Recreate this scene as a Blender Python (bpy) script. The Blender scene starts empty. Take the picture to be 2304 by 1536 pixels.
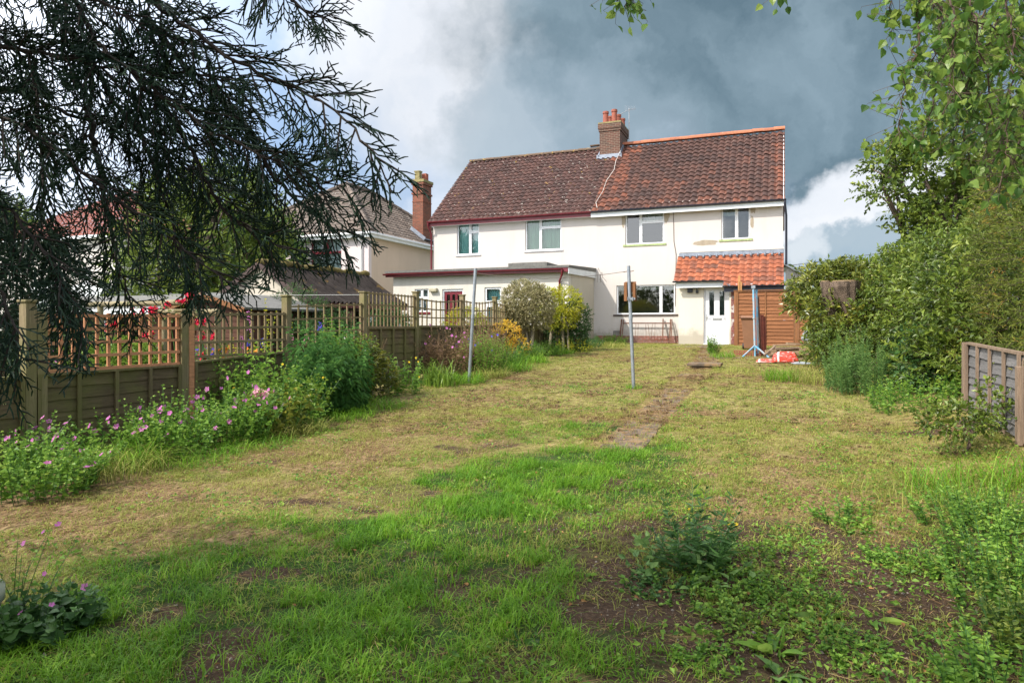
import bpy, math, random
import numpy as np
from math import radians, sin, cos, tan, atan, pi

random.seed(7)
RNG = np.random.default_rng(11)
scene = bpy.context.scene

# ------------------------------------------------------------------ camera
FPX, PW, PH, HOR = 1530.0, 2304, 1536, 735.0
YAW = radians(21.74)
EYE = 1.45
cam_data = bpy.data.cameras.new("camera")
cam_data.sensor_width = 36.0
cam_data.lens = 36.0 * FPX / PW
cam_data.shift_y = (HOR - PH / 2) / PW
cam_data.clip_start = 0.05
cam_data.clip_end = 3000
cam = bpy.data.objects.new("camera", cam_data)
scene.collection.objects.link(cam)
cam.location = (0, 0, EYE)
cam.rotation_euler = (radians(90), 0, YAW)
scene.camera = cam

# ------------------------------------------------------------------ light
SUN_DIR = np.array([0.58, 0.83, -1.0]); SUN_DIR /= np.linalg.norm(SUN_DIR)
sd = bpy.data.lights.new("sun", 'SUN')
sd.energy = 4.1; sd.angle = radians(0.55); sd.color = (1.0, 0.945, 0.865)
so = bpy.data.objects.new("sun", sd); scene.collection.objects.link(so)
import mathutils
so.rotation_euler = mathutils.Vector(SUN_DIR).to_track_quat('-Z', 'Y').to_euler()
scene.view_settings.view_transform = 'Standard'
scene.view_settings.look = 'None'
scene.view_settings.exposure = 0.40
scene.view_settings.gamma = 1.0
scene.render.engine = 'CYCLES'
scene.cycles.max_bounces = 8
scene.cycles.transparent_max_bounces = 12
scene.cycles.diffuse_bounces = 4
try:
    scene.cycles.use_denoising = True
except Exception:
    pass

def raydir(px, py):
    """world direction of a photo point"""
    lat = (px - PW / 2) / FPX; up = (HOR - py) / FPX
    return np.array([-sin(YAW) + lat * cos(YAW), cos(YAW) + lat * sin(YAW), up])

def PY(px, py, Y):          # point on the plane y = Y
    d = raydir(px, py); t = Y / d[1]
    return np.array([0, 0, EYE]) + d * t

def PX(px, py, X):
    d = raydir(px, py); t = X / d[0]
    return np.array([0, 0, EYE]) + d * t

def PD(px, py, D):          # point at distance D along the optical axis
    return np.array([0, 0, EYE]) + raydir(px, py) * D

# ------------------------------------------------------------------ world: sky with clouds
world = bpy.data.worlds.new("World"); scene.world = world
world.use_nodes = True
wn, wl = world.node_tree.nodes, world.node_tree.links
wn.clear()

def build_world():
    N = wn.new; L = wl.new
    out = N('ShaderNodeOutputWorld'); bg = N('ShaderNodeBackground')
    sky = N('ShaderNodeTexSky'); sky.sky_type = 'NISHITA'; sky.sun_disc = False
    sky.sun_elevation = math.asin(-SUN_DIR[2]); sky.sun_rotation = math.atan2(-SUN_DIR[0], -SUN_DIR[1])
    sky.altitude = 50; sky.dust_density = 1.5; sky.ozone_density = 2.0
    bg.inputs['Strength'].default_value = 0.15
    L(sky.outputs[0], bg.inputs['Color'])
    tc = N('ShaderNodeTexCoord')
    def vmath(op, a, b=None):
        n = N('ShaderNodeVectorMath'); n.operation = op
        for i, v in enumerate((a, b)):
            if v is None: continue
            if isinstance(v, (tuple, list, np.ndarray)): n.inputs[i].default_value = tuple(v)
            elif isinstance(v, float): n.inputs['Scale'].default_value = v
            else: L(v, n.inputs[i])
        return n.outputs['Value'] if op == 'DOT_PRODUCT' else n.outputs['Vector']
    def m(op, a, b=0.0, c=0.0, clamp=False):
        n = N('ShaderNodeMath'); n.operation = op; n.use_clamp = clamp
        for i, v in enumerate((a, b, c)):
            if isinstance(v, (int, float)): n.inputs[i].default_value = v
            else: L(v, n.inputs[i])
        return n.outputs[0]
    def noise(vec, scale, detail=6, rough=0.55, dist=0.0):
        n = N('ShaderNodeTexNoise'); n.inputs['Scale'].default_value = scale
        n.inputs['Detail'].default_value = detail; n.inputs['Roughness'].default_value = rough
        n.inputs['Distortion'].default_value = dist
        L(vec, n.inputs['Vector']); return n
    D = tc.outputs['Generated']
    nz = noise(D, 3.2, 7, 0.6)
    off = vmath('SUBTRACT', nz.outputs['Color'], (0.5, 0.5, 0.5))
    n = N('ShaderNodeVectorMath'); n.operation = 'SCALE'; L(off, n.inputs[0]); n.inputs['Scale'].default_value = 0.42
    nz2 = noise(D, 14.0, 8, 0.62)
    off2 = vmath('SUBTRACT', nz2.outputs['Color'], (0.5, 0.5, 0.5))
    n2 = N('ShaderNodeVectorMath'); n2.operation = 'SCALE'; L(off2, n2.inputs[0]); n2.inputs['Scale'].default_value = 0.035
    W = vmath('ADD', D, n.outputs[0]); W = vmath('ADD', W, n2.outputs[0]); W = vmath('NORMALIZE', W)
    def nrm(px, py):
        d = raydir(px, py); return d / np.linalg.norm(d)
    def blob(px, py, r, soft, vec=W, squash=None):
        """mask: 1 inside angular radius r px, falling over soft px"""
        c = nrm(px, py)
        v = vec
        if squash:      # stretch horizontally: compare a direction with its height exaggerated
            s = N('ShaderNodeVectorMath'); s.operation = 'MULTIPLY'; L(vec, s.inputs[0]); s.inputs[1].default_value = (1, 1, squash)
            v = vmath('NORMALIZE', s.outputs[0]); c = c * np.array([1, 1, squash]); c /= np.linalg.norm(c)
        dt = vmath('DOT_PRODUCT', v, c)
        a0 = cos(atan((r + soft) / FPX)); a1 = cos(atan(max(r, 0) / FPX))
        mr = N('ShaderNodeMapRange'); mr.interpolation_type = 'SMOOTHSTEP'
        mr.inputs['From Min'].default_value = a0; mr.inputs['From Max'].default_value = a1
        L(dt, mr.inputs['Value']); return mr.outputs[0]
    def mixc(fac, a, b):
        n = N('ShaderNodeMix'); n.data_type = 'RGBA'
        L(fac, n.inputs['Factor']) if not isinstance(fac, float) else None
        for idx, v in ((6, a), (7, b)):
            if isinstance(v, tuple): n.inputs[idx].default_value = (*v, 1)
            else: L(v, n.inputs[idx])
        return n.outputs[2]
    # cloud brightness structure
    big = noise(W, 4.2, 7, 0.52, 0.3)
    fine = noise(W, 11.0, 8, 0.6)
    var = m('ADD', m('MULTIPLY', big.outputs[0], 0.8), m('MULTIPLY', fine.outputs[0], 0.2))
    rr = N('ShaderNodeValToRGB'); cr = rr.color_ramp
    cr.elements[0].position = 0.36; cr.elements[0].color = (0.36, 0.46, 0.60, 1)
    cr.elements[1].position = 0.62; cr.elements[1].color = (0.66, 0.71, 0.79, 1)
    L(var, rr.inputs[0])
    col = rr.outputs[0]                                                # general light grey-blue cloud
    rd = N('ShaderNodeValToRGB'); cd = rd.color_ramp
    cd.elements[0].position = 0.38; cd.elements[0].color = (0.078, 0.132, 0.165, 1)
    cd.elements[1].position = 0.64; cd.elements[1].color = (0.215, 0.295, 0.345, 1)
    L(var, rd.inputs[0])
    rw = N('ShaderNodeValToRGB'); cw = rw.color_ramp
    cw.elements[0].position = 0.28; cw.elements[0].color = (0.60, 0.64, 0.70, 1)
    cw.elements[1].position = 0.52; cw.elements[1].color = (0.74, 0.75, 0.775, 1)
    L(var, rw.inputs[0])
    # blue gap upper left
    col = mixc(m('MULTIPLY', blob(640, 60, 110, 330), .9), col, (0.21, 0.37, 0.62))
    col = mixc(m('MULTIPLY', blob(120, 120, 150, 350), .7), col, (0.30, 0.44, 0.68))
    # big white cloud
    col = mixc(m('MAXIMUM', blob(1060, 130, 90, 230), blob(960, -30, 90, 200)), col, rw.outputs[0])
    # white horizon band right and low clouds
    # dark slate mass
    dark = m('MAXIMUM', blob(1650, 10, 350, 220, squash=1.5), blob(1880, 200, 110, 90))
    dark = m('MAXIMUM', dark, blob(2250, -60, 380, 160))
    dark = m('MAXIMUM', dark, m('MULTIPLY', blob(1210, 290, 60, 190, squash=1.5), 0.55))
    dark = m('MAXIMUM', dark, m('MULTIPLY', blob(1180, -20, 20, 110), 0.35))
    col = mixc(dark, col, rd.outputs[0])
    col = mixc(m('MULTIPLY', blob(1220, 330, 90, 200, squash=1.6), .55), col, (0.36, 0.45, 0.52))
    col = mixc(blob(1905, 470, 120, 110, squash=2.0), col, rw.outputs[0])
    col = mixc(m('MULTIPLY', blob(1900, 590, 130, 60, squash=2.4), .85), col, (0.27, 0.36, 0.43))
    col = mixc(m('MULTIPLY', blob(1830, 560, 14, 40), .8), col, (0.62, 0.66, 0.70))
    # unseen bright cloud added behind the viewer as ambient fill light
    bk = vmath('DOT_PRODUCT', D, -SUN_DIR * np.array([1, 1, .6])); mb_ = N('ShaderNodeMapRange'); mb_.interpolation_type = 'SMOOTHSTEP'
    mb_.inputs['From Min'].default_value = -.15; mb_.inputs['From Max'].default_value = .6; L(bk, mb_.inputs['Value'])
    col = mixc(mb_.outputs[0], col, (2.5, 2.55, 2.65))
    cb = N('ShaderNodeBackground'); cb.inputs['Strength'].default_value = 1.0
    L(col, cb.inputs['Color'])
    # cloud cover: whole front of the sky, broken elsewhere
    front = vmath('DOT_PRODUCT', D, nrm(1300, 300))
    mr = N('ShaderNodeMapRange'); mr.interpolation_type = 'SMOOTHSTEP'
    mr.inputs['From Min'].default_value = -0.2; mr.inputs['From Max'].default_value = 0.55
    L(front, mr.inputs['Value'])
    back = N('ShaderNodeMapRange'); back.inputs['From Min'].default_value = 0.38; back.inputs['From Max'].default_value = 0.55
    L(var, back.inputs['Value'])
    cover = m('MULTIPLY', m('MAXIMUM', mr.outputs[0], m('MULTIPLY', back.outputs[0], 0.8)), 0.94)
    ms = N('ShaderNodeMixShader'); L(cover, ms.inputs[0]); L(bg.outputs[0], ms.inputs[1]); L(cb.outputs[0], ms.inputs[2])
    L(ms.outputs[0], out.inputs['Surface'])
build_world()

# ------------------------------------------------------------------ mesh helpers
ORG = {}
class MB:
    """collects faces; every face carries a value v (0..1) the materials can read"""
    def __init__(s): s.V = []; s.F = []; s.n = 0
    def add(s, verts, faces, v=0.5):
        verts = np.asarray(verts, float).reshape(-1, 3)
        faces = np.asarray(faces, np.int64)
        vv = np.broadcast_to(np.asarray(v, float), (len(faces),)).copy()
        s.V.append(verts); s.F.append((faces + s.n, vv)); s.n += len(verts)
        return s
    def box(s, a, b, v=0.5):
        x0, y0, z0 = np.minimum(a, b); x1, y1, z1 = np.maximum(a, b)
        V = [(x0,y0,z0),(x1,y0,z0),(x1,y1,z0),(x0,y1,z0),(x0,y0,z1),(x1,y0,z1),(x1,y1,z1),(x0,y1,z1)]
        return s.add(V, [(0,3,2,1),(4,5,6,7),(0,1,5,4),(1,2,6,5),(2,3,7,6),(3,0,4,7)], v)
    def bar(s, p, q, w, h, v=0.5, up=(0, 0, 1)):
        """box beam from p to q, width w (sideways) and height h (along up)"""
        p = np.array(p, float); q = np.array(q, float); d = q - p; L = np.linalg.norm(d); d /= L
        up = np.array(up, float)
        if abs(np.dot(d, up)) > .95: up = np.array([0, 1.0, 0])
        sd_ = np.cross(d, up); sd_ /= np.linalg.norm(sd_); u = np.cross(sd_, d)
        V = []
        for c in (p, q):
            for a, b in ((-1,-1),(1,-1),(1,1),(-1,1)):
                V.append(c + sd_ * a * w / 2 + u * b * h / 2)
        return s.add(V, [(0,1,2,3),(7,6,5,4),(0,4,5,1),(1,5,6,2),(2,6,7,3),(3,7,4,0)], v)
    def tube(s, pts, rad, sides=8, v=0.5, caps=True):
        pts = np.asarray(pts, float); n = len(pts); rad = np.broadcast_to(np.asarray(rad, float), (n,))
        T = np.gradient(pts, axis=0); T /= np.linalg.norm(T, axis=1)[:, None] + 1e-9
        ref = np.array([0, 0, 1.0]) if abs(T[:, 2]).mean() < .8 else np.array([1.0, 0, 0])
        A = np.cross(T, ref); A /= np.linalg.norm(A, axis=1)[:, None] + 1e-9; B = np.cross(T, A)
        th = np.linspace(0, 2 * pi, sides, endpoint=False)
        V = pts[:, None] + rad[:, None, None] * (A[:, None] * np.cos(th)[None, :, None] + B[:, None] * np.sin(th)[None, :, None])
        F = []
        for i in range(n - 1):
            for j in range(sides):
                k = (j + 1) % sides
                F.append((i*sides+j, i*sides+k, (i+1)*sides+k, (i+1)*sides+j))
        s.add(V.reshape(-1, 3), F, v)
        if caps:
            base = s.n
            for i, fl in ((0, 1), (n - 1, -1)):
                ring = V[i]; c = pts[i]
                VV = np.vstack([ring, c]); FF = [(j, (j+1) % sides, sides)[::-fl] for j in range(sides)]
                s.add(VV, FF, v)
        return s
    def plate(s, x0, x1, z0, z1, holes, yf, yb, v=0.5):
        """upright plate between y=yf (front) and y=yb with rectangular holes"""
        xs = sorted({x0, x1, *[h[0] for h in holes], *[h[1] for h in holes]}); xs = [x for x in xs if x0 <= x <= x1]
        zs = sorted({z0, z1, *[h[2] for h in holes], *[h[3] for h in holes]}); zs = [z for z in zs if z0 <= z <= z1]
        def solid(i, j):
            if i < 0 or j < 0 or i >= len(xs) - 1 or j >= len(zs) - 1: return False
            cx, cz = (xs[i] + xs[i+1]) / 2, (zs[j] + zs[j+1]) / 2
            return not any(h[0] < cx < h[1] and h[2] < cz < h[3] for h in holes)
        for i in range(len(xs) - 1):
            for j in range(len(zs) - 1):
                if not solid(i, j): continue
                a, b, c, d = xs[i], xs[i+1], zs[j], zs[j+1]
                s.add([(a,yf,c),(b,yf,c),(b,yf,d),(a,yf,d)], [(0,1,2,3)], v)
                s.add([(a,yb,c),(b,yb,c),(b,yb,d),(a,yb,d)], [(3,2,1,0)], v)
                if not solid(i-1, j): s.add([(a,yf,c),(a,yb,c),(a,yb,d),(a,yf,d)], [(3,2,1,0)], v)
                if not solid(i+1, j): s.add([(b,yf,c),(b,yb,c),(b,yb,d),(b,yf,d)], [(0,1,2,3)], v)
                if not solid(i, j-1): s.add([(a,yf,c),(b,yf,c),(b,yb,c),(a,yb,c)], [(3,2,1,0)], v)
                if not solid(i, j+1): s.add([(a,yf,d),(b,yf,d),(b,yb,d),(a,yb,d)], [(0,1,2,3)], v)
        return s
    def prism(s, poly, axis, a, b, v=0.5):
        """polygon given in the plane across `axis` ('x' or 'y'), pushed from a to b"""
        n = len(poly); V = []
        for c in (a, b):
            for p, q in poly: V.append((c, p, q) if axis == 'x' else (p, c, q) if axis == 'y' else (p, q, c))
        s.V.append(np.array(V, float))
        base = s.n; s.n += 2 * n
        s.F.append(([list(range(base, base + n))], np.array([v]))); s.F.append(([list(range(base + 2*n - 1, base + n - 1, -1))], np.array([v])))
        s.F.append((np.array([(base+i, base+(i+1) % n, base+n+(i+1) % n, base+n+i) for i in range(n)]), np.full(n, v)))
        return s
    def build(s, name, mat, parent=None, smooth=False, local=False, bevel=0, collapse=None):
        me = bpy.data.meshes.new(name)
        V = np.vstack(s.V)
        org = np.zeros(3) if (parent is None or local) else ORG.get(parent.name, np.zeros(3))
        V = V - org
        me.vertices.add(len(V)); me.vertices.foreach_set('co', V.astype(np.float32).ravel())
        tot = []; loops = []; vals = []
        for F, vv in s.F:
            if isinstance(F, list):
                for f in F: tot.append(np.array([len(f)])); loops.append(np.array(f))
            else:
                tot.append(np.full(len(F), F.shape[1])); loops.append(F.ravel())
            vals.append(vv)
        tot = np.concatenate(tot); loops = np.concatenate(loops); vals = np.concatenate(vals)
        me.loops.add(len(loops)); me.loops.foreach_set('vertex_index', loops.astype(np.int32))
        me.polygons.add(len(tot))
        st = np.concatenate([[0], np.cumsum(tot)[:-1]])
        me.polygons.foreach_set('loop_start', st.astype(np.int32))
        me.polygons.foreach_set('loop_total', tot.astype(np.int32))
        me.polygons.foreach_set('use_smooth', np.full(len(tot), bool(smooth)))
        at = me.attributes.new('v', 'FLOAT', 'FACE'); at.data.foreach_set('value', vals.astype(np.float32))
        me.update(calc_edges=True)
        me.materials.append(mat)
        o = bpy.data.objects.new(name, me); scene.collection.objects.link(o)
        if parent: o.parent = parent; ORG[o.name] = ORG.get(parent.name, np.zeros(3))
        if bevel:
            b = o.modifiers.new('bevel', 'BEVEL'); b.width = bevel; b.segments = 2; b.limit_method = 'ANGLE'
        return o

def thing(name, loc, label, cat, group=None, rz=0.0):
    o = bpy.data.objects.new(name, None); scene.collection.objects.link(o)
    o.location = tuple(loc); o.rotation_euler = (0, 0, rz); o.empty_display_size = 0.2
    o['label'] = label; o['category'] = cat
    if group: o['group'] = group
    ORG[o.name] = np.array(loc, float)
    return o
def tag(o, label, cat, group=None):
    o['label'] = label; o['category'] = cat
    if group: o['group'] = group
    return o
def relocate(o):
    """a one-mesh thing built in world space: put its origin at its base"""
    me = o.data; n = len(me.vertices); co = np.empty(n * 3, np.float32); me.vertices.foreach_get('co', co); co = co.reshape(-1, 3)
    c = np.array([(co[:,0].min()+co[:,0].max())/2, (co[:,1].min()+co[:,1].max())/2, co[:,2].min()])
    me.vertices.foreach_set('co', (co - c).astype(np.float32).ravel()); o.location = tuple(float(t) for t in c); me.update()
    return o

# numpy value noise
def vnoise(x, y, seed=0):
    x = np.asarray(x, float); y = np.asarray(y, float)
    xi = np.floor(x).astype(np.int64); yi = np.floor(y).astype(np.int64); fx = x - xi; fy = y - yi
    def h(a, b):
        k = (a * 374761393 + b * 668265263 + seed * 982451653) & 0xFFFFFFFF
        k = ((k ^ (k >> 13)) * 1274126177) & 0xFFFFFFFF
        return ((k ^ (k >> 16)) & 0xFFFF) / 65535.0
    u = fx*fx*(3-2*fx); w = fy*fy*(3-2*fy)
    return (h(xi,yi)*(1-u)+h(xi+1,yi)*u)*(1-w)+(h(xi,yi+1)*(1-u)+h(xi+1,yi+1)*u)*w
def fbm(x, y, seed=0, oct=4):
    s = 0; a = 0.5; t = 0
    for i in range(oct):
        s = s + a * vnoise(x * 2**i, y * 2**i, seed + i * 17); t += a; a *= 0.55
    return s / t
def sstep(a, b, x):
    t = np.clip((np.asarray(x, float) - a) / (b - a), 0, 1); return t*t*(3-2*t)

def ground_z(x, y):
    x = np.asarray(x, float); y = np.asarray(y, float)
    z = np.interp(y, [-60, -5, 0, 3, 5, 8, 11.6, 15, 18, 22, 25, 40, 400], [-.2, -.1, 0, .03, .1, .23, .39, .53, .65, .77, .84, .95, 1.2])
    z = z + 0.24 * sstep(1.1, 2.3, x) * sstep(3, 6.5, y) * (1 - sstep(13, 18, y))
    z = z + 0.035 * (fbm(x * .9, y * .9, 5) - .5) * (1 - sstep(24, 40, y)) * (1 - sstep(15, 40, abs(x)))
    return z
def G(px, py, it=25):
    """ground point seen at a photo pixel"""
    d = raydir(px, py); lo, hi = 1.0, 60.0
    for t in np.linspace(1.5, 60, 600):
        p = np.array([0, 0, EYE]) + d * t
        if p[2] <= float(ground_z(p[0], p[1])): return p
    return p
# ------------------------------------------------------------------ materials
def new_mat(name):
    m = bpy.data.materials.new(name); m.use_nodes = True
    nt = m.node_tree; nt.nodes.clear()
    out = nt.nodes.new('ShaderNodeOutputMaterial'); return m, nt, out
def nlink(nt, a, b): nt.links.new(a, b)
def ramp(nt, src, stops):
    r = nt.nodes.new('ShaderNodeValToRGB'); e = r.color_ramp.elements
    while len(e) > 1: e.remove(e[-1])
    e[0].position = stops[0][0]; e[0].color = (*stops[0][1], 1)
    for p, c in stops[1:]:
        k = e.new(p); k.color = (*c, 1)
    nt.links.new(src, r.inputs[0]); return r.outputs[0]
def tex(nt, scale, detail=4, rough=.55, stretch=None, coord='Object', kind='noise'):
    tc = nt.nodes.new('ShaderNodeTexCoord'); src = tc.outputs[coord]
    if stretch:
        mp = nt.nodes.new('ShaderNodeMapping'); mp.inputs['Scale'].default_value = stretch
        nt.links.new(src, mp.inputs['Vector']); src = mp.outputs[0]
    if kind == 'voronoi':
        n = nt.nodes.new('ShaderNodeTexVoronoi'); n.inputs['Scale'].default_value = scale
        nt.links.new(src, n.inputs['Vector']); return n.outputs['Distance']
    n = nt.nodes.new('ShaderNodeTexNoise'); n.inputs['Scale'].default_value = scale
    n.inputs['Detail'].default_value = detail; n.inputs['Roughness'].default_value = rough
    nt.links.new(src, n.inputs['Vector']); return n.outputs[0]
def mixcol(nt, fac, a, b, mode='MIX'):
    n = nt.nodes.new('ShaderNodeMix'); n.data_type = 'RGBA'; n.blend_type = mode
    if isinstance(fac, (int, float)): n.inputs[0].default_value = fac
    else: nt.links.new(fac, n.inputs[0])
    for i, v in ((6, a), (7, b)):
        if isinstance(v, tuple): n.inputs[i].default_value = (*v, 1)
        else: nt.links.new(v, n.inputs[i])
    return n.outputs[2]
def nmath(nt, op, a, b=0.0, clamp=False):
    n = nt.nodes.new('ShaderNodeMath'); n.operation = op; n.use_clamp = clamp
    for i, v in enumerate((a, b)):
        if isinstance(v, (int, float)): n.inputs[i].default_value = v
        else: nt.links.new(v, n.inputs[i])
    return n.outputs[0]
def vattr(nt):
    a = nt.nodes.new('ShaderNodeAttribute'); a.attribute_name = 'v'; return a.outputs['Fac']
def finish(nt, out, col, rough=.6, bump=None, bstr=.3, bdist=.01, metal=0, spec=.5):
    b = nt.nodes.new('ShaderNodeBsdfPrincipled')
    if isinstance(col, tuple): b.inputs['Base Color'].default_value = (*col, 1)
    else: nt.links.new(col, b.inputs['Base Color'])
    b.inputs['Roughness'].default_value = rough; b.inputs['Metallic'].default_value = metal
    b.inputs['Specular IOR Level'].default_value = spec
    if bump is not None:
        k = nt.nodes.new('ShaderNodeBump'); k.inputs['Strength'].default_value = bstr; k.inputs['Distance'].default_value = bdist
        nt.links.new(bump, k.inputs['Height']); nt.links.new(k.outputs[0], b.inputs['Normal'])
    nt.links.new(b.outputs[0], out.inputs['Surface']); return b

def M_plain(name, c, rough=.6, var=.25, scale=6, bump=.2, bdist=.004, metal=0, stretch=None, spec=.5, spot=None):
    m, nt, out = new_mat(name)
    t = tex(nt, scale, 6, .6, stretch); t2 = tex(nt, scale * 9, 4, .6, stretch)
    dk = tuple(x * (1 - var) for x in c); lt = tuple(min(1, x * (1 + var)) for x in c)
    col = ramp(nt, t, [(.3, dk), (.7, lt)])
    col = mixcol(nt, nmath(nt, 'MULTIPLY', t2, .35), col, tuple(x * .65 for x in c))
    if spot:
        sc, thr, sc_col = spot
        s_ = tex(nt, sc, 5, .6); f = ramp(nt, s_, [(thr, (0,0,0)), (thr + .06, (1,1,1))])
        col = mixcol(nt, f, col, sc_col)
    finish(nt, out, col, rough, t2, bump, bdist, metal, spec); return m

def M_render(name, c, grime=.25, rough_scale=60, bdist=.004, dirt=(.42,.36,.27)):
    """painted rendered wall: faint blotches, rain streaks, speckle bump, grubby foot"""
    m, nt, out = new_mat(name)
    blot = tex(nt, .7, 6, .6); streak = tex(nt, 2.2, 6, .65, (1.0, 1.0, .12)); sp = tex(nt, rough_scale, 4, .7)
    col = ramp(nt, blot, [(.3, tuple(x * .93 for x in c)), (.65, c)])
    f = nmath(nt, 'MULTIPLY', ramp(nt, streak, [(.52, (0,0,0)), (.78, (1,1,1))]), grime)
    col = mixcol(nt, f, col, dirt)
    f2 = nmath(nt, 'MULTIPLY', ramp(nt, tex(nt, 9, 6, .7), [(.6, (0,0,0)), (.75, (1,1,1))]), grime * .6)
    col = mixcol(nt, f2, col, dirt)
    tcz = nt.nodes.new('ShaderNodeTexCoord'); spz = nt.nodes.new('ShaderNodeSeparateXYZ'); nt.links.new(tcz.outputs['Object'], spz.inputs[0])
    zz = nmath(nt, 'SUBTRACT', spz.outputs[2], nmath(nt, 'MULTIPLY', tex(nt, 3, 6, .7), .9))
    col = mixcol(nt, nmath(nt, 'MULTIPLY', ramp(nt, zz, [(0, (1,1,1)), (.22, (0,0,0))]), .55), col, tuple(x * .6 for x in dirt))
    finish(nt, out, col, .85, sp, .35, bdist, 0, .2); return m

def M_wood(name, c, along='z', var=.4, green=0.0, rough=.8):
    m, nt, out = new_mat(name)
    st = {'z': (14, 14, .8), 'x': (.8, 14, 14), 'y': (14, .8, 14)}[along]
    g = tex(nt, 3, 7, .65, st); big = tex(nt, 2.1, 5, .6)
    v = vattr(nt)
    dk = tuple(x * (1 - var) for x in c); lt = tuple(min(1, x * (1 + var)) for x in c)
    col = ramp(nt, g, [(.3, dk), (.5, c), (.72, lt)])
    col = mixcol(nt, nmath(nt, 'MULTIPLY', v, .45), col, tuple(x * .5 for x in c))
    fg_ = tex(nt, 11, 8, .75, st); col = mixcol(nt, nmath(nt, 'MULTIPLY', ramp(nt, fg_, [(.5, (0,0,0)), (.62, (1,1,1))]), .55), col, tuple(x * .35 for x in c))
    st_ = tex(nt, 1.3, 6, .7); col = mixcol(nt, nmath(nt, 'MULTIPLY', ramp(nt, st_, [(.5, (0,0,0)), (.7, (1,1,1))]), .5), col, tuple(x * .55 for x in c))
    if green:
        f = nmath(nt, 'MULTIPLY', ramp(nt, big, [(.42, (0,0,0)), (.6, (1,1,1))]), green)
        col = mixcol(nt, f, col, (.14, .15, .035))
    finish(nt, out, col, rough, g, .4, .004, 0, .25); return m

def M_leaf(name, cols, trans=.35, rough=.5, spec=.35, pos=1.2, under=None):
    """foliage: colour varies leaf by leaf (v) and by place; some light passes through"""
    m, nt, out = new_mat(name)
    v = vattr(nt); n = len(cols)
    t = tex(nt, pos, 3, .6)
    f = nmath(nt, 'ADD', nmath(nt, 'MULTIPLY', v, .62), nmath(nt, 'MULTIPLY', nmath(nt, 'SUBTRACT', t, .3), .95))
    col = ramp(nt, f, [(.08 + .84 * i / max(1, n - 1), c) for i, c in enumerate(cols)])
    b = nt.nodes.new('ShaderNodeBsdfPrincipled'); nt.links.new(col, b.inputs['Base Color'])
    b.inputs['Roughness'].default_value = rough; b.inputs['Specular IOR Level'].default_value = spec
    tr = nt.nodes.new('ShaderNodeBsdfTranslucent')
    tc_ = mixcol(nt, .5, col, (.35, .45, .04), 'MIX') if False else col
    g = nt.nodes.new('ShaderNodeGamma'); g.inputs[1].default_value = .85; nt.links.new(col, g.inputs[0])
    nt.links.new(g.outputs[0], tr.inputs[0])
    ms = nt.nodes.new('ShaderNodeMixShader'); ms.inputs[0].default_value = trans
    nt.links.new(b.outputs[0], ms.inputs[1]); nt.links.new(tr.outputs[0], ms.inputs[2])
    nt.links.new(ms.outputs[0], out.inputs['Surface']); return m

def M_tile(name, stops, lichen=None, white=0.0, rough=.8):
    m, nt, out = new_mat(name)
    v = vattr(nt); big = tex(nt, .55, 4, .6)
    f = nmath(nt, 'ADD', nmath(nt, 'MULTIPLY', v, .6), nmath(nt, 'MULTIPLY', big, .4))
    col = ramp(nt, f, stops)
    gr = tex(nt, 14, 6, .7)
    col = mixcol(nt, nmath(nt, 'MULTIPLY', ramp(nt, gr, [(.4, (0,0,0)), (.7, (1,1,1))]), .45), col, (.05, .035, .03))
    if white:
        w = tex(nt, 7.5, 3, .5); f2 = nmath(nt, 'MULTIPLY', ramp(nt, w, [(.66, (0,0,0)), (.69, (1,1,1))]), white)
        col = mixcol(nt, f2, col, (.62, .58, .5))
    if lichen:
        w = tex(nt, 4.5, 5, .65); f3 = ramp(nt, w, [(lichen, (0,0,0)), (lichen + .05, (1,1,1))])
        col = mixcol(nt, nmath(nt, 'MULTIPLY', f3, .8), col, (.42, .27, .04))
    finish(nt, out, col, rough, gr, .5, .006, 0, .3); return m

def M_brick(name, c1, c2, mortar, scale=1.0, patch=None):
    m, nt, out = new_mat(name)
    tc = nt.nodes.new('ShaderNodeTexCoord'); sp = nt.nodes.new('ShaderNodeSeparateXYZ'); cb = nt.nodes.new('ShaderNodeCombineXYZ')
    nt.links.new(tc.outputs['Object'], sp.inputs[0])
    nt.links.new(nmath(nt, 'ADD', sp.outputs[0], sp.outputs[1]), cb.inputs[0]); nt.links.new(sp.outputs[2], cb.inputs[1])
    b = nt.nodes.new('ShaderNodeTexBrick'); nt.links.new(cb.outputs[0], b.inputs['Vector'])
    b.inputs['Color1'].default_value = (*c1, 1); b.inputs['Color2'].default_value = (*c2, 1); b.inputs['Mortar'].default_value = (*mortar, 1)
    b.inputs['Scale'].default_value = 1 / scale; b.inputs['Brick Width'].default_value = .225; b.inputs['Row Height'].default_value = .075
    b.inputs['Mortar Size'].default_value = .007; b.inputs['Bias'].default_value = 0
    n = tex(nt, 5, 5, .65)
    col = mixcol(nt, nmath(nt, 'MULTIPLY', ramp(nt, n, [(.45, (0,0,0)), (.75, (1,1,1))]), .6), b.outputs[0], (.07, .06, .045))
    if patch:
        p = tex(nt, 3.5, 5, .6); col = mixcol(nt, nmath(nt, 'MULTIPLY', ramp(nt, p, [(.55, (0,0,0)), (.6, (1,1,1))]), .8), col, patch)
    finish(nt, out, col, .85, b.outputs['Fac'], -.5, .006, 0, .25); return m

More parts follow.
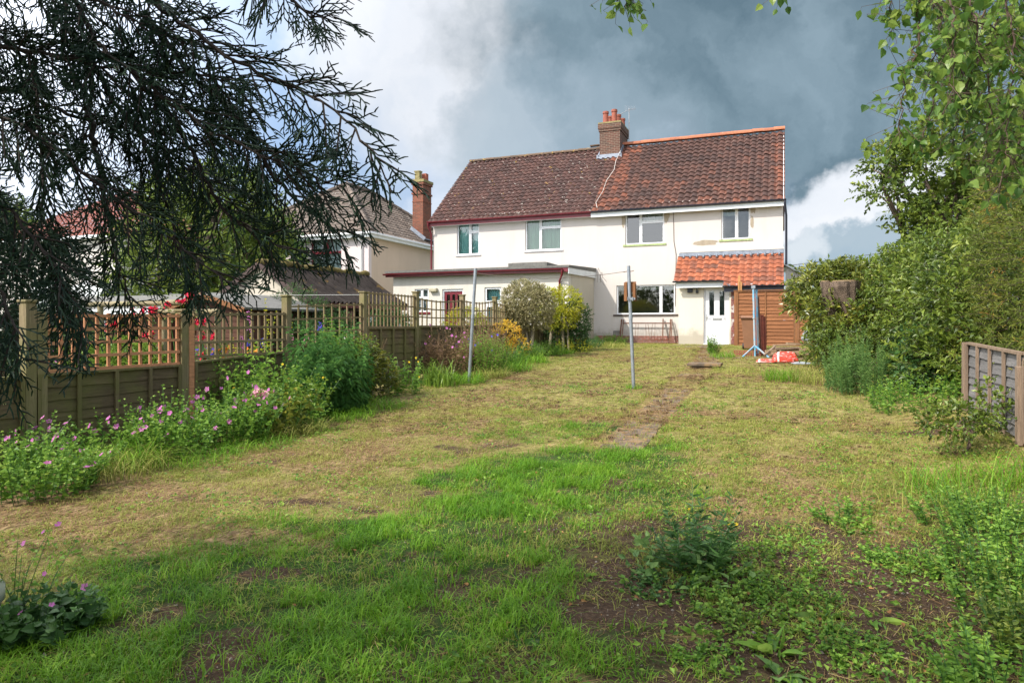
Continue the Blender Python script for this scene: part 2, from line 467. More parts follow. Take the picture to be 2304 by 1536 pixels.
def M_glass(name, tint=(.75, .85, .85), refl=.9):
    m, nt, out = new_mat(name)
    gl = nt.nodes.new('ShaderNodeBsdfGlossy'); gl.inputs['Roughness'].default_value = .015; gl.inputs['Color'].default_value = (refl, refl, refl, 1)
    tr = nt.nodes.new('ShaderNodeBsdfTransparent'); tr.inputs[0].default_value = (*tint, 1)
    fr = nt.nodes.new('ShaderNodeFresnel'); fr.inputs[0].default_value = 1.5
    n = tex(nt, 1.3, 2, .5); k = nt.nodes.new('ShaderNodeBump'); k.inputs['Strength'].default_value = .12; k.inputs['Distance'].default_value = .02
    nt.links.new(n, k.inputs['Height']); nt.links.new(k.outputs[0], gl.inputs['Normal'])
    f = nmath(nt, 'ADD', nmath(nt, 'MULTIPLY', fr.outputs[0], 1.0), .09, True)
    ms = nt.nodes.new('ShaderNodeMixShader'); nt.links.new(f, ms.inputs[0])
    nt.links.new(tr.outputs[0], ms.inputs[1]); nt.links.new(gl.outputs[0], ms.inputs[2])
    nt.links.new(ms.outputs[0], out.inputs['Surface']); return m

mt = {}
mt['white_wall'] = M_render('white_masonry_paint', (.585, .54, .50), .42, dirt=(.50, .44, .36))
mt['cream_wall'] = M_render('cream_masonry_paint', (.64, .60, .53), .3)
mt['porch_wall'] = M_render('cream_porch_paint', (.68, .63, .52), .22)
mt['side_wall'] = M_render('beige_masonry_paint', (.52, .47, .38), .4)
mt['pebble_wall'] = M_render('pink_pebbledash', (.66, .58, .57), .2, 28, .03)
mt['peach_wall'] = M_render('peach_render', (.60, .48, .38), .3)
mt['bare_render'] = M_plain('bare_cement_render', (.36, .30, .22), .9, .2, 8, .5, .006)
mt['upvc'] = M_plain('white_frame_plastic', (.82, .83, .84), .35, .04, 3, .05)
mt['white_board'] = M_plain('white_painted_board', (.74, .77, .78), .5, .08, 4, .1)
mt['maroon'] = M_plain('maroon_gloss_paint', (.17, .018, .028), .4, .25, 5, .1)
mt['dark_pipe'] = M_plain('black_gutter_plastic', (.025, .028, .045), .35, .3, 6, .05)
mt['lead'] = M_plain('grey_lead_sheet', (.27, .30, .35), .45, .3, 7, .4, .01, .4)
mt['felt'] = M_plain('grey_roof_felt', (.15, .145, .13), .9, .3, 9, .4)
mt['green_sill'] = M_plain('green_painted_sill', (.33, .40, .17), .7, .3, 9, .3)
mt['sill_dark'] = M_plain('dark_stained_sill', (.07, .05, .04), .6, .3, 9, .3)
mt['glass'] = M_glass('window_glass')
mt['curtain_teal'] = M_plain('teal_curtain_cloth', (.42, .74, .70), .9, .2, 3, .1, stretch=(12, 1, .3))
mt['curtain_green'] = M_plain('green_curtain_cloth', (.32, .52, .34), .9, .3, 3, .1, stretch=(12, 1, .3))
mt['curtain_white'] = M_plain('white_net_curtain', (.80, .86, .86), .9, .25, 3, .1, stretch=(14, 1, .3))
mt['blind'] = M_plain('cream_roller_blind', (.55, .58, .48), .9, .1, 3, .1)
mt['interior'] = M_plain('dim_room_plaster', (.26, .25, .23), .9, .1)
mt['tile_brown'] = M_tile('brown_pantiles', [(.15, (.056, .030, .025)), (.5, (.084, .042, .034)), (.85, (.115, .054, .042))], .66, .5)
mt['tile_mixed'] = M_tile('weathered_red_pantiles', [(.15, (.054, .031, .026)), (.46, (.098, .047, .035)), (.65, (.17, .065, .04)), (.95, (.34, .105, .05))], .74, .12)
mt['tile_orange'] = M_tile('orange_clay_pantiles', [(.12, (.14, .07, .05)), (.4, (.30, .095, .05)), (.75, (.42, .13, .06)), (.95, (.34, .15, .10))], .8, .1)
mt['tile_ridge'] = M_tile('orange_ridge_tiles', [(.2, (.36, .13, .07)), (.8, (.52, .18, .09))], .66, .2)
mt['tile_ridge_brown'] = M_tile('mossy_ridge_tiles', [(.2, (.10, .07, .05)), (.8, (.16, .1, .06))], .6, .3)
mt['tile_grey'] = M_tile('grey_concrete_tiles', [(.15, (.085, .068, .055)), (.5, (.14, .11, .088)), (.9, (.21, .165, .13))], .72, .5)
mt['tile_red'] = M_tile('dull_red_tiles', [(.15, (.16, .05, .04)), (.9, (.3, .1, .07))], .75, .1)
mt['brick_chimney'] = M_brick('old_brown_brick', (.14, .06, .042), (.085, .045, .035), (.25, .2, .15))
mt['brick_red'] = M_brick('red_brick', (.25, .075, .042), (.16, .055, .036), (.20, .15, .11))
mt['brick_plinth'] = M_brick('red_plinth_brick', (.30, .10, .07), (.2, .075, .06), (.38, .32, .27))
mt['brick_pier'] = M_brick('purple_red_brick', (.26, .06, .055), (.2, .05, .05), (.3, .24, .2), 1.0, (.6, .58, .55))
mt['terracotta'] = M_plain('terracotta_pot', (.30, .085, .05), .75, .25, 6, .2)
mt['mossy_cement'] = M_plain('mossy_cement', (.25, .21, .09), .9, .4, 9, .5, .01)
mt['steel'] = M_plain('galvanised_steel', (.34, .37, .40), .45, .25, 12, .15, .002, .55)
mt['alu'] = M_plain('aerial_metal', (.4, .4, .4), .4, .2, 9, .1, .002, .7)
mt['rust'] = M_plain('rusty_iron', (.13, .055, .03), .85, .45, 18, .4, .004)
mt['red_steel'] = M_plain('red_oxide_steel', (.25, .06, .035), .6, .35, 14, .25, .003)
mt['blue_steel'] = M_plain('pale_blue_steel', (.16, .42, .60), .5, .3, 10, .2, .003, 0, None, .5, (6, .46, (.36, .40, .42)))
mt['bin'] = M_plain('brown_bin_plastic', (.24, .115, .06), .5, .1, 4, .05)
mt['black_plastic'] = M_plain('black_plastic', (.015, .015, .018), .4, .2, 6, .05)
mt['wood_olive'] = M_wood('weathered_olive_wood', (.20, .155, .08), 'z', .4, .5)
mt['wood_post'] = M_wood('pale_mossy_post_wood', (.27, .21, .12), 'z', .3, .45)
mt['wood_trellis_new'] = M_wood('orange_brown_trellis_wood', (.62, .29, .15), 'y', .25, .05)
mt['wood_trellis_old'] = M_wood('grey_olive_trellis_wood', (.27, .195, .11), 'y', .3, .35)
mt['wood_panel'] = M_wood('dark_mossy_panel_boards', (.15, .108, .06), 'y', .45, .45)
mt['wood_brown'] = M_wood('brown_stained_lap_boards', (.29, .12, .05), 'x', .35, 0)
mt['wood_brown_post'] = M_wood('brown_stained_posts', (.27, .12, .05), 'z', .35, 0)
mt['wood_orange'] = M_wood('raw_orange_timber', (.50, .26, .10), 'z', .3, 0)
mt['wood_grey'] = M_wood('grey_weathered_boards', (.19, .18, .175), 'y', .35, 0)
mt['wood_greybrown'] = M_wood('grey_brown_battens', (.26, .185, .13), 'z', .35, 0)
mt['wood_scrap'] = M_wood('scrap_timber', (.36, .25, .15), 'x', .4, 0)
mt['wood_shed'] = M_wood('dark_brown_shed_boards', (.11, .05, .032), 'x', .3, 0)
mt['rustic'] = M_wood('rustic_pole_bark', (.34, .28, .17), 'z', .3, .25)
mt['bark'] = M_plain('rough_brown_bark', (.13, .095, .07), .95, .45, 7, .9, .03, 0, (1, 1, .4))
mt['bark_pale'] = M_plain('pale_grey_bark', (.27, .23, .16), .95, .4, 9, .8, .02, 0, (1, 1, .5))
mt['bark_birch'] = M_plain('birch_bark', (.5, .47, .42), .8, .4, 5, .5, .01, 0, (1, 1, 4))
mt['limb'] = M_plain('dark_conifer_limb', (.035, .026, .02), .9, .4, 14, .3)
mt['twig'] = M_plain('brown_twig', (.10, .065, .045), .9, .4, 14, .3)
mt['stump_bark'] = M_plain('cracked_stump_bark', (.17, .12, .085), .95, .55, 9, 1.0, .04, 0, (1, 1, .35))
mt['cutwood'] = M_plain('sawn_log_end', (.25, .17, .09), .9, .35, 20, .5, .01)
mt['corrugated'] = M_plain('lichened_corrugated_sheet', (.036, .03, .027), 1.0, .5, 3, .5, .01, 0, None, .1, (2.2, .60, (.09, .06, .025)))
mt['moss'] = M_plain('moss_ridge', (.16, .12, .03), .95, .4, 9, .6, .02)
mt['slab'] = M_plain('worn_concrete_slab', (.15, .115, .085), .95, .45, 6, .6, .01, 0, None, .2, (5, .50, (.24, .16, .085)))
mt['sack_print'] = None
mt['sack_red'] = M_plain('red_printed_sack', (.62, .07, .035), .5, .15, 4, .2, .01)
mt['sack_white'] = M_plain('white_plastic_sack', (.7, .68, .64), .5, .15, 7, .5, .02)
mt['sack_grey'] = M_plain('grey_plastic_bag', (.36, .40, .42), .5, .3, 7, .6, .03)
mt['tub_blue'] = M_plain('blue_plastic', (.03, .30, .62), .4, .1, 4, .05)
mt['butt'] = M_plain('pale_green_grey_plastic', (.33, .35, .26), .55, .15, 5, .1)
mt['wire'] = M_plain('grey_line', (.45, .45, .43), .6, .1)
mt['white_cable'] = M_plain('white_cable', (.75, .73, .66), .6, .1)
mt['dark_cable'] = M_plain('brown_cable', (.10, .07, .05), .6, .1)
mt['silver'] = M_plain('satin_silver', (.55, .55, .53), .3, .1, 6, .05, .002, .8)
mt['lamp_cover'] = M_plain('aged_lamp_cover', (.42, .38, .26), .5, .2)
mt['dark_wall'] = M_plain('dark_carport_boards', (.07, .045, .04), .9, .4)
mt['stone'] = M_plain('earthy_stone', (.25, .21, .17), .9, .4, 9, .6, .01)
# foliage
mt['l_cypress'] = M_leaf('dark_cypress_foliage', [(.008,.022,.014), (.018,.042,.022), (.035,.07,.026)], .12, .6, .2, 2.0)
mt['l_birch'] = M_leaf('birch_leaves', [(.04,.10,.018), (.09,.19,.03), (.18,.30,.045), (.34,.44,.08)], .5, .4, .45, 2.5)
mt['l_tree'] = M_leaf('tree_leaves', [(.025,.055,.010), (.075,.125,.016), (.17,.23,.028), (.34,.38,.055)], 0.25, .5, .4, .8)
mt['l_deep'] = M_leaf('deep_green_leaves', [(0.026, 0.072, 0.020), (0.051, 0.123, 0.029), (0.087, 0.189, 0.032)], .3, .5, .35, .8)
mt['l_shrub'] = M_leaf('glossy_shrub_leaves', [(.028,.05,.010), (.085,.12,.016), (.21,.235,.03), (.42,.36,.06)], 0.22, .35, .6, 1.4)
mt['l_hedge'] = M_leaf('hedge_leaves', [(.025,.05,.010), (.075,.125,.016), (.17,.235,.028), (.34,.38,.06)], 0.25, .45, .45, 1.4)
mt['l_thuja'] = M_leaf('conifer_hedge_sprays', [(.05,.085,.015), (.12,.16,.025), (.2,.22,.035), (.48,.21,.06)], .2, .65, .2, 1.6)
mt['l_varieg'] = M_leaf('dull_variegated_leaves', [(0.102, 0.109, 0.036), (0.232, 0.217, 0.087), (0.406, 0.362, 0.174), (0.493, 0.406, 0.290)], .25, .5, .4, 5)
mt['l_gold'] = M_leaf('yellow_green_leaves', [(0.145, 0.232, 0.022), (0.406, 0.420, 0.022), (0.652, 0.551, 0.029)], .35, .5, .4, 2)
mt['l_herb'] = M_leaf('fresh_herb_leaves', [(0.051, 0.123, 0.020), (0.109, 0.232, 0.029), (0.203, 0.362, 0.043), (0.348, 0.478, 0.072)], .4, .5, .35, 3)
mt['l_stem'] = M_leaf('tall_stem_leaves', [(0.043, 0.116, 0.029), (0.072, 0.189, 0.043), (0.145, 0.304, 0.058)], .35, .4, .5, 3)
mt['l_blue'] = M_leaf('blue_green_leaves', [(.07,.15,.04), (.14,.25,.065), (.24,.37,.10)], .35, .5, .3, 3)
mt['l_brown'] = M_leaf('faded_brown_stems', [(0.131, 0.102, 0.036), (0.261, 0.174, 0.087), (0.377, 0.232, 0.160)], .25, .7, .2, 3)
mt['l_bright'] = M_leaf('bright_light_leaves', [(.07,.14,.018), (.16,.27,.03), (.28,.40,.05)], .4, .4, .4, 3)
mt['l_rust'] = M_leaf('amber_leaves', [(0.580, 0.377, 0.043), (0.800, 0.551, 0.058), (0.725, 0.290, 0.058)], .4, .5, .3, 3)
mt['f_pink'] = M_leaf('pink_petals', [(.62, .16, .48), (.78, .28, .62)], .4, .6, .2, 3)
mt['f_palepink'] = M_leaf('pale_pink_petals', [(.75, .36, .42), (.85, .5, .55)], .4, .6, .2, 3)
mt['f_red'] = M_leaf('crimson_petals', [(.62, .01, .05), (.80, .03, .09)], .35, .6, .2, 3)
mt['f_blue'] = M_leaf('violet_blue_petals', [(.10, .08, .55), (.2, .15, .7)], .35, .6, .2, 3)
mt['f_yellow'] = M_leaf('yellow_petals', [(.75, .5, .02), (.85, .65, .05)], .35, .6, .2, 3)
mt['f_orange'] = M_leaf('orange_petals', [(.8, .25, .03), (.85, .35, .05)], .35, .6, .2, 3)
# grass
mt['g_lush'] = M_leaf('lush_grass_blades', [(.05,.15,.008), (.10,.25,.010), (.18,.36,.018), (.30,.46,.045)], .4, .5, .3, 2.2)
mt['g_mid'] = M_leaf('yellowing_grass_blades', [(.11,.17,.025), (.22,.265,.042), (.35,.36,.075), (.48,.42,.15)], .35, .6, .25, 1.5)
mt['g_dry'] = M_leaf('dry_cut_grass', [(.16,.095,.045), (.32,.20,.095), (.50,.35,.18)], .25, .75, .15, 2)
mt['g_clod'] = M_leaf('dark_thatch', [(.05,.032,.018), (.11,.07,.04), (.22,.14,.075)], .15, .8, .1, 2)
mt['l_dead'] = M_leaf('dead_leaves', [(.20,.10,.04), (.38,.2,.08), (.5,.33,.14)], .2, .8, .1, 3)
# ------------------------------------------------------------------ roofs
def tile_roof(mb, O, u, w, length, slope, tw, gauge, amp, ext=None, lift=.028, seed=0, res=8, flatp=False, wobble=.0):
    """courses of pantiles on a roof plane: O lower corner, u along the eaves, w up the slope"""
    O = np.array(O, float); u = np.array(u, float); u /= np.linalg.norm(u); w = np.array(w, float); w /= np.linalg.norm(w)
    nrm = np.cross(u, w)
    if nrm[2] < 0: nrm = -nrm
    rng = np.random.default_rng(seed)
    rows = int(math.ceil(slope / gauge)); cols = int(round(length / tw)); tw = length / cols
    s = np.linspace(0, 1, res, endpoint=False)
    if flatp: prof = np.where(s < .12, 1.0, 0.0) * .6 + .15 * np.sin(s * 4 * pi)
    else: prof = np.sin(s * 2 * pi) * .62 + np.sin(s * 4 * pi + .6) * .16
    for r in range(rows):
        t0 = r * gauge; t1 = min(slope, t0 + gauge * 1.06)
        a, b = (0, length) if ext is None else ext(min(slope, t0 + gauge * .5))
        c0 = max(0, int(math.floor(a / tw))); c1 = min(cols, int(math.ceil(b / tw)))
        if c1 <= c0: continue
        X = (np.arange(c0 * res, c1 * res + 1)) / res * tw
        pr = amp * np.concatenate([np.tile(prof, c1 - c0), [prof[0]]])
        X = np.clip(X, a, b)
        jit = np.repeat(rng.normal(0, .004, c1 - c0), res); jit = np.concatenate([jit, jit[-1:]])
        sag = wobble * np.sin(X * 1.3 + r * .2)
        lo = O + X[:, None] * u + (t0 - .012 + jit[:, None]) * w + (pr + lift + jit + sag)[:, None] * nrm
        lob = lo - nrm * .016
        hi = O + X[:, None] * u + t1 * w + (pr * .9 + sag)[:, None] * nrm
        n = len(X); V = np.vstack([lob, lo, hi]); i = np.arange(n - 1)
        vv = np.repeat(rng.random(c1 - c0), res)
        mb.add(V, np.stack([i, i + 1, n + i + 1, n + i], 1), vv * .8)
        mb.add(V, np.stack([n + i, n + i + 1, 2*n + i + 1, 2*n + i], 1), vv)

def window(parent, x0, x1, z0, z1, Y, panes, fw=.055, frame='upvc', curtain=None, sill=None, name='window', depth=.07, sillw=.08, silld=.1, lab=None):
    """panes: fractional rectangles (u0,u1,v0,v1); casements stand a little proud of the outer frame"""
    W_, H_ = x1 - x0, z1 - z0
    holes = [(x0 + u0 * W_ + fw * .55, x0 + u1 * W_ - fw * .55, z0 + v0 * H_ + fw * .55, z0 + v1 * H_ - fw * .55) for u0, u1, v0, v1 in panes]
    f = MB().plate(x0, x1, z0, z1, holes, Y, Y + depth)
    for h in holes:     # casement lip
        f.plate(h[0] - .018, h[1] + .018, h[2] - .018, h[3] + .018, [(h[0] + .022, h[1] - .022, h[2] + .022, h[3] - .022)], Y - .018, Y + .02)
    o = f.build(name, mt[frame], parent)
    if lab: o['label'] = lab
    for h in holes:
        MB().add([(h[0]-.003, Y + .03, h[2]-.003), (h[1]+.003, Y + .03, h[2]-.003), (h[1]+.003, Y + .03, h[3]+.003), (h[0]-.003, Y + .03, h[3]+.003)], [(0,1,2,3)]).build('pane', mt['glass'], o)
    if curtain:
        for (a, b, c, d, m_) in curtain:
            xs = np.linspace(x0 + a * W_, x0 + b * W_, 60); yy = Y + .2 + .012 * np.sin(xs * 55) + .004 * np.sin(xs * 131)
            n = len(xs); V = np.vstack([np.stack([xs, yy, np.full(n, z0 + c * H_)], 1), np.stack([xs, yy, np.full(n, z0 + d * H_)], 1)])
            i = np.arange(n - 1)
            MB().add(V, np.stack([i, i+1, n+i+1, n+i], 1)).build('curtain' if m_ != 'blind' else 'blind', mt[m_], o)
    if sill:
        MB().box((x0 - sillw, Y - silld, z0 - .07), (x1 + sillw, Y + .02, z0 - .002)).build('sill', mt[sill], o)
    return o

def px_rect(pxa, pya, pxb, pyb, Y):
    a = PY(pxa, pyb, Y); b = PY(pxb, pyb, Y); c = PY(pxa, pya, Y); d = PY(pxb, pya, Y)
    return a[0], b[0], (a[2] + b[2]) / 2, (c[2] + d[2]) / 2

# ================================================================== the white semi-detached pair
YF = 25.5; XL, XM, XR = -13.75, -6.78, 0.0
GZ = float(ground_z(-3, 25.5))
EZ = 6.06; RZ = 9.30; RY = 29.35
house = thing('semi_detached_house', (XM, YF, GZ - .1), 'pair of white rendered houses joined under one long pantile roof with brick chimney', 'house')
def hw(): return MB()
W1 = px_rect(1028, 502, 1078, 573, YF); W2 = px_rect(1182, 490, 1263, 563, YF)
W3 = px_rect(1407, 474, 1494, 549, YF); W4 = px_rect(1623, 461, 1688, 538, YF)
W5 = px_rect(1387, 641, 1519, 707, YF)
def rc(w): return (w[0], w[1], w[2], w[3])
wall = MB().plate(XL, XR, GZ - .3, EZ, [rc(W1), rc(W2), rc(W3), rc(W4), rc(W5)], YF, YF + .27)
DB = 33.2
wall.box((XL, YF + .27, GZ - .3), (XL + .25, DB - .25, EZ)); wall.box((XR - .25, YF + .27, GZ - .3), (XR, DB - .25, EZ))
wall.box((XL, DB - .25, GZ - .3), (XR, DB, EZ))
for xx in (XL, XR - .25):
    wall.prism([(YF + .27, EZ - .001), (DB - .25, EZ - .001), (RY, RZ - .22)], 'x', xx, xx + .25)
wall.build('wall', mt['white_wall'], house)
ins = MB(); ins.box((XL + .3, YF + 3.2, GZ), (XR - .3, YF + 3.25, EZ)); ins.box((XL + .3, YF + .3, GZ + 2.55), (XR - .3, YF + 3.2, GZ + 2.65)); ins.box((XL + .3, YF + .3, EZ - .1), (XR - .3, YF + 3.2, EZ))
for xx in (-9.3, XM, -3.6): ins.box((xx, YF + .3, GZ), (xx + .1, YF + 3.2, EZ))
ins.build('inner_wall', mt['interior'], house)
RC = YF + .07
window(house, *W1, RC, [(0, .58, 0, 1), (.58, 1, 0, .72), (.58, 1, .72, 1)], curtain=[(.0, .56, .0, 1, 'curtain_teal'), (.6, 1, 0, 1, 'curtain_teal')], lab='narrow window with teal curtains')
window(house, *W2, RC, [(0, .42, 0, 1), (.42, 1, 0, .70), (.42, 1, .70, 1)], curtain=[(.0, .42, .0, 1, 'curtain_green'), (.42, 1, 0, .95, 'curtain_green')], lab='window with green curtains and blind')
window(house, *W3, RC, [(0, .40, 0, 1), (.40, 1, 0, .66), (.40, 1, .66, 1)], sill='green_sill', curtain=[(.44, 1, .68, .98, 'blind')])
window(house, *W4, RC, [(0, .53, 0, 1), (.53, 1, 0, 1)], sill='green_sill', curtain=[(.02, .5, .72, 1, 'blind')])
window(house, *W5, RC, [(0, .76, 0, 1), (.76, 1, 0, 1)], sill='sill_dark', frame='upvc', curtain=[(.02, .74, .86, 1, 'blind'), (.78, .98, .84, 1, 'blind')], sillw=.12)
for w in (W1, W2):   # thin sills
    MB().box((w[0] - .05, YF - .05, w[2] - .045), (w[1] + .07, YF + .05, w[2] - .003)).build('sill', mt['upvc'], house)
# bare render patches round the newer windows
def blotch(cx, cz, rx, rz, Y, seed, n=48, th=.006):
    a = np.linspace(0, 2*pi, n, endpoint=False)
    r = .6 + .8 * fbm(np.cos(a) * 1.6 + seed * 3.3, np.sin(a) * 1.6 + seed, seed, 4); x = cx + rx * r * np.cos(a); z = cz + rz * r * np.sin(a)
    return [(float(p), float(q)) for p, q in zip(x, z)]
def patch(x0, x1, z0, z1, seed):
    cx, cz = (x0+x1)/2, (z0+z1)/2
    m_ = MB(); poly = blotch(cx, cz, abs(x1-x0)/2, abs(z1-z0)/2, YF, seed)
    nP = len(poly); m_.add([(cx, YF - .005, cz)] + [(p, YF - .005, q) for p, q in poly] + [(p, YF + .01, q) for p, q in poly], [(0, 1 + (i + 1) % nP, 1 + i) for i in range(nP)]); m_.add([(p, YF - .005, q) for p, q in poly] + [(p, YF + .01, q) for p, q in poly], [(i, (i + 1) % nP, nP + (i + 1) % nP, nP + i) for i in range(nP)]); m_.build('bare_render_patch', mt['bare_render'], house)
patch(W3[0] - .14, W3[0] - .008, W3[3] - .55, W3[3] + .0, 1); patch(W3[1] + .008, W3[1] + .2, W3[3] - .5, W3[3] + .12, 2)
patch(W4[1] + .008, W4[1] + .17, W4[3] - .35, W4[3] + .1, 3); patch(W4[1] + .008, W4[1] + .12, W4[3] - .85, W4[3] - .42, 4)
pa = PY(1562, 552, YF); pb = PY(1617, 543, YF); patch(pa[0], pb[0], pa[2] - .02, pb[2] + .06, 5)
va = PY(1706, 466, YF); MB().plate(va[0], va[0] + .33, va[2] - .2, va[2], [(va[0] + .02, va[0] + .31, va[2] - .18 + i * .045, va[2] - .155 + i * .045) for i in range(4)], YF - .012, YF + .03).build('air_vent', mt['cream_wall'], house)
va = PY(1380, 750, YF); MB().plate(va[0], va[0] + .3, va[2] - .16, va[2] + .1, [(va[0] + .03 + i * .045, va[0] + .055 + i * .045, va[2] - .12, va[2] + .07) for i in range(6)], YF - .014, YF + .02).build('air_vent', mt['felt'], house)
# brick plinth showing under the render
MB().box((XM + .1, YF - .03, GZ - .3), (-3.47, YF + .05, GZ + .27)).build('plinth', mt['brick_plinth'], house)
# ---- roofs
sl = np.array([0, RY - YF, RZ - EZ]); SL = np.linalg.norm(sl); sl /= SL
OV = .38
Oe = np.array([0, YF, EZ]) - sl * OV; LEN = SL + OV
XS = PY(1330, 468, YF - .3)[0]
# roof body under the tiles (both slopes)
core = MB()
core.prism([(YF - .26, EZ - .36), (YF - .26, EZ - .29), (RY, RZ - .09), (DB + .3, EZ - .36), (DB + .3, EZ - .44), (RY, RZ - .2)], 'x', XL + .0, XR + .0)
core.build('roof_boarding', mt['felt'], house)
mbL = MB(); tile_roof(mbL, (XL - .12, Oe[1], Oe[2]), (1, 0, 0), sl, XS - XL + .12, LEN, .215, .275, .044, seed=3, lift=.036, wobble=.012)
bs = np.array([0, -(DB - RY), RZ - EZ]); bL = np.linalg.norm(bs); bs /= bL
tile_roof(mbL, (XL - .12, DB + .3, EZ - .22), (1, 0, 0), bs, XS - XL + .12, bL + .3, .205, .265, .034, seed=8)
o = mbL.build('roof', mt['tile_brown'], house, smooth=False); o['label'] = 'dark brown lichen-flecked half of the roof'
mbR = MB(); tile_roof(mbR, (XS, Oe[1], Oe[2]), (1, 0, 0), sl, XR + .06 - XS, LEN, .245, .315, .055, seed=5, lift=.042, wobble=.014)
tile_roof(mbR, (XS, DB + .3, EZ - .22), (1, 0, 0), bs, XR + .06 - XS, bL + .3, .235, .305, .043, seed=9)
# the first columns and the edge column are newer orange tiles: raise their v
for k, (F, vv) in enumerate(mbR.F):
    pass
off = 0; newF = []
allV = np.vstack(mbR.V)
for F, vv in mbR.F:
    cx = allV[F].mean(axis=1); x = cx[:, 0]; z = cx[:, 2]
    edge = XS + .35 + (1.6) * ((z - EZ) / (RZ - EZ)) * 0 + .9 * (fbm(x * .9, z * 1.4, 3) )
    near = (x < edge + .25) & (RNG.random() > -1)
    vv = np.clip(vv * .55 + .22 * (fbm(x * .8, z * .8, 9) > .62), 0, 1)
    vv = np.where(near, np.clip(vv + .36, 0, 1), vv)
    vv = np.where(x > XR - .3, np.clip(vv + .25, 0, 1), vv)
    newF.append((F, vv))
mbR.F = newF
o = mbR.build('roof', mt['tile_mixed'], house); o['label'] = 'red and brown pantiled half of the roof with orange ridge tiles'
def ridge(name, x0, x1, y, z, mat, r=.12, step=.32):
    m_ = MB(); n = max(1, int(round((x1 - x0) / step))); st = (x1 - x0) / n; th = np.linspace(-.15, pi + .15, 9); rng = np.random.default_rng(2)
    for i in range(n):
        a = x0 + i * st; b = a + st * 1.02; dz = rng.normal(0, .004)
        V = []
        for xx, rr in ((a, r * 1.05), (b, r * .97)):
            for t in th: V.append((xx, y - rr * cos(t), z - .06 + dz + rr * .95 * sin(t)))
        k = np.arange(8); m_.add(V, np.stack([k, k + 9, k + 10, k + 1], 1), rng.random())
    return m_.build(name, mt[mat], house)
ridge('ridge_tiles', XS - .1 if False else XL - .1, -7.25, RY, RZ + .06, 'tile_ridge_brown', .10, .4)
ridge('ridge_tiles', -6.5, XR + .06, RY, RZ + .12, 'tile_ridge', .13, .42)
MB().bar((-7.95, RY, RZ + .16), (-7.55, RY, RZ + .17), .2, .05).build('ridge_vent', mt['tile_ridge_brown'], house)
# verge boards
for xx, m_ in ((XR + .015, 'white_board'), (XL - .07, 'maroon')):
    MB().bar((xx, YF - .28, EZ - .30), (xx, RY, RZ - .12), .02, .12).build('verge_board', mt[m_], house)
# fascia + gutters
def gutter(x0, x1, y, z, mat, parent=house, r=.06):
    m_ = MB(); th = np.linspace(pi, 2 * pi, 8); V = []
    for xx in (x0, x1):
        for t in th: V.append((xx, y + r * cos(t), z + r * sin(t)))
        for t in th: V.append((xx, y + r * .86 * cos(t), z + r * .86 * sin(t)))
    n = 8; k = np.arange(n - 1)
    m_.add(V, np.stack([k, k + 2*n, k + 2*n + 1, k + 1], 1)); m_.add(V, np.stack([n + k, n + k + 1, 3*n + k + 1, 3*n + k], 1))
    m_.add(V, [(0, n, 3*n, 2*n), (n-1, 3*n-1, 4*n-1, 2*n-1) if False else (n-1, 2*n-1, 4*n-1, 3*n-1)])
    return m_.build('gutter', mt[mat], parent)
GY = YF - .30
gutter(XL - .12, XS, GY - .03, EZ - .22, 'maroon'); gutter(XS, XR + .1, GY - .03, EZ - .22, 'dark_pipe')
MB().box((XL - .1, GY + .03, EZ - .40), (XS - .02, GY + .055, EZ - .275)).build('fascia', mt['maroon'], house)
MB().box((XS - .02, GY + .03, EZ - .44), (XR + .02, GY + .055, EZ - .275)).build('fascia', mt['white_board'], house)
MB().box((XL, GY + .055, EZ - .40), (XR, YF - .002, EZ - .37)).build('soffit', mt['white_board'], house)
# downpipes
MB().tube([(XR + .06, GY - .03, EZ - .27), (XR + .06, GY - .03, EZ - .42), (XR + .1, YF - .07, EZ - .75), (XR + .1, YF - .07, 3.6)], .038, 8).build('downpipe', mt['dark_pipe'], house, smooth=True)
MB().tube([(XL - .08, GY - .03, EZ - .27), (XL - .08, GY - .03, EZ - .36), (XL - .06, YF - .07, EZ - .7), (XL - .06, YF - .07, 3.4)], .036, 8).build('downpipe', mt['maroon'], house, smooth=True)
# ---- chimney
cx0, cx1, cy0, cy1 = -7.37, -6.48, 28.7, 30.25
ch = MB(); ch.box((cx0, cy0, 8.0), (cx1, cy1, 10.02)); ch.box((cx0 - .035, cy0 - .035, 9.86), (cx1 + .035, cy1 + .035, 9.97)); ch.box((cx0 - .06, cy0 - .06, 9.97), (cx1 + .06, cy1 + .06, 10.19))
cho = ch.build('chimney', mt['brick_chimney'], house)
MB().box((cx0 - .05, cy0 - .05, 10.192), (cx1 + .05, cy1 + .05, 10.25)).build('mossy_cap', mt['mossy_cement'], cho)
for (px_, yy, h) in ((-7.16, 28.95, .56), (-6.78, 28.95, .60), (-7.1, 29.5, .50), (-6.72, 29.45, .52), (-6.65, 29.95, .48), (-7.0, 30.0, .5)):
    z0 = 10.22; p = [(px_, yy, z0), (px_, yy, z0 + h * .82), (px_, yy, z0 + h * .84), (px_, yy, z0 + h)]
    MB().tube(p, [.125, .112, .135, .13], 14).build('chimney_pot', mt['terracotta'], cho, smooth=False)
fl = MB(); fl.box((cx0 - .1, cy0 - .13, 8.66), (cx1 + .1, cy0 - .003, 8.84)); fl.bar((cx1 + .02, cy0 - .1, 8.72), (cx1 + .02, RY, RZ + .03), .05, .22)
fl.bar((cx0 - .02, cy0 - .1, 8.72), (cx0 - .02, RY, RZ + .03), .05, .22)
fl.build('lead_flashing', mt['lead'], house)
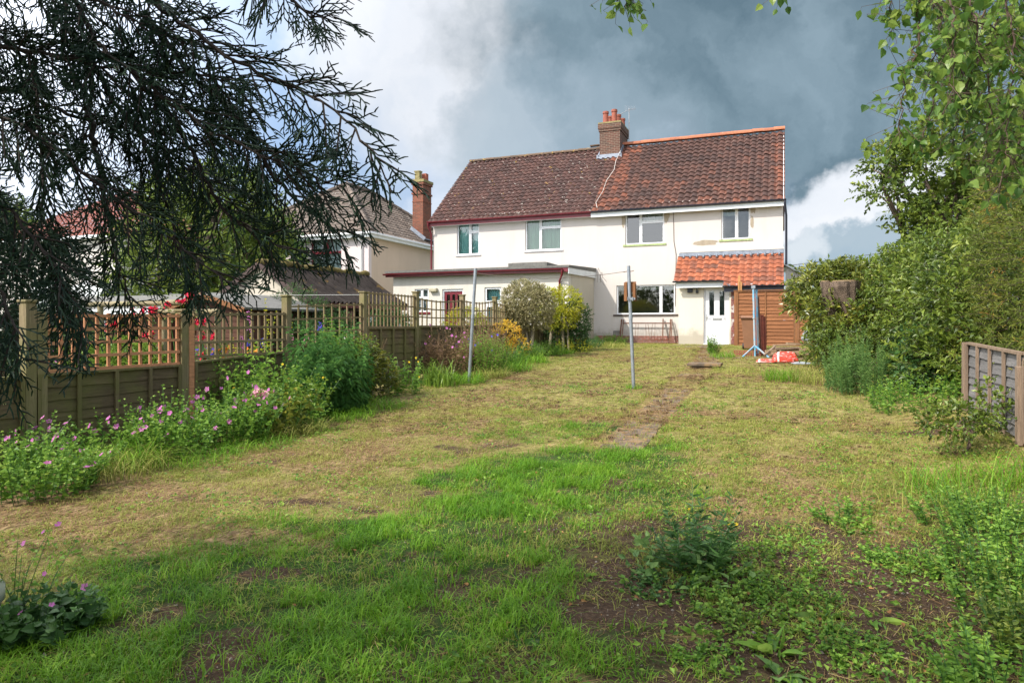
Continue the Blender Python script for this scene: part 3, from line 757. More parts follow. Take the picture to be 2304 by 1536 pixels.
aer = MB(); aer.tube([(-6.36, 30.0, 9.0), (-6.36, 30.0, 11.15)], .02, 6); aer.tube([(-6.44, 30.0, 9.55), (-6.3, 30.0, 9.5)], .02, 6); aer.tube([(-6.9, 29.6, 10.7), (-6.36, 30.0, 11.1), (-6.1, 30.2, 11.15)], .011, 5)
for k in range(7): aer.tube([(-6.5 + k * .06, 29.85 + k*.04, 10.95 + k * .02), (-6.5 + k * .06, 29.85 + k*.04, 11.25)], .005, 4)
aer.build('television_aerial', mt['alu'], house)
cw = [PY(1398, 345, 28.2)]
cable = [(-6.42, 28.55, 8.92), (-6.52, 28.1, 8.4), (-6.45, 27.5, 7.9), (-6.62, 26.9, 7.35), (-6.6, 26.2, 6.78), (-6.72, 25.6, 6.25), (-6.55, 25.15, 5.95)]
MB().tube(cable, .008, 5).build('cable', mt['white_cable'], house, smooth=True)
c0 = PY(1515, 470, YF - .02); MB().tube([(c0[0], YF - .02, EZ - .3), (c0[0] + .02, YF - .02, 4.6), (c0[0] + .1, YF - .025, 4.1), (c0[0] + .06, YF - .02, 2.2)], .009, 4).build('cable', mt['dark_cable'], house)
# ---- flat roofed extension (left house)
YE = 22.2; EXL = -13.68; EH = 3.36
E1 = px_rect(933, 650, 964, 702, YE); E2 = px_rect(995, 650, 1042, 770, YE); E3 = px_rect(1090, 646, 1128, 752, YE)
E2 = (E2[0], E2[1], GZ - .1, E2[3])
ext = MB().plate(EXL, XM, GZ - .4, EH, [E1, E2, E3], YE, YE + .22)
ext.box((EXL, YE + .22, GZ - .4), (EXL + .22, YF, EH)); ext.box((XM - .22, YE + .22, GZ - .4), (XM - .002, YF - .002, EH))
ext.build('extension_wall', mt['cream_wall'], house)
MB().box((XM - .001, YE + .3, GZ - .3), (XM + .012, YF - .004, EH - .05)).build('side_render', mt['side_wall'], house)
roofe = MB(); roofe.prism([(YE - .28, 3.45), (YE - .28, 3.53), (YF - .003, 3.70), (YF - .003, 3.56)], 'x', EXL - .2, XM + .1)
roofe.build('extension_roof', mt['felt'], house)
MB().box((EXL - .18, YE - .26, 3.30), (XM + .05, YE - .235, 3.445)).build('fascia', mt['maroon'], house)
gutter(EXL - .25, XM - .1, YE - .30, 3.42, 'maroon', r=.055)
sf = MB(); sf.prism([(YE - .24, 3.24), (YE - .24, 3.44), (YF - .003, 3.55), (YF - .003, 3.32)], 'x', XM + .055, XM + .08); sf.build('fascia', mt['white_board'], house)
MB().tube([(XM - .14, YE - .30, 3.38), (XM - .14, YE - .30, 3.22), (XM - .3, YE - .06, 3.02), (XM - .3, YE - .06, GZ)], .036, 8).build('downpipe', mt['maroon'], house, smooth=True)
MB().box((-9.4, 23.2, 3.57), (-7.9, 24.6, 3.78)).box((-9.3, 23.3, 3.781), (-8.0, 24.5, 3.80)).build('rooflight', mt['felt'], house)
window(house, *E1, YE + .06, [(0, .5, 0, .62), (.5, 1, 0, .62), (0, .5, .62, 1), (.5, 1, .62, 1)], fw=.05, curtain=[(0, 1, 0, 1, 'curtain_white')], sill='maroon')
window(house, *E3, YE + .06, [(0, 1, 0, .62), (0, 1, .68, 1)], fw=.08, curtain=[(0, 1, 0, .98, 'curtain_teal')])
dm = MB(); 
rd = window(house, E2[0] + .05, E2[1] - .05, GZ, E2[3] - .08, YE + .08, [(.08, .38, .45, .96), (.38, .66, .45, .96), (.66, .93, .45, .96)], fw=.04, frame='maroon', name='back_door')
MB().plate(E2[0], E2[1], GZ - .1, E2[3], [(E2[0] + .05, E2[1] - .05, GZ - .2, E2[3] - .08)], YE + .05, YE + .15).build('door_frame', mt['upvc'], house)
lp = PY(977, 652, YE); MB().box((lp[0] - .16, YE - .14, lp[2] - .08), (lp[0] + .16, YE, lp[2] + .06)).build('wall_light', mt['lamp_cover'], house, bevel=.03)
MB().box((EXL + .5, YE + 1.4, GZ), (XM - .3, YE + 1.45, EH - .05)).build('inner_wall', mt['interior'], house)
# ---- porch
YP = 24.75; PXL = -3.47
D1 = px_rect(1583, 644, 1641, 770, YP)
D1 = (D1[0], D1[1], GZ - .02, D1[3])
PTL = 2.98   # wall top
por = MB().plate(PXL, -.02, GZ - .3, PTL, [(D1[0], D1[1], GZ - .02, D1[3])], YP, YP + .15)
por.box((PXL, YP + .15, GZ - .3), (PXL + .15, YF - .003, PTL + .2)); por.box((-.17, YP + .15, GZ - .3), (-.02, YF - .003, PTL + .2))
por.build('porch_wall', mt['porch_wall'], house)
pr = PY(1657, 700, YP - .02)[0]
MB().box((D1[1] + .06, YP - .02, GZ - .3), (pr + .6, YP + .14, 2.66)).build('brick_pier', mt['brick_pier'], house)
zt = 4.02
def porch_slope(x0, x1, yb, seed):
    O = np.array([x0, yb, 0.0]); dirv = np.array([0, YF - 24.42, zt - 3.05]); dirv /= np.linalg.norm(dirv)
    top = np.array([x0, YF - .02, zt]); Ls = (YF - .02 - yb) / dirv[1]; O = top - dirv * Ls
    m_ = MB(); tile_roof(m_, O, (1, 0, 0), dirv, x1 - x0, Ls, .232, .235, .04, seed=seed); return m_, O, dirv, Ls
xs_ = PY(1628, 640, 24.3)[0]
m1, O1, dv, L1 = porch_slope(PXL - .12, xs_, 24.40, 1); m2, O2, _, L2 = porch_slope(xs_, .02, 24.16, 2)
m1.V += []; 
for V_, (F_, v_) in zip(m2.V, m2.F): pass
a_ = m1.build('porch_roof', mt['tile_orange'], house)
b_ = m2.build('porch_roof', mt['tile_orange'], house)
MB().prism([(24.5, O1[2] + .02), (YF - .003, zt - .04), (YF - .003, zt - .14), (24.5, O1[2] - .06)], 'x', PXL - .1, .0).build('porch_roof_boarding', mt['white_board'], house)
MB().box((PXL - .08, YF - .05, zt + .0), (.03, YF - .003, zt + .13)).bar((PXL - .08, YF - .03, zt + .03), (.03, YF - .03, zt + .03), .02, .02).build('lead_flashing', mt['lead'], house)
ls_ = MB(); 
for i in range(15):
    x = PXL + .1 + i * .232; ls_.tube([(x, YF - .02, zt + .05), (x, YF - .19, zt - .07)], [.025, .04], 6)
ls_.build('lead_flashing', mt['lead'], house, smooth=True)
MB().box((PXL - .06, YF - .06, zt + .14), (.03, YF - .002, zt + .20)).build('render_ledge', mt['cream_wall'], house)
gutter(PXL - .15, xs_, 24.36, O1[2] - .0, 'dark_pipe', r=.05); gutter(xs_ - .02, .06, 24.12, O2[2] - .0, 'dark_pipe', r=.05)
MB().tube([(xs_, 24.36, O1[2] - .03), (xs_ + .02, 24.3, O1[2] - .12), (xs_ + .2, 24.16, O1[2] - .2), (xs_ + .3, 24.14, O2[2] - .06)], .035, 7).build('downpipe', mt['dark_pipe'], house, smooth=True)
MB().box((PXL - .05, 24.46, O1[2] - .23), (xs_ + .02, 24.49, O1[2] - .03)).build('fascia', mt['white_board'], house)
MB().box((xs_ + .02, 24.2, O2[2] - .2), (.03, 24.23, O2[2] - .03)).build('fascia', mt['dark_pipe'], house)
MB().box((xs_ + .02, 24.23, PTL - .12), (-.02, YP, PTL - .08)).build('soffit', mt['white_board'], house)
# door
dx0, dx1, dz0, dz1 = D1[0] + .06, D1[1] - .02, GZ + .03, D1[3] - .03
dw, dh = dx1 - dx0, dz1 - dz0; yd = YP + .09
gl = [(dx0 + dw * .16, dx0 + dw * .37, dz0 + dh * .50, dz0 + dh * .93), (dx0 + dw * .60, dx0 + dw * .81, dz0 + dh * .50, dz0 + dh * .93)]
door = MB().plate(dx0, dx1, dz0, dz1, gl, yd, yd + .05)
for g_ in gl:
    door.plate(g_[0] - .02, g_[1] + .02, g_[2] - .02, g_[3] + .02, [g_], yd - .01, yd + .01)
for a in (.14, .56):
    r_ = (dx0 + dw * a, dx0 + dw * (a + .26), dz0 + dh * .07, dz0 + dh * .36)
    door.plate(r_[0], r_[1], r_[2], r_[3], [(r_[0] + .022, r_[1] - .022, r_[2] + .022, r_[3] - .022)], yd - .009, yd + .01)
    door.box((r_[0] + .05, yd - .006, r_[2] + .05), (r_[1] - .05, yd + .01, r_[3] - .05))
do = door.build('front_door', mt['upvc'], house)
for g_ in gl: MB().box((g_[0] - .005, yd + .02, g_[2] - .005), (g_[1] + .005, yd + .03, g_[3] + .005)).build('pane', mt['sill_dark'] if False else mt['glass'], do)
MB().plate(D1[0], D1[1], GZ - .0, D1[3], [(D1[0] + .055, D1[1] - .015, GZ - .1, D1[3] - .025)], YP + .07, YP + .13).build('door_frame', mt['upvc'], house)
MB().box((D1[0], YP - .05, GZ - .06), (D1[1], YP + .13, GZ + .025)).build('doorstep', mt['upvc'], house)
MB().box((dx0 + dw * .30, yd - .02, dz0 + dh * .415), (dx0 + dw * .70, yd, dz0 + dh * .455)).build('letterbox', mt['silver'], do)
h_ = MB(); h_.box((dx0 + .02, yd - .012, dz0 + dh * .40), (dx0 + .055, yd, dz0 + dh * .52)); h_.tube([(dx0 + .037, yd - .01, dz0 + dh * .48), (dx0 + .037, yd - .06, dz0 + dh * .475), (dx0 + .15, yd - .06, dz0 + dh * .472)], .012, 6)
h_.build('handle', mt['silver'], do)
cu = bpy.data.curves.new('house_number', 'FONT'); cu.body = '75'; cu.size = .11; cu.extrude = .003
tn = bpy.data.objects.new('house_number', cu); scene.collection.objects.link(tn); tn.rotation_euler = (radians(90), 0, 0)
tn.location = tuple(np.array([dx0 + dw * .76, yd - .004, dz0 + dh * .415]) - ORG[house.name]); tn.parent = house
cu.materials.append(mt['silver'])
me_ = bpy.data.meshes.new_from_object(tn); tn2 = bpy.data.objects.new('house_number', me_); scene.collection.objects.link(tn2); tn2.rotation_euler = tn.rotation_euler; tn2.location = tn.location; tn2.parent = house; bpy.data.objects.remove(tn); tn2.name = 'house_number'
# porch lights
q = PY(1553, 653, YP); ln = MB().box((q[0] - .09, YP - .1, q[2] - .09), (q[0] + .09, YP - .002, q[2] + .06)).build('wall_light', mt['black_plastic'], house, bevel=.01)
q = PY(1568, 647, YP); fo = MB(); fo.box((q[0] - .12, YP - .17, q[2] - .04), (q[0] + .1, YP - .07, q[2] + .09)); fo.tube([(q[0], YP - .12, q[2] - .02), (q[0] + .02, YP - .03, q[2] - .14), (q[0] + .02, YP, q[2] - .14)], .02, 6); fo.box((q[0] - .03, YP - .1, q[2] - .2), (q[0] + .06, YP - .01, q[2] - .1))
fo = fo.build('security_floodlight', mt['black_plastic'], house, bevel=.008)
MB().box((q[0] - .095, YP - .176, q[2] - .015), (q[0] + .075, YP - .171, q[2] + .065)).build('lamp_glass', mt['silver'], fo)
MB().box((PXL - .0, YP - .02, GZ - .3), (D1[0], YP + .1, GZ - .02)).build('concrete_footing', mt['slab'], house)

# ================================================================== hipped neighbour
NX1, NX0, NY0, NY1 = -18.9, -27.8, 28.4, 39.6
NE = 6.1; NA = 9.66; HA = 4.43
nb = thing('neighbour_house', (NX1, NY0, .8), 'pinkish pebbledashed house with hipped grey tile roof and tall brick chimney', 'house')
NWa = px_rect(700, 537, 768, 640, NY0)
w_ = MB().plate(NX0, NX1, .4, NE, [NWa], NY0, NY0 + .25); w_.box((NX0, NY0 + .25, .4), (NX0 + .25, NY1, NE)); w_.box((NX0 + .25, NY1 - .25, .4), (NX1 - .25, NY1, NE))
w_.build('wall', mt['pebble_wall'], nb)
MB().box((NX1 - .25, NY0 + .25, .4), (NX1, NY1, NE)).build('wall', mt['peach_wall'], nb)['label'] = 'peach rendered side wall'
window(nb, *NWa, NY0 + .08, [(0, .52, .70, 1), (.52, 1, .70, 1), (0, 1, 0, .70)], fw=.055, frame='maroon', curtain=[(0, 1, .0, .68, 'curtain_white'), (0, 1, .7, 1, 'curtain_white')])
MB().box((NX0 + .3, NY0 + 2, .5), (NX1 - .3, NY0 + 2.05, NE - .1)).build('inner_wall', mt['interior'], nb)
ov = .35
mh = MB(); ex0, ex1, ey0, ey1 = NX0 - ov, NX1 + ov, NY0 - ov, NY1 + ov
xm = (NX0 + NX1) / 2; half = (ex1 - ex0) / 2; rise = NA - NE; 
ridy0, ridy1 = ey0 + half, ey1 - half
# core
mh.add([(ex0, ey0, NE - .1), (ex1, ey0, NE - .1), (ex1, ey1, NE - .1), (ex0, ey1, NE - .1), (xm, ridy0, NA - .05), (xm, ridy1, NA - .05)],
       [(0, 1, 4, 4)], .5) if False else None
cr_ = MB(); cr_.add([(ex0, ey0, NE - .1), (ex1, ey0, NE - .1), (ex1, ey1, NE - .1), (ex0, ey1, NE - .1), (xm, ridy0, NA - .05), (xm, ridy1, NA - .05)], [(1, 2, 5, 4), (3, 0, 4, 5), (3, 2, 1, 0)])
cr_.add([(ex0, ey0, NE - .1), (ex1, ey0, NE - .1), (xm, ridy0, NA - .05), (ex1, ey1, NE - .1), (ex0, ey1, NE - .1), (xm, ridy1, NA - .05)], [(0, 1, 2), (3, 4, 5)])
cr_.build('roof_boarding', mt['felt'], nb)
S = math.hypot(half, rise)
fw_ = np.array([0, half, rise]) / S; rw_ = np.array([-half, 0, rise]) / S
def ext_front(t): f = t / S; return (half * f, 2 * half - half * f)
def ext_side(t): f = t / S; return (half * f, (ey1 - ey0) - half * f)
tile_roof(mh, (ex0, ey0, NE - .05), (1, 0, 0), fw_, 2 * half, S, .30, .34, .030, ext=ext_front, seed=21, flatp=False)
tile_roof(mh, (ex1, ey0, NE - .05), (0, 1, 0), rw_, ey1 - ey0, S, .30, .34, .030, ext=ext_side, seed=22)
tile_roof(mh, (ex0, ey0, NE - .05), (0, 1, 0), -rw_ * np.array([1, 1, -1]), ey1 - ey0, S, .30, .34, .030, ext=ext_side, seed=23, res=3)
mh.build('roof', mt['tile_grey'], nb)
def hipline(a, b, parent, mat='tile_grey', r=.13, n=14):
    m_ = MB(); a = np.array(a); b = np.array(b)
    for i in range(n):
        m_.tube([a + (b - a) * i / n, a + (b - a) * (i + 1.02) / n], [r * 1.08, r * .95], 8, RNG.random(), caps=True)
    m_.build('hip_tiles', mt[mat], parent)
hipline((ex1, ey0, NE), (xm, ridy0, NA + .03), nb); hipline((ex0, ey0, NE), (xm, ridy0, NA + .03), nb); hipline((xm, ridy0, NA + .03), (xm, ridy1, NA + .03), nb, n=5); hipline((ex1, ey1, NE), (xm, ridy1, NA + .03), nb)
gt = MB(); gt.bar((ex0, ey0 - .03, NE - .08), (ex1 + .06, ey0 - .03, NE - .08), .1, .11); gt.bar((ex1 + .03, ey0, NE - .08), (ex1 + .03, ey1, NE - .08), .1, .11)
gt.build('gutter', mt['upvc'], nb, bevel=.02)
fs = MB(); fs.box((ex0 + .02, ey0 + .03, NE - .28), (ex1 - .02, ey0 + .06, NE - .06)); fs.box((ex1 - .05, ey0 + .06, NE - .28), (ex1 - .02, ey1, NE - .06)); fs.box((ex0 + .05, ey0 + .06, NE - .25), (ex1 - .05, NY0, NE - .22)); fs.box((NX1, NY0, NE - .25), (ex1 - .05, NY1, NE - .22)); fs.build('fascia', mt['white_board'], nb)
dpx = PY(815, 600, NY0)[0]
MB().tube([(dpx, ey0 - .03, NE - .12), (dpx, ey0 - .03, NE - .3), (dpx + .02, NY0 - .07, NE - .55), (dpx + .02, NY0 - .07, .9)], .045, 8).build('downpipe', mt['upvc'], nb, smooth=True)
q = PY(793, 610, NY0); dish = MB()
th = np.linspace(0, 2*pi, 20, endpoint=False); V = [(q[0] + .1, NY0 - .32, q[2])] + [(q[0] + .1 + .10 * cos(t) , NY0 - .42 + .04 * cos(t), q[2] + .3 * sin(t)) for t in th]
dish.add(V, [(0, 1 + i, 1 + (i + 1) % 20) for i in range(20)]); dish.tube([(q[0] + .1, NY0 - .32, q[2]), (q[0] + .1, NY0, q[2])], .02, 5); dish.build('satellite_dish', mt['felt'], nb)
chx0, chx1, chy0, chy1 = -19.68, -19.0, 34.0, 34.98
c2 = MB(); c2.box((chx0, chy0, 6.0), (chx1, chy1, 9.55)); c2.box((chx0 - .05, chy0 - .05, 9.0), (chx1 + .05, chy1 + .05, 9.1)); c2.box((chx0 - .06, chy0 - .06, 9.55), (chx1 + .06, chy1 + .06, 9.68))
for z in (7.0, 8.55): c2.box((chx0 - .02, chy0 - .02, z), (chx1 + .02, chy1 + .02, z + .05))
c2o = c2.build('chimney', mt['brick_red'], nb)
MB().box((chx0 - .09, chy0 - .09, 9.682), (chx1 + .09, chy1 + .09, 9.83)).build('mossy_cap', mt['mossy_cement'], c2o)
MB().box((chx0 + .08, chy0 + .12, 9.80), (chx0 + .38, chy0 + .4, 10.33)).box((chx0 + .05, chy0 + .09, 10.3), (chx0 + .41, chy0 + .43, 10.37)).build('chimney_pot', mt['mossy_cement'], c2o)
MB().box((chx0 + .3, chy0 + .55, 9.80), (chx0 + .58, chy0 + .82, 10.28)).build('chimney_pot', mt['terracotta'], c2o)
MB().bar((chx0 - .08, chy0 - .05, 7.1), (chx1 + .15, chy0 - .05, 6.42), .05, .2).bar((chx1 + .1, chy0 - .05, 6.42), (chx1 + .1, chy1 + .1, 6.42), .2, .05).build('lead_flashing', mt['lead'], nb)
ae = MB(); ap = np.array([chx0 - .1, 34.5, 8.3]); ae.tube([ap, ap + (0, 0, 1.9)], .02, 5); ae.tube([ap + (-.55, 0, 1.75), ap + (.15, 0, 1.65)], .012, 4)
for k in range(7): ae.tube([ap + (-.5 + k*.1, -.25, 1.74 - k*.013), ap + (-.5 + k*.1, .25, 1.74 - k*.013)], .007, 4)
ae.build('television_aerial', mt['alu'], nb)

# ================================================================== low outbuilding with corrugated roof
KX0, KXR, KX1, KY0, KY1 = -14.3, -12.85, -11.5, 14.3, 19.1
kb = thing('outbuilding', (KX1, KY0, .55), 'low garage with mossy dark corrugated roof and maroon fascia beyond the trellis', 'outbuilding')
w_ = MB(); w_.prism([(KX0, .3), (KX1, .3), (KX1, 2.2), (KXR, 3.08), (KX0, 2.2)], 'y', KY0, KY0 + .15)
w_.prism([(KX0, .3), (KX1, .3), (KX1, 2.2), (KXR, 3.08), (KX0, 2.2)], 'y', KY1 - .15, KY1)
w_.box((KX0, KY0 + .15, .3), (KX0 + .15, KY1 - .15, 2.2)); w_.build('wall', mt['side_wall'], kb)
sw = MB().plate(0, 1, 0, 1, [], 0, 1) if False else MB()
sw.box((KX1 - .15, KY0 + .15, .3), (KX1, KY0 + .9, 2.2)); sw.box((KX1 - .15, KY0 + .9, 1.9), (KX1, KY1 - .15, 2.2)); sw.box((KX1 - .15, KY1 - 1.2, .3), (KX1, KY1 - .15, 1.9)); sw.build('side_wall', mt['dark_wall'], kb)
MB().box((KX1 - .12, 16.1, .4), (KX1 - .07, 16.7, 1.9)).build('door', mt['maroon'], kb)
MB().box((KX1 - .12, 17.2, 1.1), (KX1 - .07, 17.75, 1.75)).build('window', mt['curtain_white'], kb)
cg = MB()
for (xa, za, xb, zb, sg) in ((KX1 + .22, 2.13, KXR, 3.16, 1), (KX0 - .22, 2.13, KXR, 3.16, -1)):
    ys = np.linspace(KY0 - .15, KY1 + .15, 240); pr_ = .045 * np.sin((ys - KY0) * 2 * pi / .19)
    d_ = np.array([xb - xa, zb - za]); d_ /= np.linalg.norm(d_); nn = np.array([-d_[1], d_[0]]); nn = nn if nn[1] > 0 else -nn
    rows_ = 6; P_ = []
    for r in range(rows_ + 1):
        f = r / rows_; sag = -.05 * sin(pi * f)
        P_.append(np.stack([xa + (xb - xa) * f + nn[0] * (pr_ + sag), ys, za + (zb - za) * f + nn[1] * (pr_ + sag) + .02 * np.sin(ys * 1.1)], 1))
    V = np.vstack(P_); n = len(ys); i = np.arange(n - 1)
    for r in range(rows_): cg.add(V, np.stack([r*n + i, r*n + i + 1, (r+1)*n + i + 1, (r+1)*n + i], 1))
cg.build('corrugated_roof', mt['corrugated'], kb, smooth=True)
ys = np.linspace(KY0 - .15, KY1 + .15, 40); MB().tube([(KXR, y, 3.17 + .02 * math.sin(y * 3) + .02 * math.sin(y * 7)) for y in ys], [.10 + .02 * math.sin(k * 1.7) for k in range(40)], 8).build('mossy_ridge', mt['moss'], kb, smooth=True)
vg = MB(); vg.bar((KX1 + .25, KY0 - .16, 2.08), (KXR, KY0 - .16, 3.1), .03, .12); vg.bar((KX0 - .25, KY0 - .16, 2.08), (KXR, KY0 - .16, 3.1), .03, .12); vg.build('verge_board', mt['dark_wall'], kb)
MB().box((KX1 + .12, KY0 - .15, 1.98), (KX1 + .15, KY1 + .15, 2.14)).build('fascia', mt['maroon'], kb)

# ================================================================== far houses
fh = thing('far_house', (-28, 20, .7), 'white house with dull red hipped roof glimpsed behind the dark conifer branches', 'house')
FX0, FX1, FY0, FY1 = -33.5, -25.6, 20.0, 28.0
FW = px_rect(112, 610, 140, 645, FY0); FW2 = px_rect(182, 600, 205, 645, FY0)
w_ = MB().plate(FX0, FX1, .3, 5.3, [FW, FW2], FY0, FY0 + .25); w_.box((FX1 - .25, FY0 + .25, .3), (FX1, FY1, 5.3)); w_.box((FX0, FY0 + .25, .3), (FX0 + .25, FY1, 5.3)); w_.box((FX0, FY1 - .2, .3), (FX1, FY1, 5.3)); w_.build('wall', mt['white_wall'], fh)
window(fh, *FW, FY0 + .06, [(0, .5, 0, 1), (.5, 1, 0, 1)]); window(fh, *FW2, FY0 + .06, [(0, .5, 0, 1), (.5, 1, 0, 1)])
MB().box((FX0 + .3, FY0 + 2, .5), (FX1 - .3, FY0 + 2.05, 5.2)).build('inner_wall', mt['interior'], fh)
m_ = MB(); hf = (FX1 - FX0) / 2 + .3; xm_ = (FX0 + FX1) / 2; Sx = math.hypot(hf, 2.9)
tile_roof(m_, (FX0 - .3, FY0 - .3, 5.25), (1, 0, 0), (0, hf, 2.9), 2 * hf, Sx, .24, .3, .03, ext=lambda t: (hf * t / Sx, 2 * hf - hf * t / Sx), seed=31, res=4)
tile_roof(m_, (FX1 + .3, FY0 - .3, 5.25), (0, 1, 0), (-hf, 0, 2.9), FY1 - FY0 + .6, Sx, .24, .3, .03, ext=lambda t: (hf * t / Sx, FY1 - FY0 + .6 - hf * t / Sx), seed=32, res=4)
m_.build('roof', mt['tile_red'], fh)
MB().add([(FX0 - .3, FY0 - .3, 5.2), (FX1 + .3, FY0 - .3, 5.2), (FX1 + .3, FY1 + .3, 5.2), (FX0 - .3, FY1 + .3, 5.2)], [(0, 1, 2, 3)]).bar((FX0 - .3, FY0 - .33, 5.18), (FX1 + .3, FY0 - .33, 5.18), .08, .12).build('gutter', mt['white_board'], fh)
# white conservatory band under it
cs = thing('conservatory', (-23, 17, .7), 'low white conservatory in front of the white house with the dull red roof', 'conservatory')
a = PY(70, 655, 17); b = PY(232, 655, 17)
MB().box((a[0], 17, .5), (b[0], 20, 2.5)).box((a[0] - .1, 16.9, 2.5), (b[0] + .1, 20, 2.95)).build('frame', mt['white_board'], cs)
for k in range(5):
    x = a[0] + .15 + k * (b[0] - a[0] - .2) / 5; MB().box((x, 16.98, 1.0), (x + .9, 17.0, 2.35)).build('pane', mt['glass'], cs)
# gable seen above the hedge on the right
gh = thing('gable_house', (9, 44, 1), 'far white weatherboarded gable end with dark roof peeping over the hedge', 'house')
p = PY(2115, 530, 44); gx, gz = p[0], p[2]
MB().prism([(gx - 3.2, 1), (gx + 1.2, 1), (gx + 1.2, gz - 1.5), (gx, gz - .1), (gx - 3.2, gz - 2.6)], 'y', 44, 50).build('wall', mt['white_board'], gh)
rr_ = MB(); rr_.bar((gx - 3.5, 47, gz - 2.9), (gx, 47, gz), 6.6, .14); rr_.bar((gx + 1.6, 47, gz - 1.9), (gx, 47, gz), 6.6, .14); rr_.build('roof', mt['tile_grey'], gh)
# small white building seen between the porch and the shrub
wb = thing('white_annexe', (1, 34, 1), 'small white wall with sloping top just right of the tiled porch', 'outbuilding')
a = PY(1768, 600, 32); b = PY(1800, 640, 32)
MB().prism([(a[0], .8), (b[0] + .4, .8), (b[0] + .4, a[2] - .55), (a[0], a[2] + .1)], 'y', 32, 36).build('wall', mt['white_wall'], wb)
MB().bar((a[0] - .1, 34, a[2] + .14), (b[0] + .5, 34, a[2] - .58), 4.3, .07).build('roof', mt['white_board'], wb)
for o_ in (fh, cs, gh, wb): pass

# ================================================================== sheds beyond the trellis
sh = thing('garden_shed', (-11.5, 11, .4), 'small dark brown shed with pitched felt roof behind the rose arch', 'shed')
ap = PY(470, 660, 11.0); ea = PY(557, 692, 11.0); xl_ = 2 * ap[0] - ea[0]
MB().prism([(xl_ + .1, .2), (ea[0] - .1, .2), (ea[0] - .1, ea[2] - .03), (ap[0], ap[2] - .06), (xl_ + .1, ea[2] - .03)], 'y', 11.0, 13.2).build('wall', mt['wood_shed'], sh)
bd = MB()
for k in range(16):
    z = .3 + k * .115
    if z < ea[2] - .1: bd.box((xl_ + .1, 10.985, z), (ea[0] - .1, 11.0, z + .105), RNG.random())
bd.build('cladding_board', mt['wood_shed'], sh)
r_ = MB(); r_.bar((ap[0], 12.1, ap[2]), (ea[0] + .12, 12.1, ea[2] - .02), 2.6, .05); r_.bar((ap[0], 12.1, ap[2]), (xl_ - .12, 12.1, ea[2] - .02), 2.6, .05); r_.build('roof', mt['felt'], sh)
MB().bar((ap[0], 10.79, ap[2] - .04), (ea[0] + .1, 10.79, ea[2] - .06), .02, .1).bar((ap[0], 10.79, ap[2] - .04), (xl_ - .1, 10.79, ea[2] - .06), .02, .1).build('verge_board', mt['wood_brown_post'], sh)
w_ = PY(420, 740, 10.98); MB().plate(w_[0] - .2, w_[0] + .25, w_[2] - .1, w_[2] + .5, [(w_[0] - .15, w_[0] + .2, w_[2] - .05, w_[2] + .45)], 10.95, 10.99).build('window_frame', mt['wood_brown_post'], sh)
sm = thing('summerhouse', (-14, 11.6, .4), 'long brown timber summerhouse with low grey felt roof behind the roses', 'summerhouse')
a = PY(95, 690, 11.6); b = PY(385, 690, 11.6)
MB().plate(a[0], b[0], .2, 1.78, [(b[0] - 2.3, b[0] - 1.7, 1.0, 1.6), (b[0] - 1.6, b[0] - 1.0, 1.0, 1.6), (b[0] - 4.5, b[0] - 3.7, .3, 1.6)], 11.6, 11.7).box((b[0] - .1, 11.7, .2), (b[0], 13.5, 1.78)).box((a[0], 13.4, .2), (b[0], 13.5, 1.9)).build('wall', mt['wood_shed'], sm)
MB().prism([(11.3, 1.80), (11.3, 1.86), (12.5, 2.24), (13.8, 1.86), (13.8, 1.8), (12.5, 2.18)], 'x', a[0] - .2, b[0] + .2).build('roof', mt['felt'], sm)
MB().box((a[0] - .2, 11.28, 1.74), (b[0] + .2, 11.299, 1.86)).build('fascia', mt['white_board'], sm)
# rustic rose arch
ra = thing('rustic_pergola', (-9, 8.5, .3), 'rustic round pole arch carrying crimson roses beyond the trellis', 'pergola')
p1 = PY(369, 672, 8.6)[0]; p2 = PY(489, 690, 8.6)[0]; p0 = PY(225, 672, 8.6)[0]
for x, zt_ in ((p0, 1.86), (p1, 1.84), (p2, 1.72)):
    MB().tube([(x, 8.6, .1), (x + .01, 8.6, zt_)], [.055, .05], 8).build('post', mt['rustic'], ra, smooth=True)
MB().tube([(p0 - .3, 8.6, 1.85), (p1 + .35, 8.62, 1.86)], .05, 8).build('rail', mt['rustic'], ra, smooth=True)
MB().tube([(p1 - .1, 8.5, 1.70), (p2 + .12, 8.5, 1.69)], .05, 8).build('rail', mt['rustic'], ra, smooth=True)
q = PY(945, 737, 19.5)
bt = thing('blue_tub', (q[0], 19.5, .6), 'blue plastic tub below the small window behind the trellis', 'tub')
MB().tube([(q[0], 19.5, .6), (q[0], 19.5, q[2] - .05), (q[0], 19.5, q[2] - .05), (q[0], 19.5, q[2])], [.28, .38, .42, .42], 18).build('tub_body', mt['tub_blue'], bt)
# ------------------------------------------------------------------ ground sheet with worn patches
def gp(px, py): q = G(px, py); return q[0], q[1]
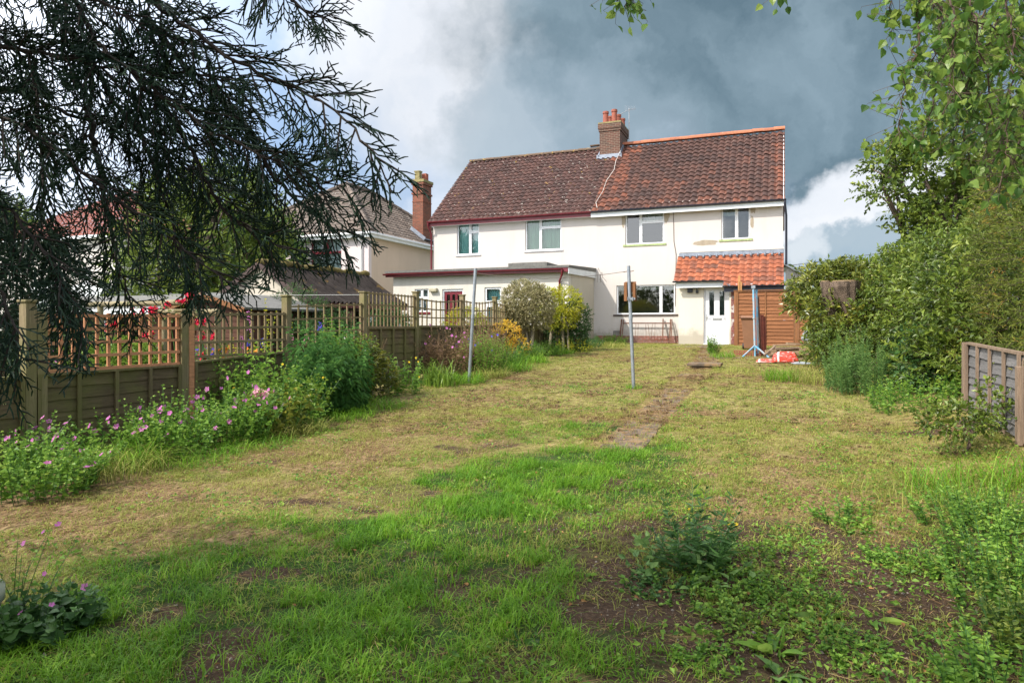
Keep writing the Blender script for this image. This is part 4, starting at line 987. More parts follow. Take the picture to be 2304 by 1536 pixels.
# (px, py, radius_x m, radius_y m, strength) measured on the photograph's lawn
SOIL = [(520,1500,.22,.22,1),(1060,1350,.22,.12,.9),(1200,1200,.25,.12,.8),(1330,1290,.35,.28,.9),(1420,1350,.35,.3,.9),(1150,1310,.3,.15,.7),(760,1140,.45,.16,.8),(930,1105,.35,.2,.7),(700,1145,.4,.15,.7),(1380,1190,.5,.22,.7),
        (1560,1490,.35,.2,.9),(1830,1190,.6,.25,.5),(1900,1290,.4,.25,.7),(2000,1370,.35,.25,.9),(1700,1480,.5,.2,.8),(1500,1200,.4,.2,.6),(2130,965,.9,.28,1),(2260,960,.6,.3,1),(1700,1260,.7,.25,.6),
        (1000,1010,.3,.2,.5),(1140,1000,.3,.3,.4),(1390,1090,.15,.3,.5),(1850,860,.9,.5,.55),(960,790,.6,.5,.0),(350,1400,.15,.1,.6),(600,1290,.2,.1,.5),(2220,1480,.3,.3,.7),(1960,1450,.3,.3,.7),(1300,1400,.25,.15,.8),(900,1420,.12,.08,.7),(1480,1400,.3,.2,.7)]
DRY = [(850,960,1.9,.7,1),(650,1010,1.3,.6,1),(1000,900,1.5,.6,.8),(350,1110,1.6,.5,.9),(700,1060,1.3,.4,.8),(120,1200,1.0,.5,.9),(450,1200,1.2,.45,.85),(150,1120,1.0,.5,.9),(1830,1130,1.0,.6,1),(1700,1100,.7,.5,.7),(1650,850,1.2,.6,.9),(1780,860,1.1,.6,.8),
       (1100,850,2.0,1.0,.5),(1250,870,1.6,.9,.5),(1380,940,.9,.8,.6),(1900,960,.8,.3,.5),(1000,820,1.4,1.2,.5),(1600,1050,1.2,.6,.5),(700,1180,1.2,.3,.7),(1250,800,2.5,1.5,.35)]
LUSH = [(600,1420,1.3,.8,1),(900,1350,1.0,.8,1),(250,1450,.8,.5,1),(1100,1180,.8,.6,1),(1250,1080,1.1,.9,1),(1100,1080,.6,.6,.9),(1380,1040,.8,.5,.9),(1000,1250,1.0,.6,1),(700,1330,1.0,.6,1),(1150,1450,.5,.4,.8),(1480,1010,.5,.5,.7),(1350,1180,.5,.3,.7),(1200,1300,.4,.3,.8),
        (400,1300,.6,.35,.8),(850,1200,.8,.3,.9),(1350,1420,.4,.3,.7),(1430,1500,.5,.3,.8),(1180,980,.6,.8,.5),(1350,960,.6,.6,.6),(1040,840,.4,.9,.0),(1100,1400,.9,.5,.9),(420,1480,1.0,.5,1)]
def blobs_w(lst): return [(*gp(a, b), c, d, e) for a, b, c, d, e in lst if e > 0]
SOILW, DRYW, LUSHW = blobs_w(SOIL), blobs_w(DRY), blobs_w(LUSH)
def field(lst, x, y, warp=.35, seed=1):
    xx = x + warp * (fbm(x * 2.1, y * 2.1, seed) - .5) * 2; yy = y + warp * (fbm(x * 2.1, y * 2.1, seed + 50) - .5) * 2
    r = np.zeros_like(xx)
    for cx, cy, a, b, e in lst:
        d2 = ((xx - cx) / a) ** 2 + ((yy - cy) / b) ** 2
        r = np.maximum(r, e * np.exp(-d2 * .8))
    return r
PATH0, PATH1 = 7.0, 24.7
def path_x(y): return np.interp(y, [6, 9, 13, 17, 24.7], [-1.62, -1.66, -1.68, -1.74, -2.35])
def path_mask(x, y): return (np.abs(x - path_x(y)) < .30) & (y > PATH0) & (y < PATH1)

def masks(x, y):
    n1 = fbm(x * 1.7, y * 1.7, 21); n2 = fbm(x * 6, y * 6, 33)
    soil = field(SOILW, x, y, .25, 3); dry = field(DRYW, x, y, .5, 7); lush = field(LUSHW, x, y, .35, 13)
    soil = np.clip(soil * 1.3 + (n2 - .55) * 1.3 * (y < 6.5) + (n1 - .62) * .9 + 2.2 * np.clip(fbm(x * 3.3, y * 2.2, 63) - .60, 0, 1), 0, 1)
    dry = np.clip(dry * .9 + (n1 - .44) * 1.1 + (fbm(x * 3.1, y * 1.6, 64) - .5) * .8, 0, 1)
    lush = np.clip(lush * 1.35 + (n2 - .5) * .5 - .15, 0, 1)
    strip = np.exp(-((x + 5.35) / .35) ** 2) * (y > 6)       # greener strip along the border
    lush = np.clip(lush + strip * .45, 0, 1)
    return soil, dry, lush

def axis_pts(segs):
    out = []
    for a, b, st in segs: out.append(np.arange(a, b - 1e-6, st))
    out.append(np.array([segs[-1][1]])); return np.concatenate(out)
gx = axis_pts([(-420, -60, 60), (-60, -16, 4), (-16, -7.5, .7), (-7.5, 4, .07), (4, 12, .8), (12, 60, 4), (60, 420, 60)])
gy = axis_pts([(-60, -8, 4), (-8, 1, .7), (1, 12, .07), (12, 26, .14), (26, 60, 2), (60, 560, 50)])
GX, GY_ = np.meshgrid(gx, gy)
gz = ground_z(GX, GY_)
near = (GX > -7.5) & (GX < 4) & (GY_ > 1) & (GY_ < 26)
gz = gz + near * ((fbm(GX * 5, GY_ * 5, 77) - .5) * .035 + (fbm(GX * 19, GY_ * 19, 78, 3) - .5) * .018)
pm = np.abs(GX - path_x(GY_)) < .38
gz = gz - .02 * (pm & (GY_ > PATH0) & (GY_ < PATH1))
V = np.stack([GX.ravel(), GY_.ravel(), gz.ravel()], 1)
ny, nx = GX.shape; ii, jj = np.meshgrid(np.arange(ny - 1), np.arange(nx - 1), indexing='ij')
k = (ii * nx + jj).ravel()
F = np.stack([k, k + 1, k + nx + 1, k + nx], 1)

def ground_mat():
    m, nt, out = new_mat('garden_ground')
    a1 = nt.nodes.new('ShaderNodeAttribute'); a1.attribute_name = 'zones'
    sp = nt.nodes.new('ShaderNodeSeparateColor'); nt.links.new(a1.outputs['Color'], sp.inputs[0])
    grit = tex(nt, 60, 5, .7); mid = tex(nt, 9, 6, .7); fine = tex(nt, 140, 3, .7); straw = tex(nt, 40, 4, .7, (1, .35, 1))
    soil = ramp(nt, grit, [(.3, (.028, .018, .011)), (.55, (.075, .046, .028)), (.72, (.15, .10, .062))])
    soil = mixcol(nt, ramp(nt, tex(nt, 90, 2, .5), [(.67, (0,0,0)), (.7, (1,1,1))]), soil, (.33, .28, .22))
    turf = ramp(nt, mid, [(.34, (.075, .06, .025)), (.44, (.20, .175, .055)), (.56, (.31, .26, .09)), (.7, (.46, .35, .18))])
    turf = mixcol(nt, nmath(nt, 'MULTIPLY', ramp(nt, fine, [(.45, (0,0,0)), (.6, (1,1,1))]), .5), turf, (.05, .045, .018))
    dry = ramp(nt, straw, [(.38, (.07, .043, .022)), (.5, (.20, .13, .065)), (.66, (.38, .27, .14))])
    lush = ramp(nt, fine, [(.4, (.02, .04, .01)), (.6, (.05, .10, .015))])
    mm = nmath(nt, 'MULTIPLY', nmath(nt, 'SUBTRACT', mid, .5), 1.2)
    def edge(ch, lo, hi):
        s_ = nmath(nt, 'ADD', ch, mm); r_ = nt.nodes.new('ShaderNodeMapRange'); r_.inputs[1].default_value = lo; r_.inputs[2].default_value = hi
        nt.links.new(s_, r_.inputs[0]); return r_.outputs[0]
    col = mixcol(nt, edge(sp.outputs[1], .3, .7), turf, dry)
    col = mixcol(nt, edge(sp.outputs[2], .35, .65), col, lush)
    col = mixcol(nt, edge(sp.outputs[0], .35, .6), col, soil)
    b = finish(nt, out, col, .95, nmath(nt, 'ADD', grit, fine), .7, .012, 0, .15); return m
def set_zones(o, x, y):
    s_, d_, l_ = masks(x, y)
    far = (y > 26) | (x < -7.6) | (x > 6)
    s_ = np.where(far, .1, s_); d_ = np.where(far, .2, d_); l_ = np.where(far, .6, l_)
    nr = sstep(6.6, 5.0, y) * (1 - np.clip(d_, 0, 1)) * (.55 + .45 * sstep(-1.6, -.2, x)); s_ = np.maximum(s_, np.where(far, 0, nr * .85))
    at = o.data.attributes.new('zones', 'FLOAT_COLOR', 'POINT')
    at.data.foreach_set('color', np.stack([s_, d_, l_, np.ones_like(s_)], 1).astype(np.float32).ravel())
gm = MB(); gm.add(V, F)
ground = gm.build('ground', ground_mat(), smooth=True); ground['kind'] = 'structure'
set_zones(ground, V[:, 0], V[:, 1])

# path of sunken slabs
pm_ = MB(); y = PATH0; rng = np.random.default_rng(4)
while y < PATH1:
    L_ = rng.uniform(.42, .62); xc = float(path_x(y + L_ / 2)); wd = rng.uniform(.19, .25); xc += rng.uniform(-.04, .04)
    z = float(ground_z(xc, y + L_ / 2)) + rng.uniform(-.016, -.002)
    n = 9
    if rng.random() < .86:
        q = [(xc - wd + rng.uniform(-.03, .03), y), (xc + wd + rng.uniform(-.03, .03), y + rng.uniform(-.02, .02)), (xc + wd + rng.uniform(-.03, .03), y + L_), (xc - wd + rng.uniform(-.03, .03), y + L_ + rng.uniform(-.02, .02))]
        sl_ = (float(ground_z(xc, y + L_)) - float(ground_z(xc, y)))
        zz = [z - sl_/2 + rng.uniform(-.006, .006), z - sl_/2, z + sl_/2, z + sl_/2 + rng.uniform(-.006, .006)]
        Vv = [(a, b, c - .05) for (a, b), c in zip(q, zz)] + [(a, b, c) for (a, b), c in zip(q, zz)]
        pm_.add(Vv, [(3,2,1,0),(4,5,6,7),(0,1,5,4),(1,2,6,5),(2,3,7,6),(3,0,4,7)], rng.random())
    y += L_ + rng.uniform(.015, .05)
pth = pm_.build('path', mt['slab'], bevel=.008); pth['kind'] = 'structure'
pv = MB()
for (x0, x1, y0, y1) in ((-3.6, -2.5, 23.6, 24.6), (-2.45, -1.6, 23.7, 24.55), (-1.9, -1.0, 18.0, 18.9), (-.9, -.1, 18.2, 19.1), (-3.0, -2.1, 22.7, 23.5)):
    z = float(ground_z(x0, y0)) + .012; pv.box((x0, y0, z - .05), (x1, y1, z + .004), .4)
pvo = pv.build('patio_paving', mt['slab'], bevel=.01); pvo['kind'] = 'structure'
a = G(1545, 828); b = G(1600, 822)
s_ = MB().box((a[0], a[1], a[2] + .05), (a[0] + .72, a[1] + .55, a[2] + .11)).box((a[0] + .1, a[1] + .05, a[2] - .01), (a[0] + .5, a[1] + .45, a[2] + .049))
sl1 = relocate(s_.build('paving_slab', mt['slab'], bevel=.01)); tag(sl1, 'loose square slab raised on another at the far end of the path', 'slab')

# ------------------------------------------------------------------ trellis topped fence
XF = -6.9
PYs = [2.5, 4.45, 6.3, 8.2, 10.2, 12.05, 14.2, 16.1, 18.0, 20.0, 22.1]
ptop = [1.62, 1.69, 1.64, 1.90, 2.05, 2.14, 2.17, 2.2, 2.1, 1.55, 1.55]
pantop = [.95, .955, 1.02, 1.14, 1.41, 1.43, 1.44, 1.46, 1.47, 1.48]
trel = [None, (1.56, 1.58), (1.60, 1.64), (1.75, 1.84), (2.05, 2.05), (2.02, 2.05), (2.04, 2.1), (2.05, 2.05), None, None]
fence = thing('garden_fence', (XF, 10, .3), 'weathered olive board fence topped with square trellis along the flower border', 'fence')
def gzf(y): return float(ground_z(XF, y))
for i, (y, t) in enumerate(zip(PYs, ptop)):
    w = .105; m_ = MB(); g = gzf(y)
    m_.box((XF - w/2, y - w/2, g - .2), (XF + w/2, y + w/2, t), .1 + .3 * RNG.random())
    m_.box((XF - w*.64, y - w*.64, t), (XF + w*.64, y + w*.64, t + .025), .3)
    p_ = m_.build('fence_post', mt['wood_post'], fence, bevel=.005)
m_ = MB().box((XF - .04, PYs[2] + .06, gzf(6.4)), (XF + .05, PYs[2] + .14, 1.56), .2); m_.build('fence_post', mt['wood_trellis_new'], fence)['label'] = 'newer brown half of the doubled post'
MB().box((XF - .04, PYs[1] + .06, gzf(4.4)), (XF + .05, PYs[1] + .16, 1.6), .2).build('fence_post', mt['wood_post'], fence)
def lap_panel(parent, axis, fixed, a, b, z0, zt_a, zt_b, nb, mat, fmat, nbat, th=.012, side=1, name='fence_panel', seed=0, missing=(), wave=.006, lap=.006):
    """waney lap boards with battens; axis 'y' runs along Y at x=fixed, axis 'x' along X at y=fixed"""
    rng = np.random.default_rng(seed); m_ = MB()
    def P(s, d, z): return (fixed + d * side, s, z) if axis == 'y' else (s, fixed - d * side, z)
    bh = (zt_a - z0) / nb; ns = 22; ss = np.linspace(a, b, ns)
    for k in range(nb):
        if k in missing: continue
        vv = rng.random(); tilt = rng.normal(0, .006)
        zl = z0 + k * bh - .012 + wave * np.cumsum(rng.normal(0, .35, ns)) + tilt * np.linspace(-1, 1, ns)
        zu = z0 + (k + 1) * bh + .01 + np.linspace(0, (zt_b - zt_a) * (k + 1) / nb, ns)
        zl = zl + np.linspace(0, (zt_b - zt_a) * k / nb, ns)
        V = []
        for s, l, u in zip(ss, zl, zu): V += [P(s, .012 + lap, l), P(s, .010, u), P(s, .006 + lap, l), P(s, .004, u)]
        for j in range(ns - 1):
            q = j * 4; m_.add(V[q:q+8], [(0, 4, 5, 1), (3, 7, 6, 2), (2, 6, 4, 0), (1, 5, 7, 3)], vv)
    o = m_.build(name, mt[mat], parent)
    f_ = MB()
    for k in range(nbat + 1):
        s = a + (b - a) * k / nbat; s = min(max(s, a + .02), b - .02); zt_ = zt_a + (zt_b - zt_a) * k / nbat
        q0, q1 = P(s - .02, .034, z0 - .03), P(s + .02, .056, zt_)
        f_.box(q0, q1, rng.random())
    q0, q1 = P(a, .032, zt_a), P(b, .032, zt_b)
    f_.bar(np.array(P(a, .022, zt_a + .012)), np.array(P(b, .022, zt_b + .012)), .06, .025, .3)
    f_.build('panel_batten', mt[fmat], o)
    return o
def trellis(parent, X, a, b, z0, z1a, z1b, nv, nh, mat, bw=.032, d=.02, dip=0):
    m_ = MB(); rng = np.random.default_rng(int(a * 10))
    top = lambda s: z1a + (z1b - z1a) * (s - a) / (b - a) - dip * sin(pi * (s - a) / (b - a))
    for k in range(nv + 1):
        s = a + (b - a) * k / nv; s = min(max(s, a + bw/2), b - bw/2)
        m_.box((X - d, s - bw/2, z0 - .01), (X + .0, s + bw/2, top(s) + .03), rng.random())
    for k in range(nh + 1):
        f = k / nh; n = 6
        for j in range(n):
            s0 = a + (b - a) * j / n; s1 = a + (b - a) * (j + 1) / n
            m_.bar((X + d/2 + .0015, s0, z0 + (top(s0) - z0) * f), (X + d/2 + .0015, s1 + .001, z0 + (top(s1) - z0) * f), d, bw, .15 + .2 * rng.random())
    return m_.build('trellis_panel', mt[mat], parent)
for i in range(10):
    a, b = PYs[i] + .06, PYs[i + 1] - .06
    if i == 2: a += .09
    z0 = gzf((a + b) / 2) + .03
    zb = pantop[i]
    if i == 2: za_, zb_ = .99, 1.06
    elif i in (1,): za_, zb_ = .955, .965
    else: za_ = zb_ = zb
    lap_panel(fence, 'y', XF, a, b, z0, za_, zb_, 7, 'wood_panel', 'wood_olive', 4, seed=40 + i, lap=.012, wave=.010, missing=((1,) if False else ()))
    if trel[i]:
        t0, t1 = trel[i]
        trellis(fence, XF + .01, a, b, max(za_, zb_) + .035 if i != 2 else 1.07, t0, t1, [0, 13, 13, 9, 14, 10, 10, 12][i], [0, 4, 3, 3, 3, 3, 3, 3][i], 'wood_trellis_new' if i == 1 else 'wood_trellis_old', bw=.034 if i < 3 else .026, dip=0 if i < 5 else .05)

# ------------------------------------------------------------------ brown lap fence by the porch
bf = thing('lap_fence', (-.3, 23.9, .8), 'reddish brown waney lap fence beside the tiled porch', 'fence')
q = PY(1655, 655, 23.9); q1 = PY(1745, 650, 23.9); q2 = PY(1830, 650, 23.9)
xa, xb, xc = q[0], q[0] + 1.83, q[0] + 3.66
ztp = q[2]; zg = .82
for k_, (a, b) in enumerate(((xa + .05, xb - .0), (xb + .1, xc))):
    lap_panel(bf, 'x', 23.9, a, b, zg, ztp - .04, ztp - .04, 15, 'wood_brown', 'wood_brown_post', 2, seed=70 + k_, wave=.011, lap=.026)
for x in (xa, xb + .05, xc + .05):
    MB().box((x - .045, 23.84, zg - .1), (x + .045, 23.94, ztp + .03), .3).build('fence_post', mt['wood_brown_post'], bf, bevel=.004)
MB().box((xa - .06, 23.82, ztp - .0), (xc, 23.95, ztp + .028), .5).build('top_rail', mt['wood_brown_post'], bf)
for n_, (px_, lab) in enumerate(((1662, 'left of two raw orange timber uprights rising behind the lap fence'), (1668, 'shorter right-hand timber upright behind the lap fence by the porch'))):
    q = PY(px_, 620 + 14 * n_, 24.05)
    tag(relocate(MB().bar((q[0], 24.05, .85), (q[0] + .02 * (1 if n_ == 0 else -1), 24.05, q[2]), .075, .04, .3).build('timber_upright', mt['wood_orange'], bevel=.003)), lab, 'timber', 'timber uprights behind the lap fence')

# ------------------------------------------------------------------ grey fence on the right
gf = thing('grey_fence', (2.0, 8.2, .5), 'short grey weathered board fence with brown battens under the conifer hedge', 'fence')
gz0 = .46
lap_panel(gf, 'y', 2.0, 7.3, 9.2, gz0, 1.20, 1.25, 7, 'wood_grey', 'wood_greybrown', 4, side=-1, seed=90, wave=.010, lap=.018)
MB().box((1.93, 9.2, .4), (2.04, 9.3, 1.27), .3).build('fence_post', mt['wood_greybrown'], gf, bevel=.004)
MB().box((1.92, 7.22, .4), (2.0, 7.30, 1.10), .0).build('fence_post', mt['wood_greybrown'], gf, bevel=.005)
lap_panel(gf, 'y', 2.0, 5.4, 7.2, gz0, 1.15, 1.15, 7, 'wood_grey', 'wood_greybrown', 4, side=-1, seed=91, wave=.009)

# ------------------------------------------------------------------ washing line posts
def line_post(px_t, py_t, px_b, py_b, Y, label, r=.03):
    b = PY(px_b, py_b, Y); t = PY(px_t, py_t, Y); b[2] = float(ground_z(b[0], Y)) - .03
    root = thing('washing_line_post', b, label, 'washing line post', 'washing line posts')
    n = 8; pts = [b + (t - b) * i / n for i in range(n + 1)]
    MB().tube(pts, [r] * (n + 1), 12).tube([t - (t - b) * .43, t - (t - b) * .4], [r * 1.18, r * 1.18], 12).build('pole', mt['steel'], root, smooth=True)
    h = t - (t - b) * .045
    MB().tube([h + (-.05, 0, .0), h + (.05, 0, .0), h + (.09, 0, .012)], .006, 5).tube([h + (-.05, 0, 0), h + (-.09, 0, -.012)], .006, 5).build('hook', mt['rust'], root)
    return root, h
pA, hA = line_post(1070, 604, 1055, 856, 11.6, 'leaning grey steel washing line post at the edge of the flower border')
pB, hB = line_post(1414, 598, 1426, 874, 11.6, 'upright grey steel washing line post with a small timber block on the open lawn')
blk = MB(); q = PY(1418, 655, 11.6)
blk.box((q[0] - .105, 11.58, q[2] - .17), (q[0] - .055, 11.68, q[2] + .15), .2); blk.box((q[0] + .045, 11.58, q[2] - .17), (q[0] + .09, 11.68, q[2] + .13), .5); blk.box((q[0] - .10, 11.64, q[2] - .02), (q[0] + .09, 11.66, q[2] + .165), .8)
blk.build('timber_block', mt['wood_brown_post'], pB, bevel=.003)
q = PY(1422, 672, 11.6); MB().box((q[0] - .06, 11.56, q[2] - .02), (q[0] + .06, 11.575, q[2] + .015)).tube([(q[0] - .055, 11.55, q[2] + .03), (q[0] - .055, 11.55, q[2] - .03)], .012, 6).tube([(q[0] + .02, 11.55, q[2] + .03), (q[0] + .02, 11.55, q[2] - .04)], .012, 6).build('bracket', mt['steel'], pB)
def cord(p, q, sag, r=.004, n=24, wig=0):
    p = np.array(p); q = np.array(q); t = np.linspace(0, 1, n)
    P_ = p + (q - p) * t[:, None]; P_[:, 2] -= sag * 4 * t * (1 - t)
    if wig: P_ += RNG.normal(0, wig, P_.shape) * (np.sin(pi * t)[:, None])
    return P_
wl_ = MB(); wl_.tube(cord(hA + (.05, 0, 0), hB + (-.05, 0, 0), .10, .004, 40, .004), .0045, 4)
q = PY(1352, 615, 11.6)
for k in range(5):
    a0 = q + RNG.normal(0, .02, 3); wl_.tube([a0, a0 + RNG.normal(0, .04, 3) + (0, 0, -.05), a0 + RNG.normal(0, .05, 3) + (0, 0, -.14)], .003, 4)
wl_.tube(cord(hA + (.05, 0, .01), hA + (.9, .2, -.07), .01), .003, 4)
tag(relocate(wl_.build('washing_line', mt['dark_cable'])), 'slack knotted washing line strung between the two steel posts', 'washing line')
a = PY(380, 662, 9.6); b = PX(828, 663, XF)
tag(relocate(MB().tube(cord(a, b, .01), .0045, 4).build('washing_line', mt['wire'])), 'taut white line running behind the top of the trellis', 'washing line')

for k_, (a_, b_, lab) in enumerate((((1766, 596), (2010, 560), 'upper of two thin overhead wires beyond the tiled porch'), ((1766, 606), (2010, 574), 'lower of two thin overhead wires beyond the tiled porch'))):
    p = PY(*a_, 33.5); q = PY(*b_, 33.5); q = p + (q - p) * 2.2
    tag(relocate(MB().tube(cord(p - (q - p) * .2, q, .1), .012, 4).build('overhead_wire', mt['dark_cable'])), lab, 'wire')
# ------------------------------------------------------------------ rusty bed-frame rail leaning on the house wall
rr = thing('rusty_frame', (-5, 25.2, .85), 'rusty iron bedstead-like frame leaning on the white wall under the big window', 'metal frame')
def Q(px, py, Y=25.2): return PY(px, py, Y)
fr = MB()
fr.bar(Q(1399, 718, 25.42), Q(1393, 773, 25.05), .04, .05, .3); fr.bar(Q(1403, 719, 25.38), Q(1398, 773, 25.0), .03, .03, .6)
fr.bar(Q(1509, 718, 25.42), Q(1506, 773, 25.05), .04, .05, .3); fr.bar(Q(1512, 718, 25.38), Q(1510, 774, 25.0), .03, .03, .6)
fr.bar(Q(1492, 717, 25.42), Q(1491, 766, 25.1), .04, .06, .3)
fr.build('end_post', mt['rust'], rr)
rl = MB(); rl.bar(Q(1401, 727, 25.34), Q(1510, 727, 25.34), .03, .045); rl.bar(Q(1396, 766, 25.08), Q(1508, 765, 25.08), .03, .04); rl.bar(Q(1396, 770, 25.04), Q(1500, 770, 25.04), .02, .02); rl.build('rail', mt['rust'], rr)
for (a, b) in ((1431, 1429), (1436, 1435), (1453, 1454), (1458, 1462), (1468, 1464), (1474, 1473)):
    MB().tube([Q(a, 729, 25.33), Q(b, 765, 25.09)], .008, 5).build('spindle', mt['rust'], rr)

# ------------------------------------------------------------------ clutter beside the porch
YB = 21.6
c_ = PY(1690, 787, YB); g = float(ground_z(c_[0], YB))
wb_ = thing('wheelie_bin', (c_[0], YB, g), 'brown wheelie bin standing against the lap fence', 'wheelie bin')
tp = PY(1690, 716, YB)[2]
bw0, bw1 = .21, .26; Vb = []
for z, w, d in ((g + .05, .19, .22), (tp - .05, .26, .30), (tp - .03, .28, .32), (tp - .0, .28, .32)):
    Vb += [(c_[0] - w, YB - d, z), (c_[0] + w, YB - d, z), (c_[0] + w, YB + d, z), (c_[0] - w, YB + d, z)]
mb_ = MB(); mb_.add(Vb, [(3,2,1,0)] + [(i*4+j, i*4+(j+1)%4, (i+1)*4+(j+1)%4, (i+1)*4+j) for i in range(3) for j in range(4)] + [(12,13,14,15)])
mb_.build('bin_body', mt['bin'], wb_, bevel=.015)
ld = MB(); ld.prism([(YB - .36, tp + .002), (YB - .36, tp + .03), (YB - .1, tp + .075), (YB + .28, tp + .085), (YB + .34, tp + .05), (YB + .34, tp + .002)], 'x', c_[0] - .29, c_[0] + .29)
ld.build('lid', mt['bin'], wb_, bevel=.012)
MB().tube([(c_[0] - .22, YB + .4, tp - .0), (c_[0] + .22, YB + .4, tp - .0)], .018, 8).bar((c_[0] - .2, YB + .3, tp - .03), (c_[0] - .2, YB + .41, tp), .03, .03).bar((c_[0] + .2, YB + .3, tp - .03), (c_[0] + .2, YB + .41, tp), .03, .03).build('handle', mt['bin'], wb_)
for s in (-1, 1):
    MB().tube([(c_[0] + s * .2, YB + .27, g + .1), (c_[0] + s * .26, YB + .27, g + .1)], .1, 16).build('wheel', mt['black_plastic'], wb_)
YS = 18.8
def SP(px, py, Y=YS): return PY(px, py, Y)
base = SP(1700, 803); gz_ = float(ground_z(base[0], YS)); 
def onG(p, dz=0): return np.array([p[0], p[1], float(ground_z(p[0], p[1])) + dz])
prop = thing('trestle_stand', onG(base), 'pale blue steel prop standing on splayed feet by the wheelie bin', 'steel prop')
b0 = onG(SP(1699, 800)); t0 = SP(1695, 646)
MB().tube([b0, t0], .028, 10).tube([b0 + (t0 - b0) * .55, b0 + (t0 - b0) * .56], .045, 10).build('pole', mt['blue_steel'], prop, smooth=True)
MB().box(t0 - (.05, .04, .04), t0 + (.05, .04, .04)).build('head_plate', mt['steel'], prop, bevel=.006)
h0 = b0 + (t0 - b0) * .16
for (px_, dy) in ((1672, -.3), (1731, -.35), (1676, .4), (1722, .5)):
    f_ = onG(SP(px_, 805)); f_[1] += dy; f_ = onG(f_, .01); MB().bar(h0, f_, .03, .03).build('foot', mt['steel'] if dy > 0 else mt['blue_steel'], prop)
rods = [((1702, 652), (1706, 800), .028, 'blue_steel', 'pale grey-blue steel tube standing right behind the blue prop'),
        ((1701, 662), (1704, 808), .03, 'red_steel', 'dark red steel tube closest to the blue prop'),
        ((1706, 668), (1712, 796), .022, 'rust', 'thin rusty rod leaning between the steel tubes'),
        ((1714, 708), (1716, 797), .045, 'red_steel', 'short thick dark red post, left one of the pair by the prop'),
        ((1719, 712), (1721, 796), .045, 'red_steel', 'short thick bright red-brown post, right one of the pair')]
for (a, b, r, m_, lab) in rods:
    Yr = YS + .12 + .1 * rods.index((a, b, r, m_, lab)); p = SP(*a, Yr); q = onG(SP(*b, Yr))
    mb_ = MB(); mb_.tube([q, q + (p - q) * .25, q + (p - q) * .5, p], r, 9); mb_.tube([p - (p - q) * .02, p], r * 1.25, 9); mb_.tube([q + (p-q)*.48, q + (p-q)*.5], r * 1.2, 9)
    tag(relocate(mb_.build('steel_tube', mt[m_], smooth=True)), lab, 'steel tube', 'steel tubes stacked by the prop')
# low brick stack
bs_ = MB(); rng = np.random.default_rng(5)
q = onG(SP(1676, 803, 18.9))
bk = thing('brick_pile', q, 'small stack of red hollow bricks left of the steel prop', 'bricks')
for i in range(3):
    for j in range(2):
        MB().plate(q[0] - .28 + i * .23, q[0] - .07 + i * .23, q[2] + j * .08, q[2] + j * .08 + .07, [(q[0] - .25 + i * .23 + h * .06, q[0] - .21 + i * .23 + h * .06, q[2] + j * .08 + .02, q[2] + j * .08 + .05) for h in range(3)], q[1] + rng.uniform(-.02, .02), q[1] + .1).build('brick', mt['terracotta'], bk)
# timber pile: each plank its own thing
planks = [((1735, 806), (1806, 800), 18.2, .14, .05, 'front grey plank at the foot of the timber pile'),
          ((1738, 796), (1812, 793), 18.4, .14, .05, 'long brown plank low in the timber pile'),
          ((1722, 790), (1796, 786), 18.6, .13, .05, 'plank with sawn pale edge in the middle of the timber pile'),
          ((1745, 783), (1800, 782), 18.5, .11, .045, 'short pale batten resting on the timber pile'),
          ((1740, 777), (1790, 775), 18.8, .11, .05, 'topmost grey plank of the timber pile'),
          ((1765, 812), (1810, 808), 17.9, .12, .05, 'half-buried dark board in front of the timber pile'),
          ((1720, 800), (1745, 780), 18.5, .07, .07, 'reddish post end propped on the left of the timber pile'),
          ((1755, 790), (1808, 798), 18.1, .09, .04, 'slanting thin batten across the timber pile'),
          ((1770, 772), (1822, 776), 19.2, .15, .05, 'wide board at the back right of the timber pile')]
for k_, (a, b, Y, w, h, lab) in enumerate(planks):
    p = SP(*a, Y); q = SP(*b, Y + .2); m_ = MB(); m_.bar(p, q, w, h, RNG.random())
    tag(relocate(m_.build('timber_plank', mt['wood_scrap' if k_ % 3 else 'wood_greybrown'], bevel=.004)), lab, 'plank', 'timber pile by the lap fence')
pu = MB(); q = onG(SP(1775, 800, 18.9)); pu.box(q + (-.55, -.1, -.1), q + (.5, .4, .10), .5); pu.box(q + (-.4, .05, .10), q + (.4, .35, .22), .8)
tag(relocate(pu.build('timber_stack', mt['wood_scrap'], bevel=.01)), 'squared block of old timbers under the loose planks', 'timber stack')
# sacks
def sack_print():
    m, nt, out = new_mat('printed_red_white_sack')
    tc = nt.nodes.new('ShaderNodeTexCoord'); sp = nt.nodes.new('ShaderNodeSeparateXYZ'); nt.links.new(tc.outputs['Object'], sp.inputs[0])
    nz = tex(nt, 9, 4, .6); x = nmath(nt, 'ADD', sp.outputs[0], nmath(nt, 'MULTIPLY', nz, .03))
    W_, R_ = (.72, .68, .64), (.66, .06, .035)
    c = ramp(nt, nmath(nt, 'ADD', x, .5), [(0, W_), (.10, W_), (.12, R_), (.34, R_), (.35, W_), (.38, W_), (.39, R_), (.86, R_), (.88, W_)])
    z = nmath(nt, 'ADD', sp.outputs[2], nmath(nt, 'MULTIPLY', nz, .05)); f = ramp(nt, z, [(.03, (0, 0, 0)), (.06, (1, 1, 1))])
    c = mixcol(nt, f, W_, c); f3 = ramp(nt, tex(nt, 3.0, 3, .5, (4, 4, 22)), [(.60, (0, 0, 0)), (.63, (1, 1, 1))]); c = mixcol(nt, nmath(nt, 'MULTIPLY', f3, .8), c, W_)
    finish(nt, out, c, .45, nz, .6, .03); return m
mt['sack_print'] = sack_print()
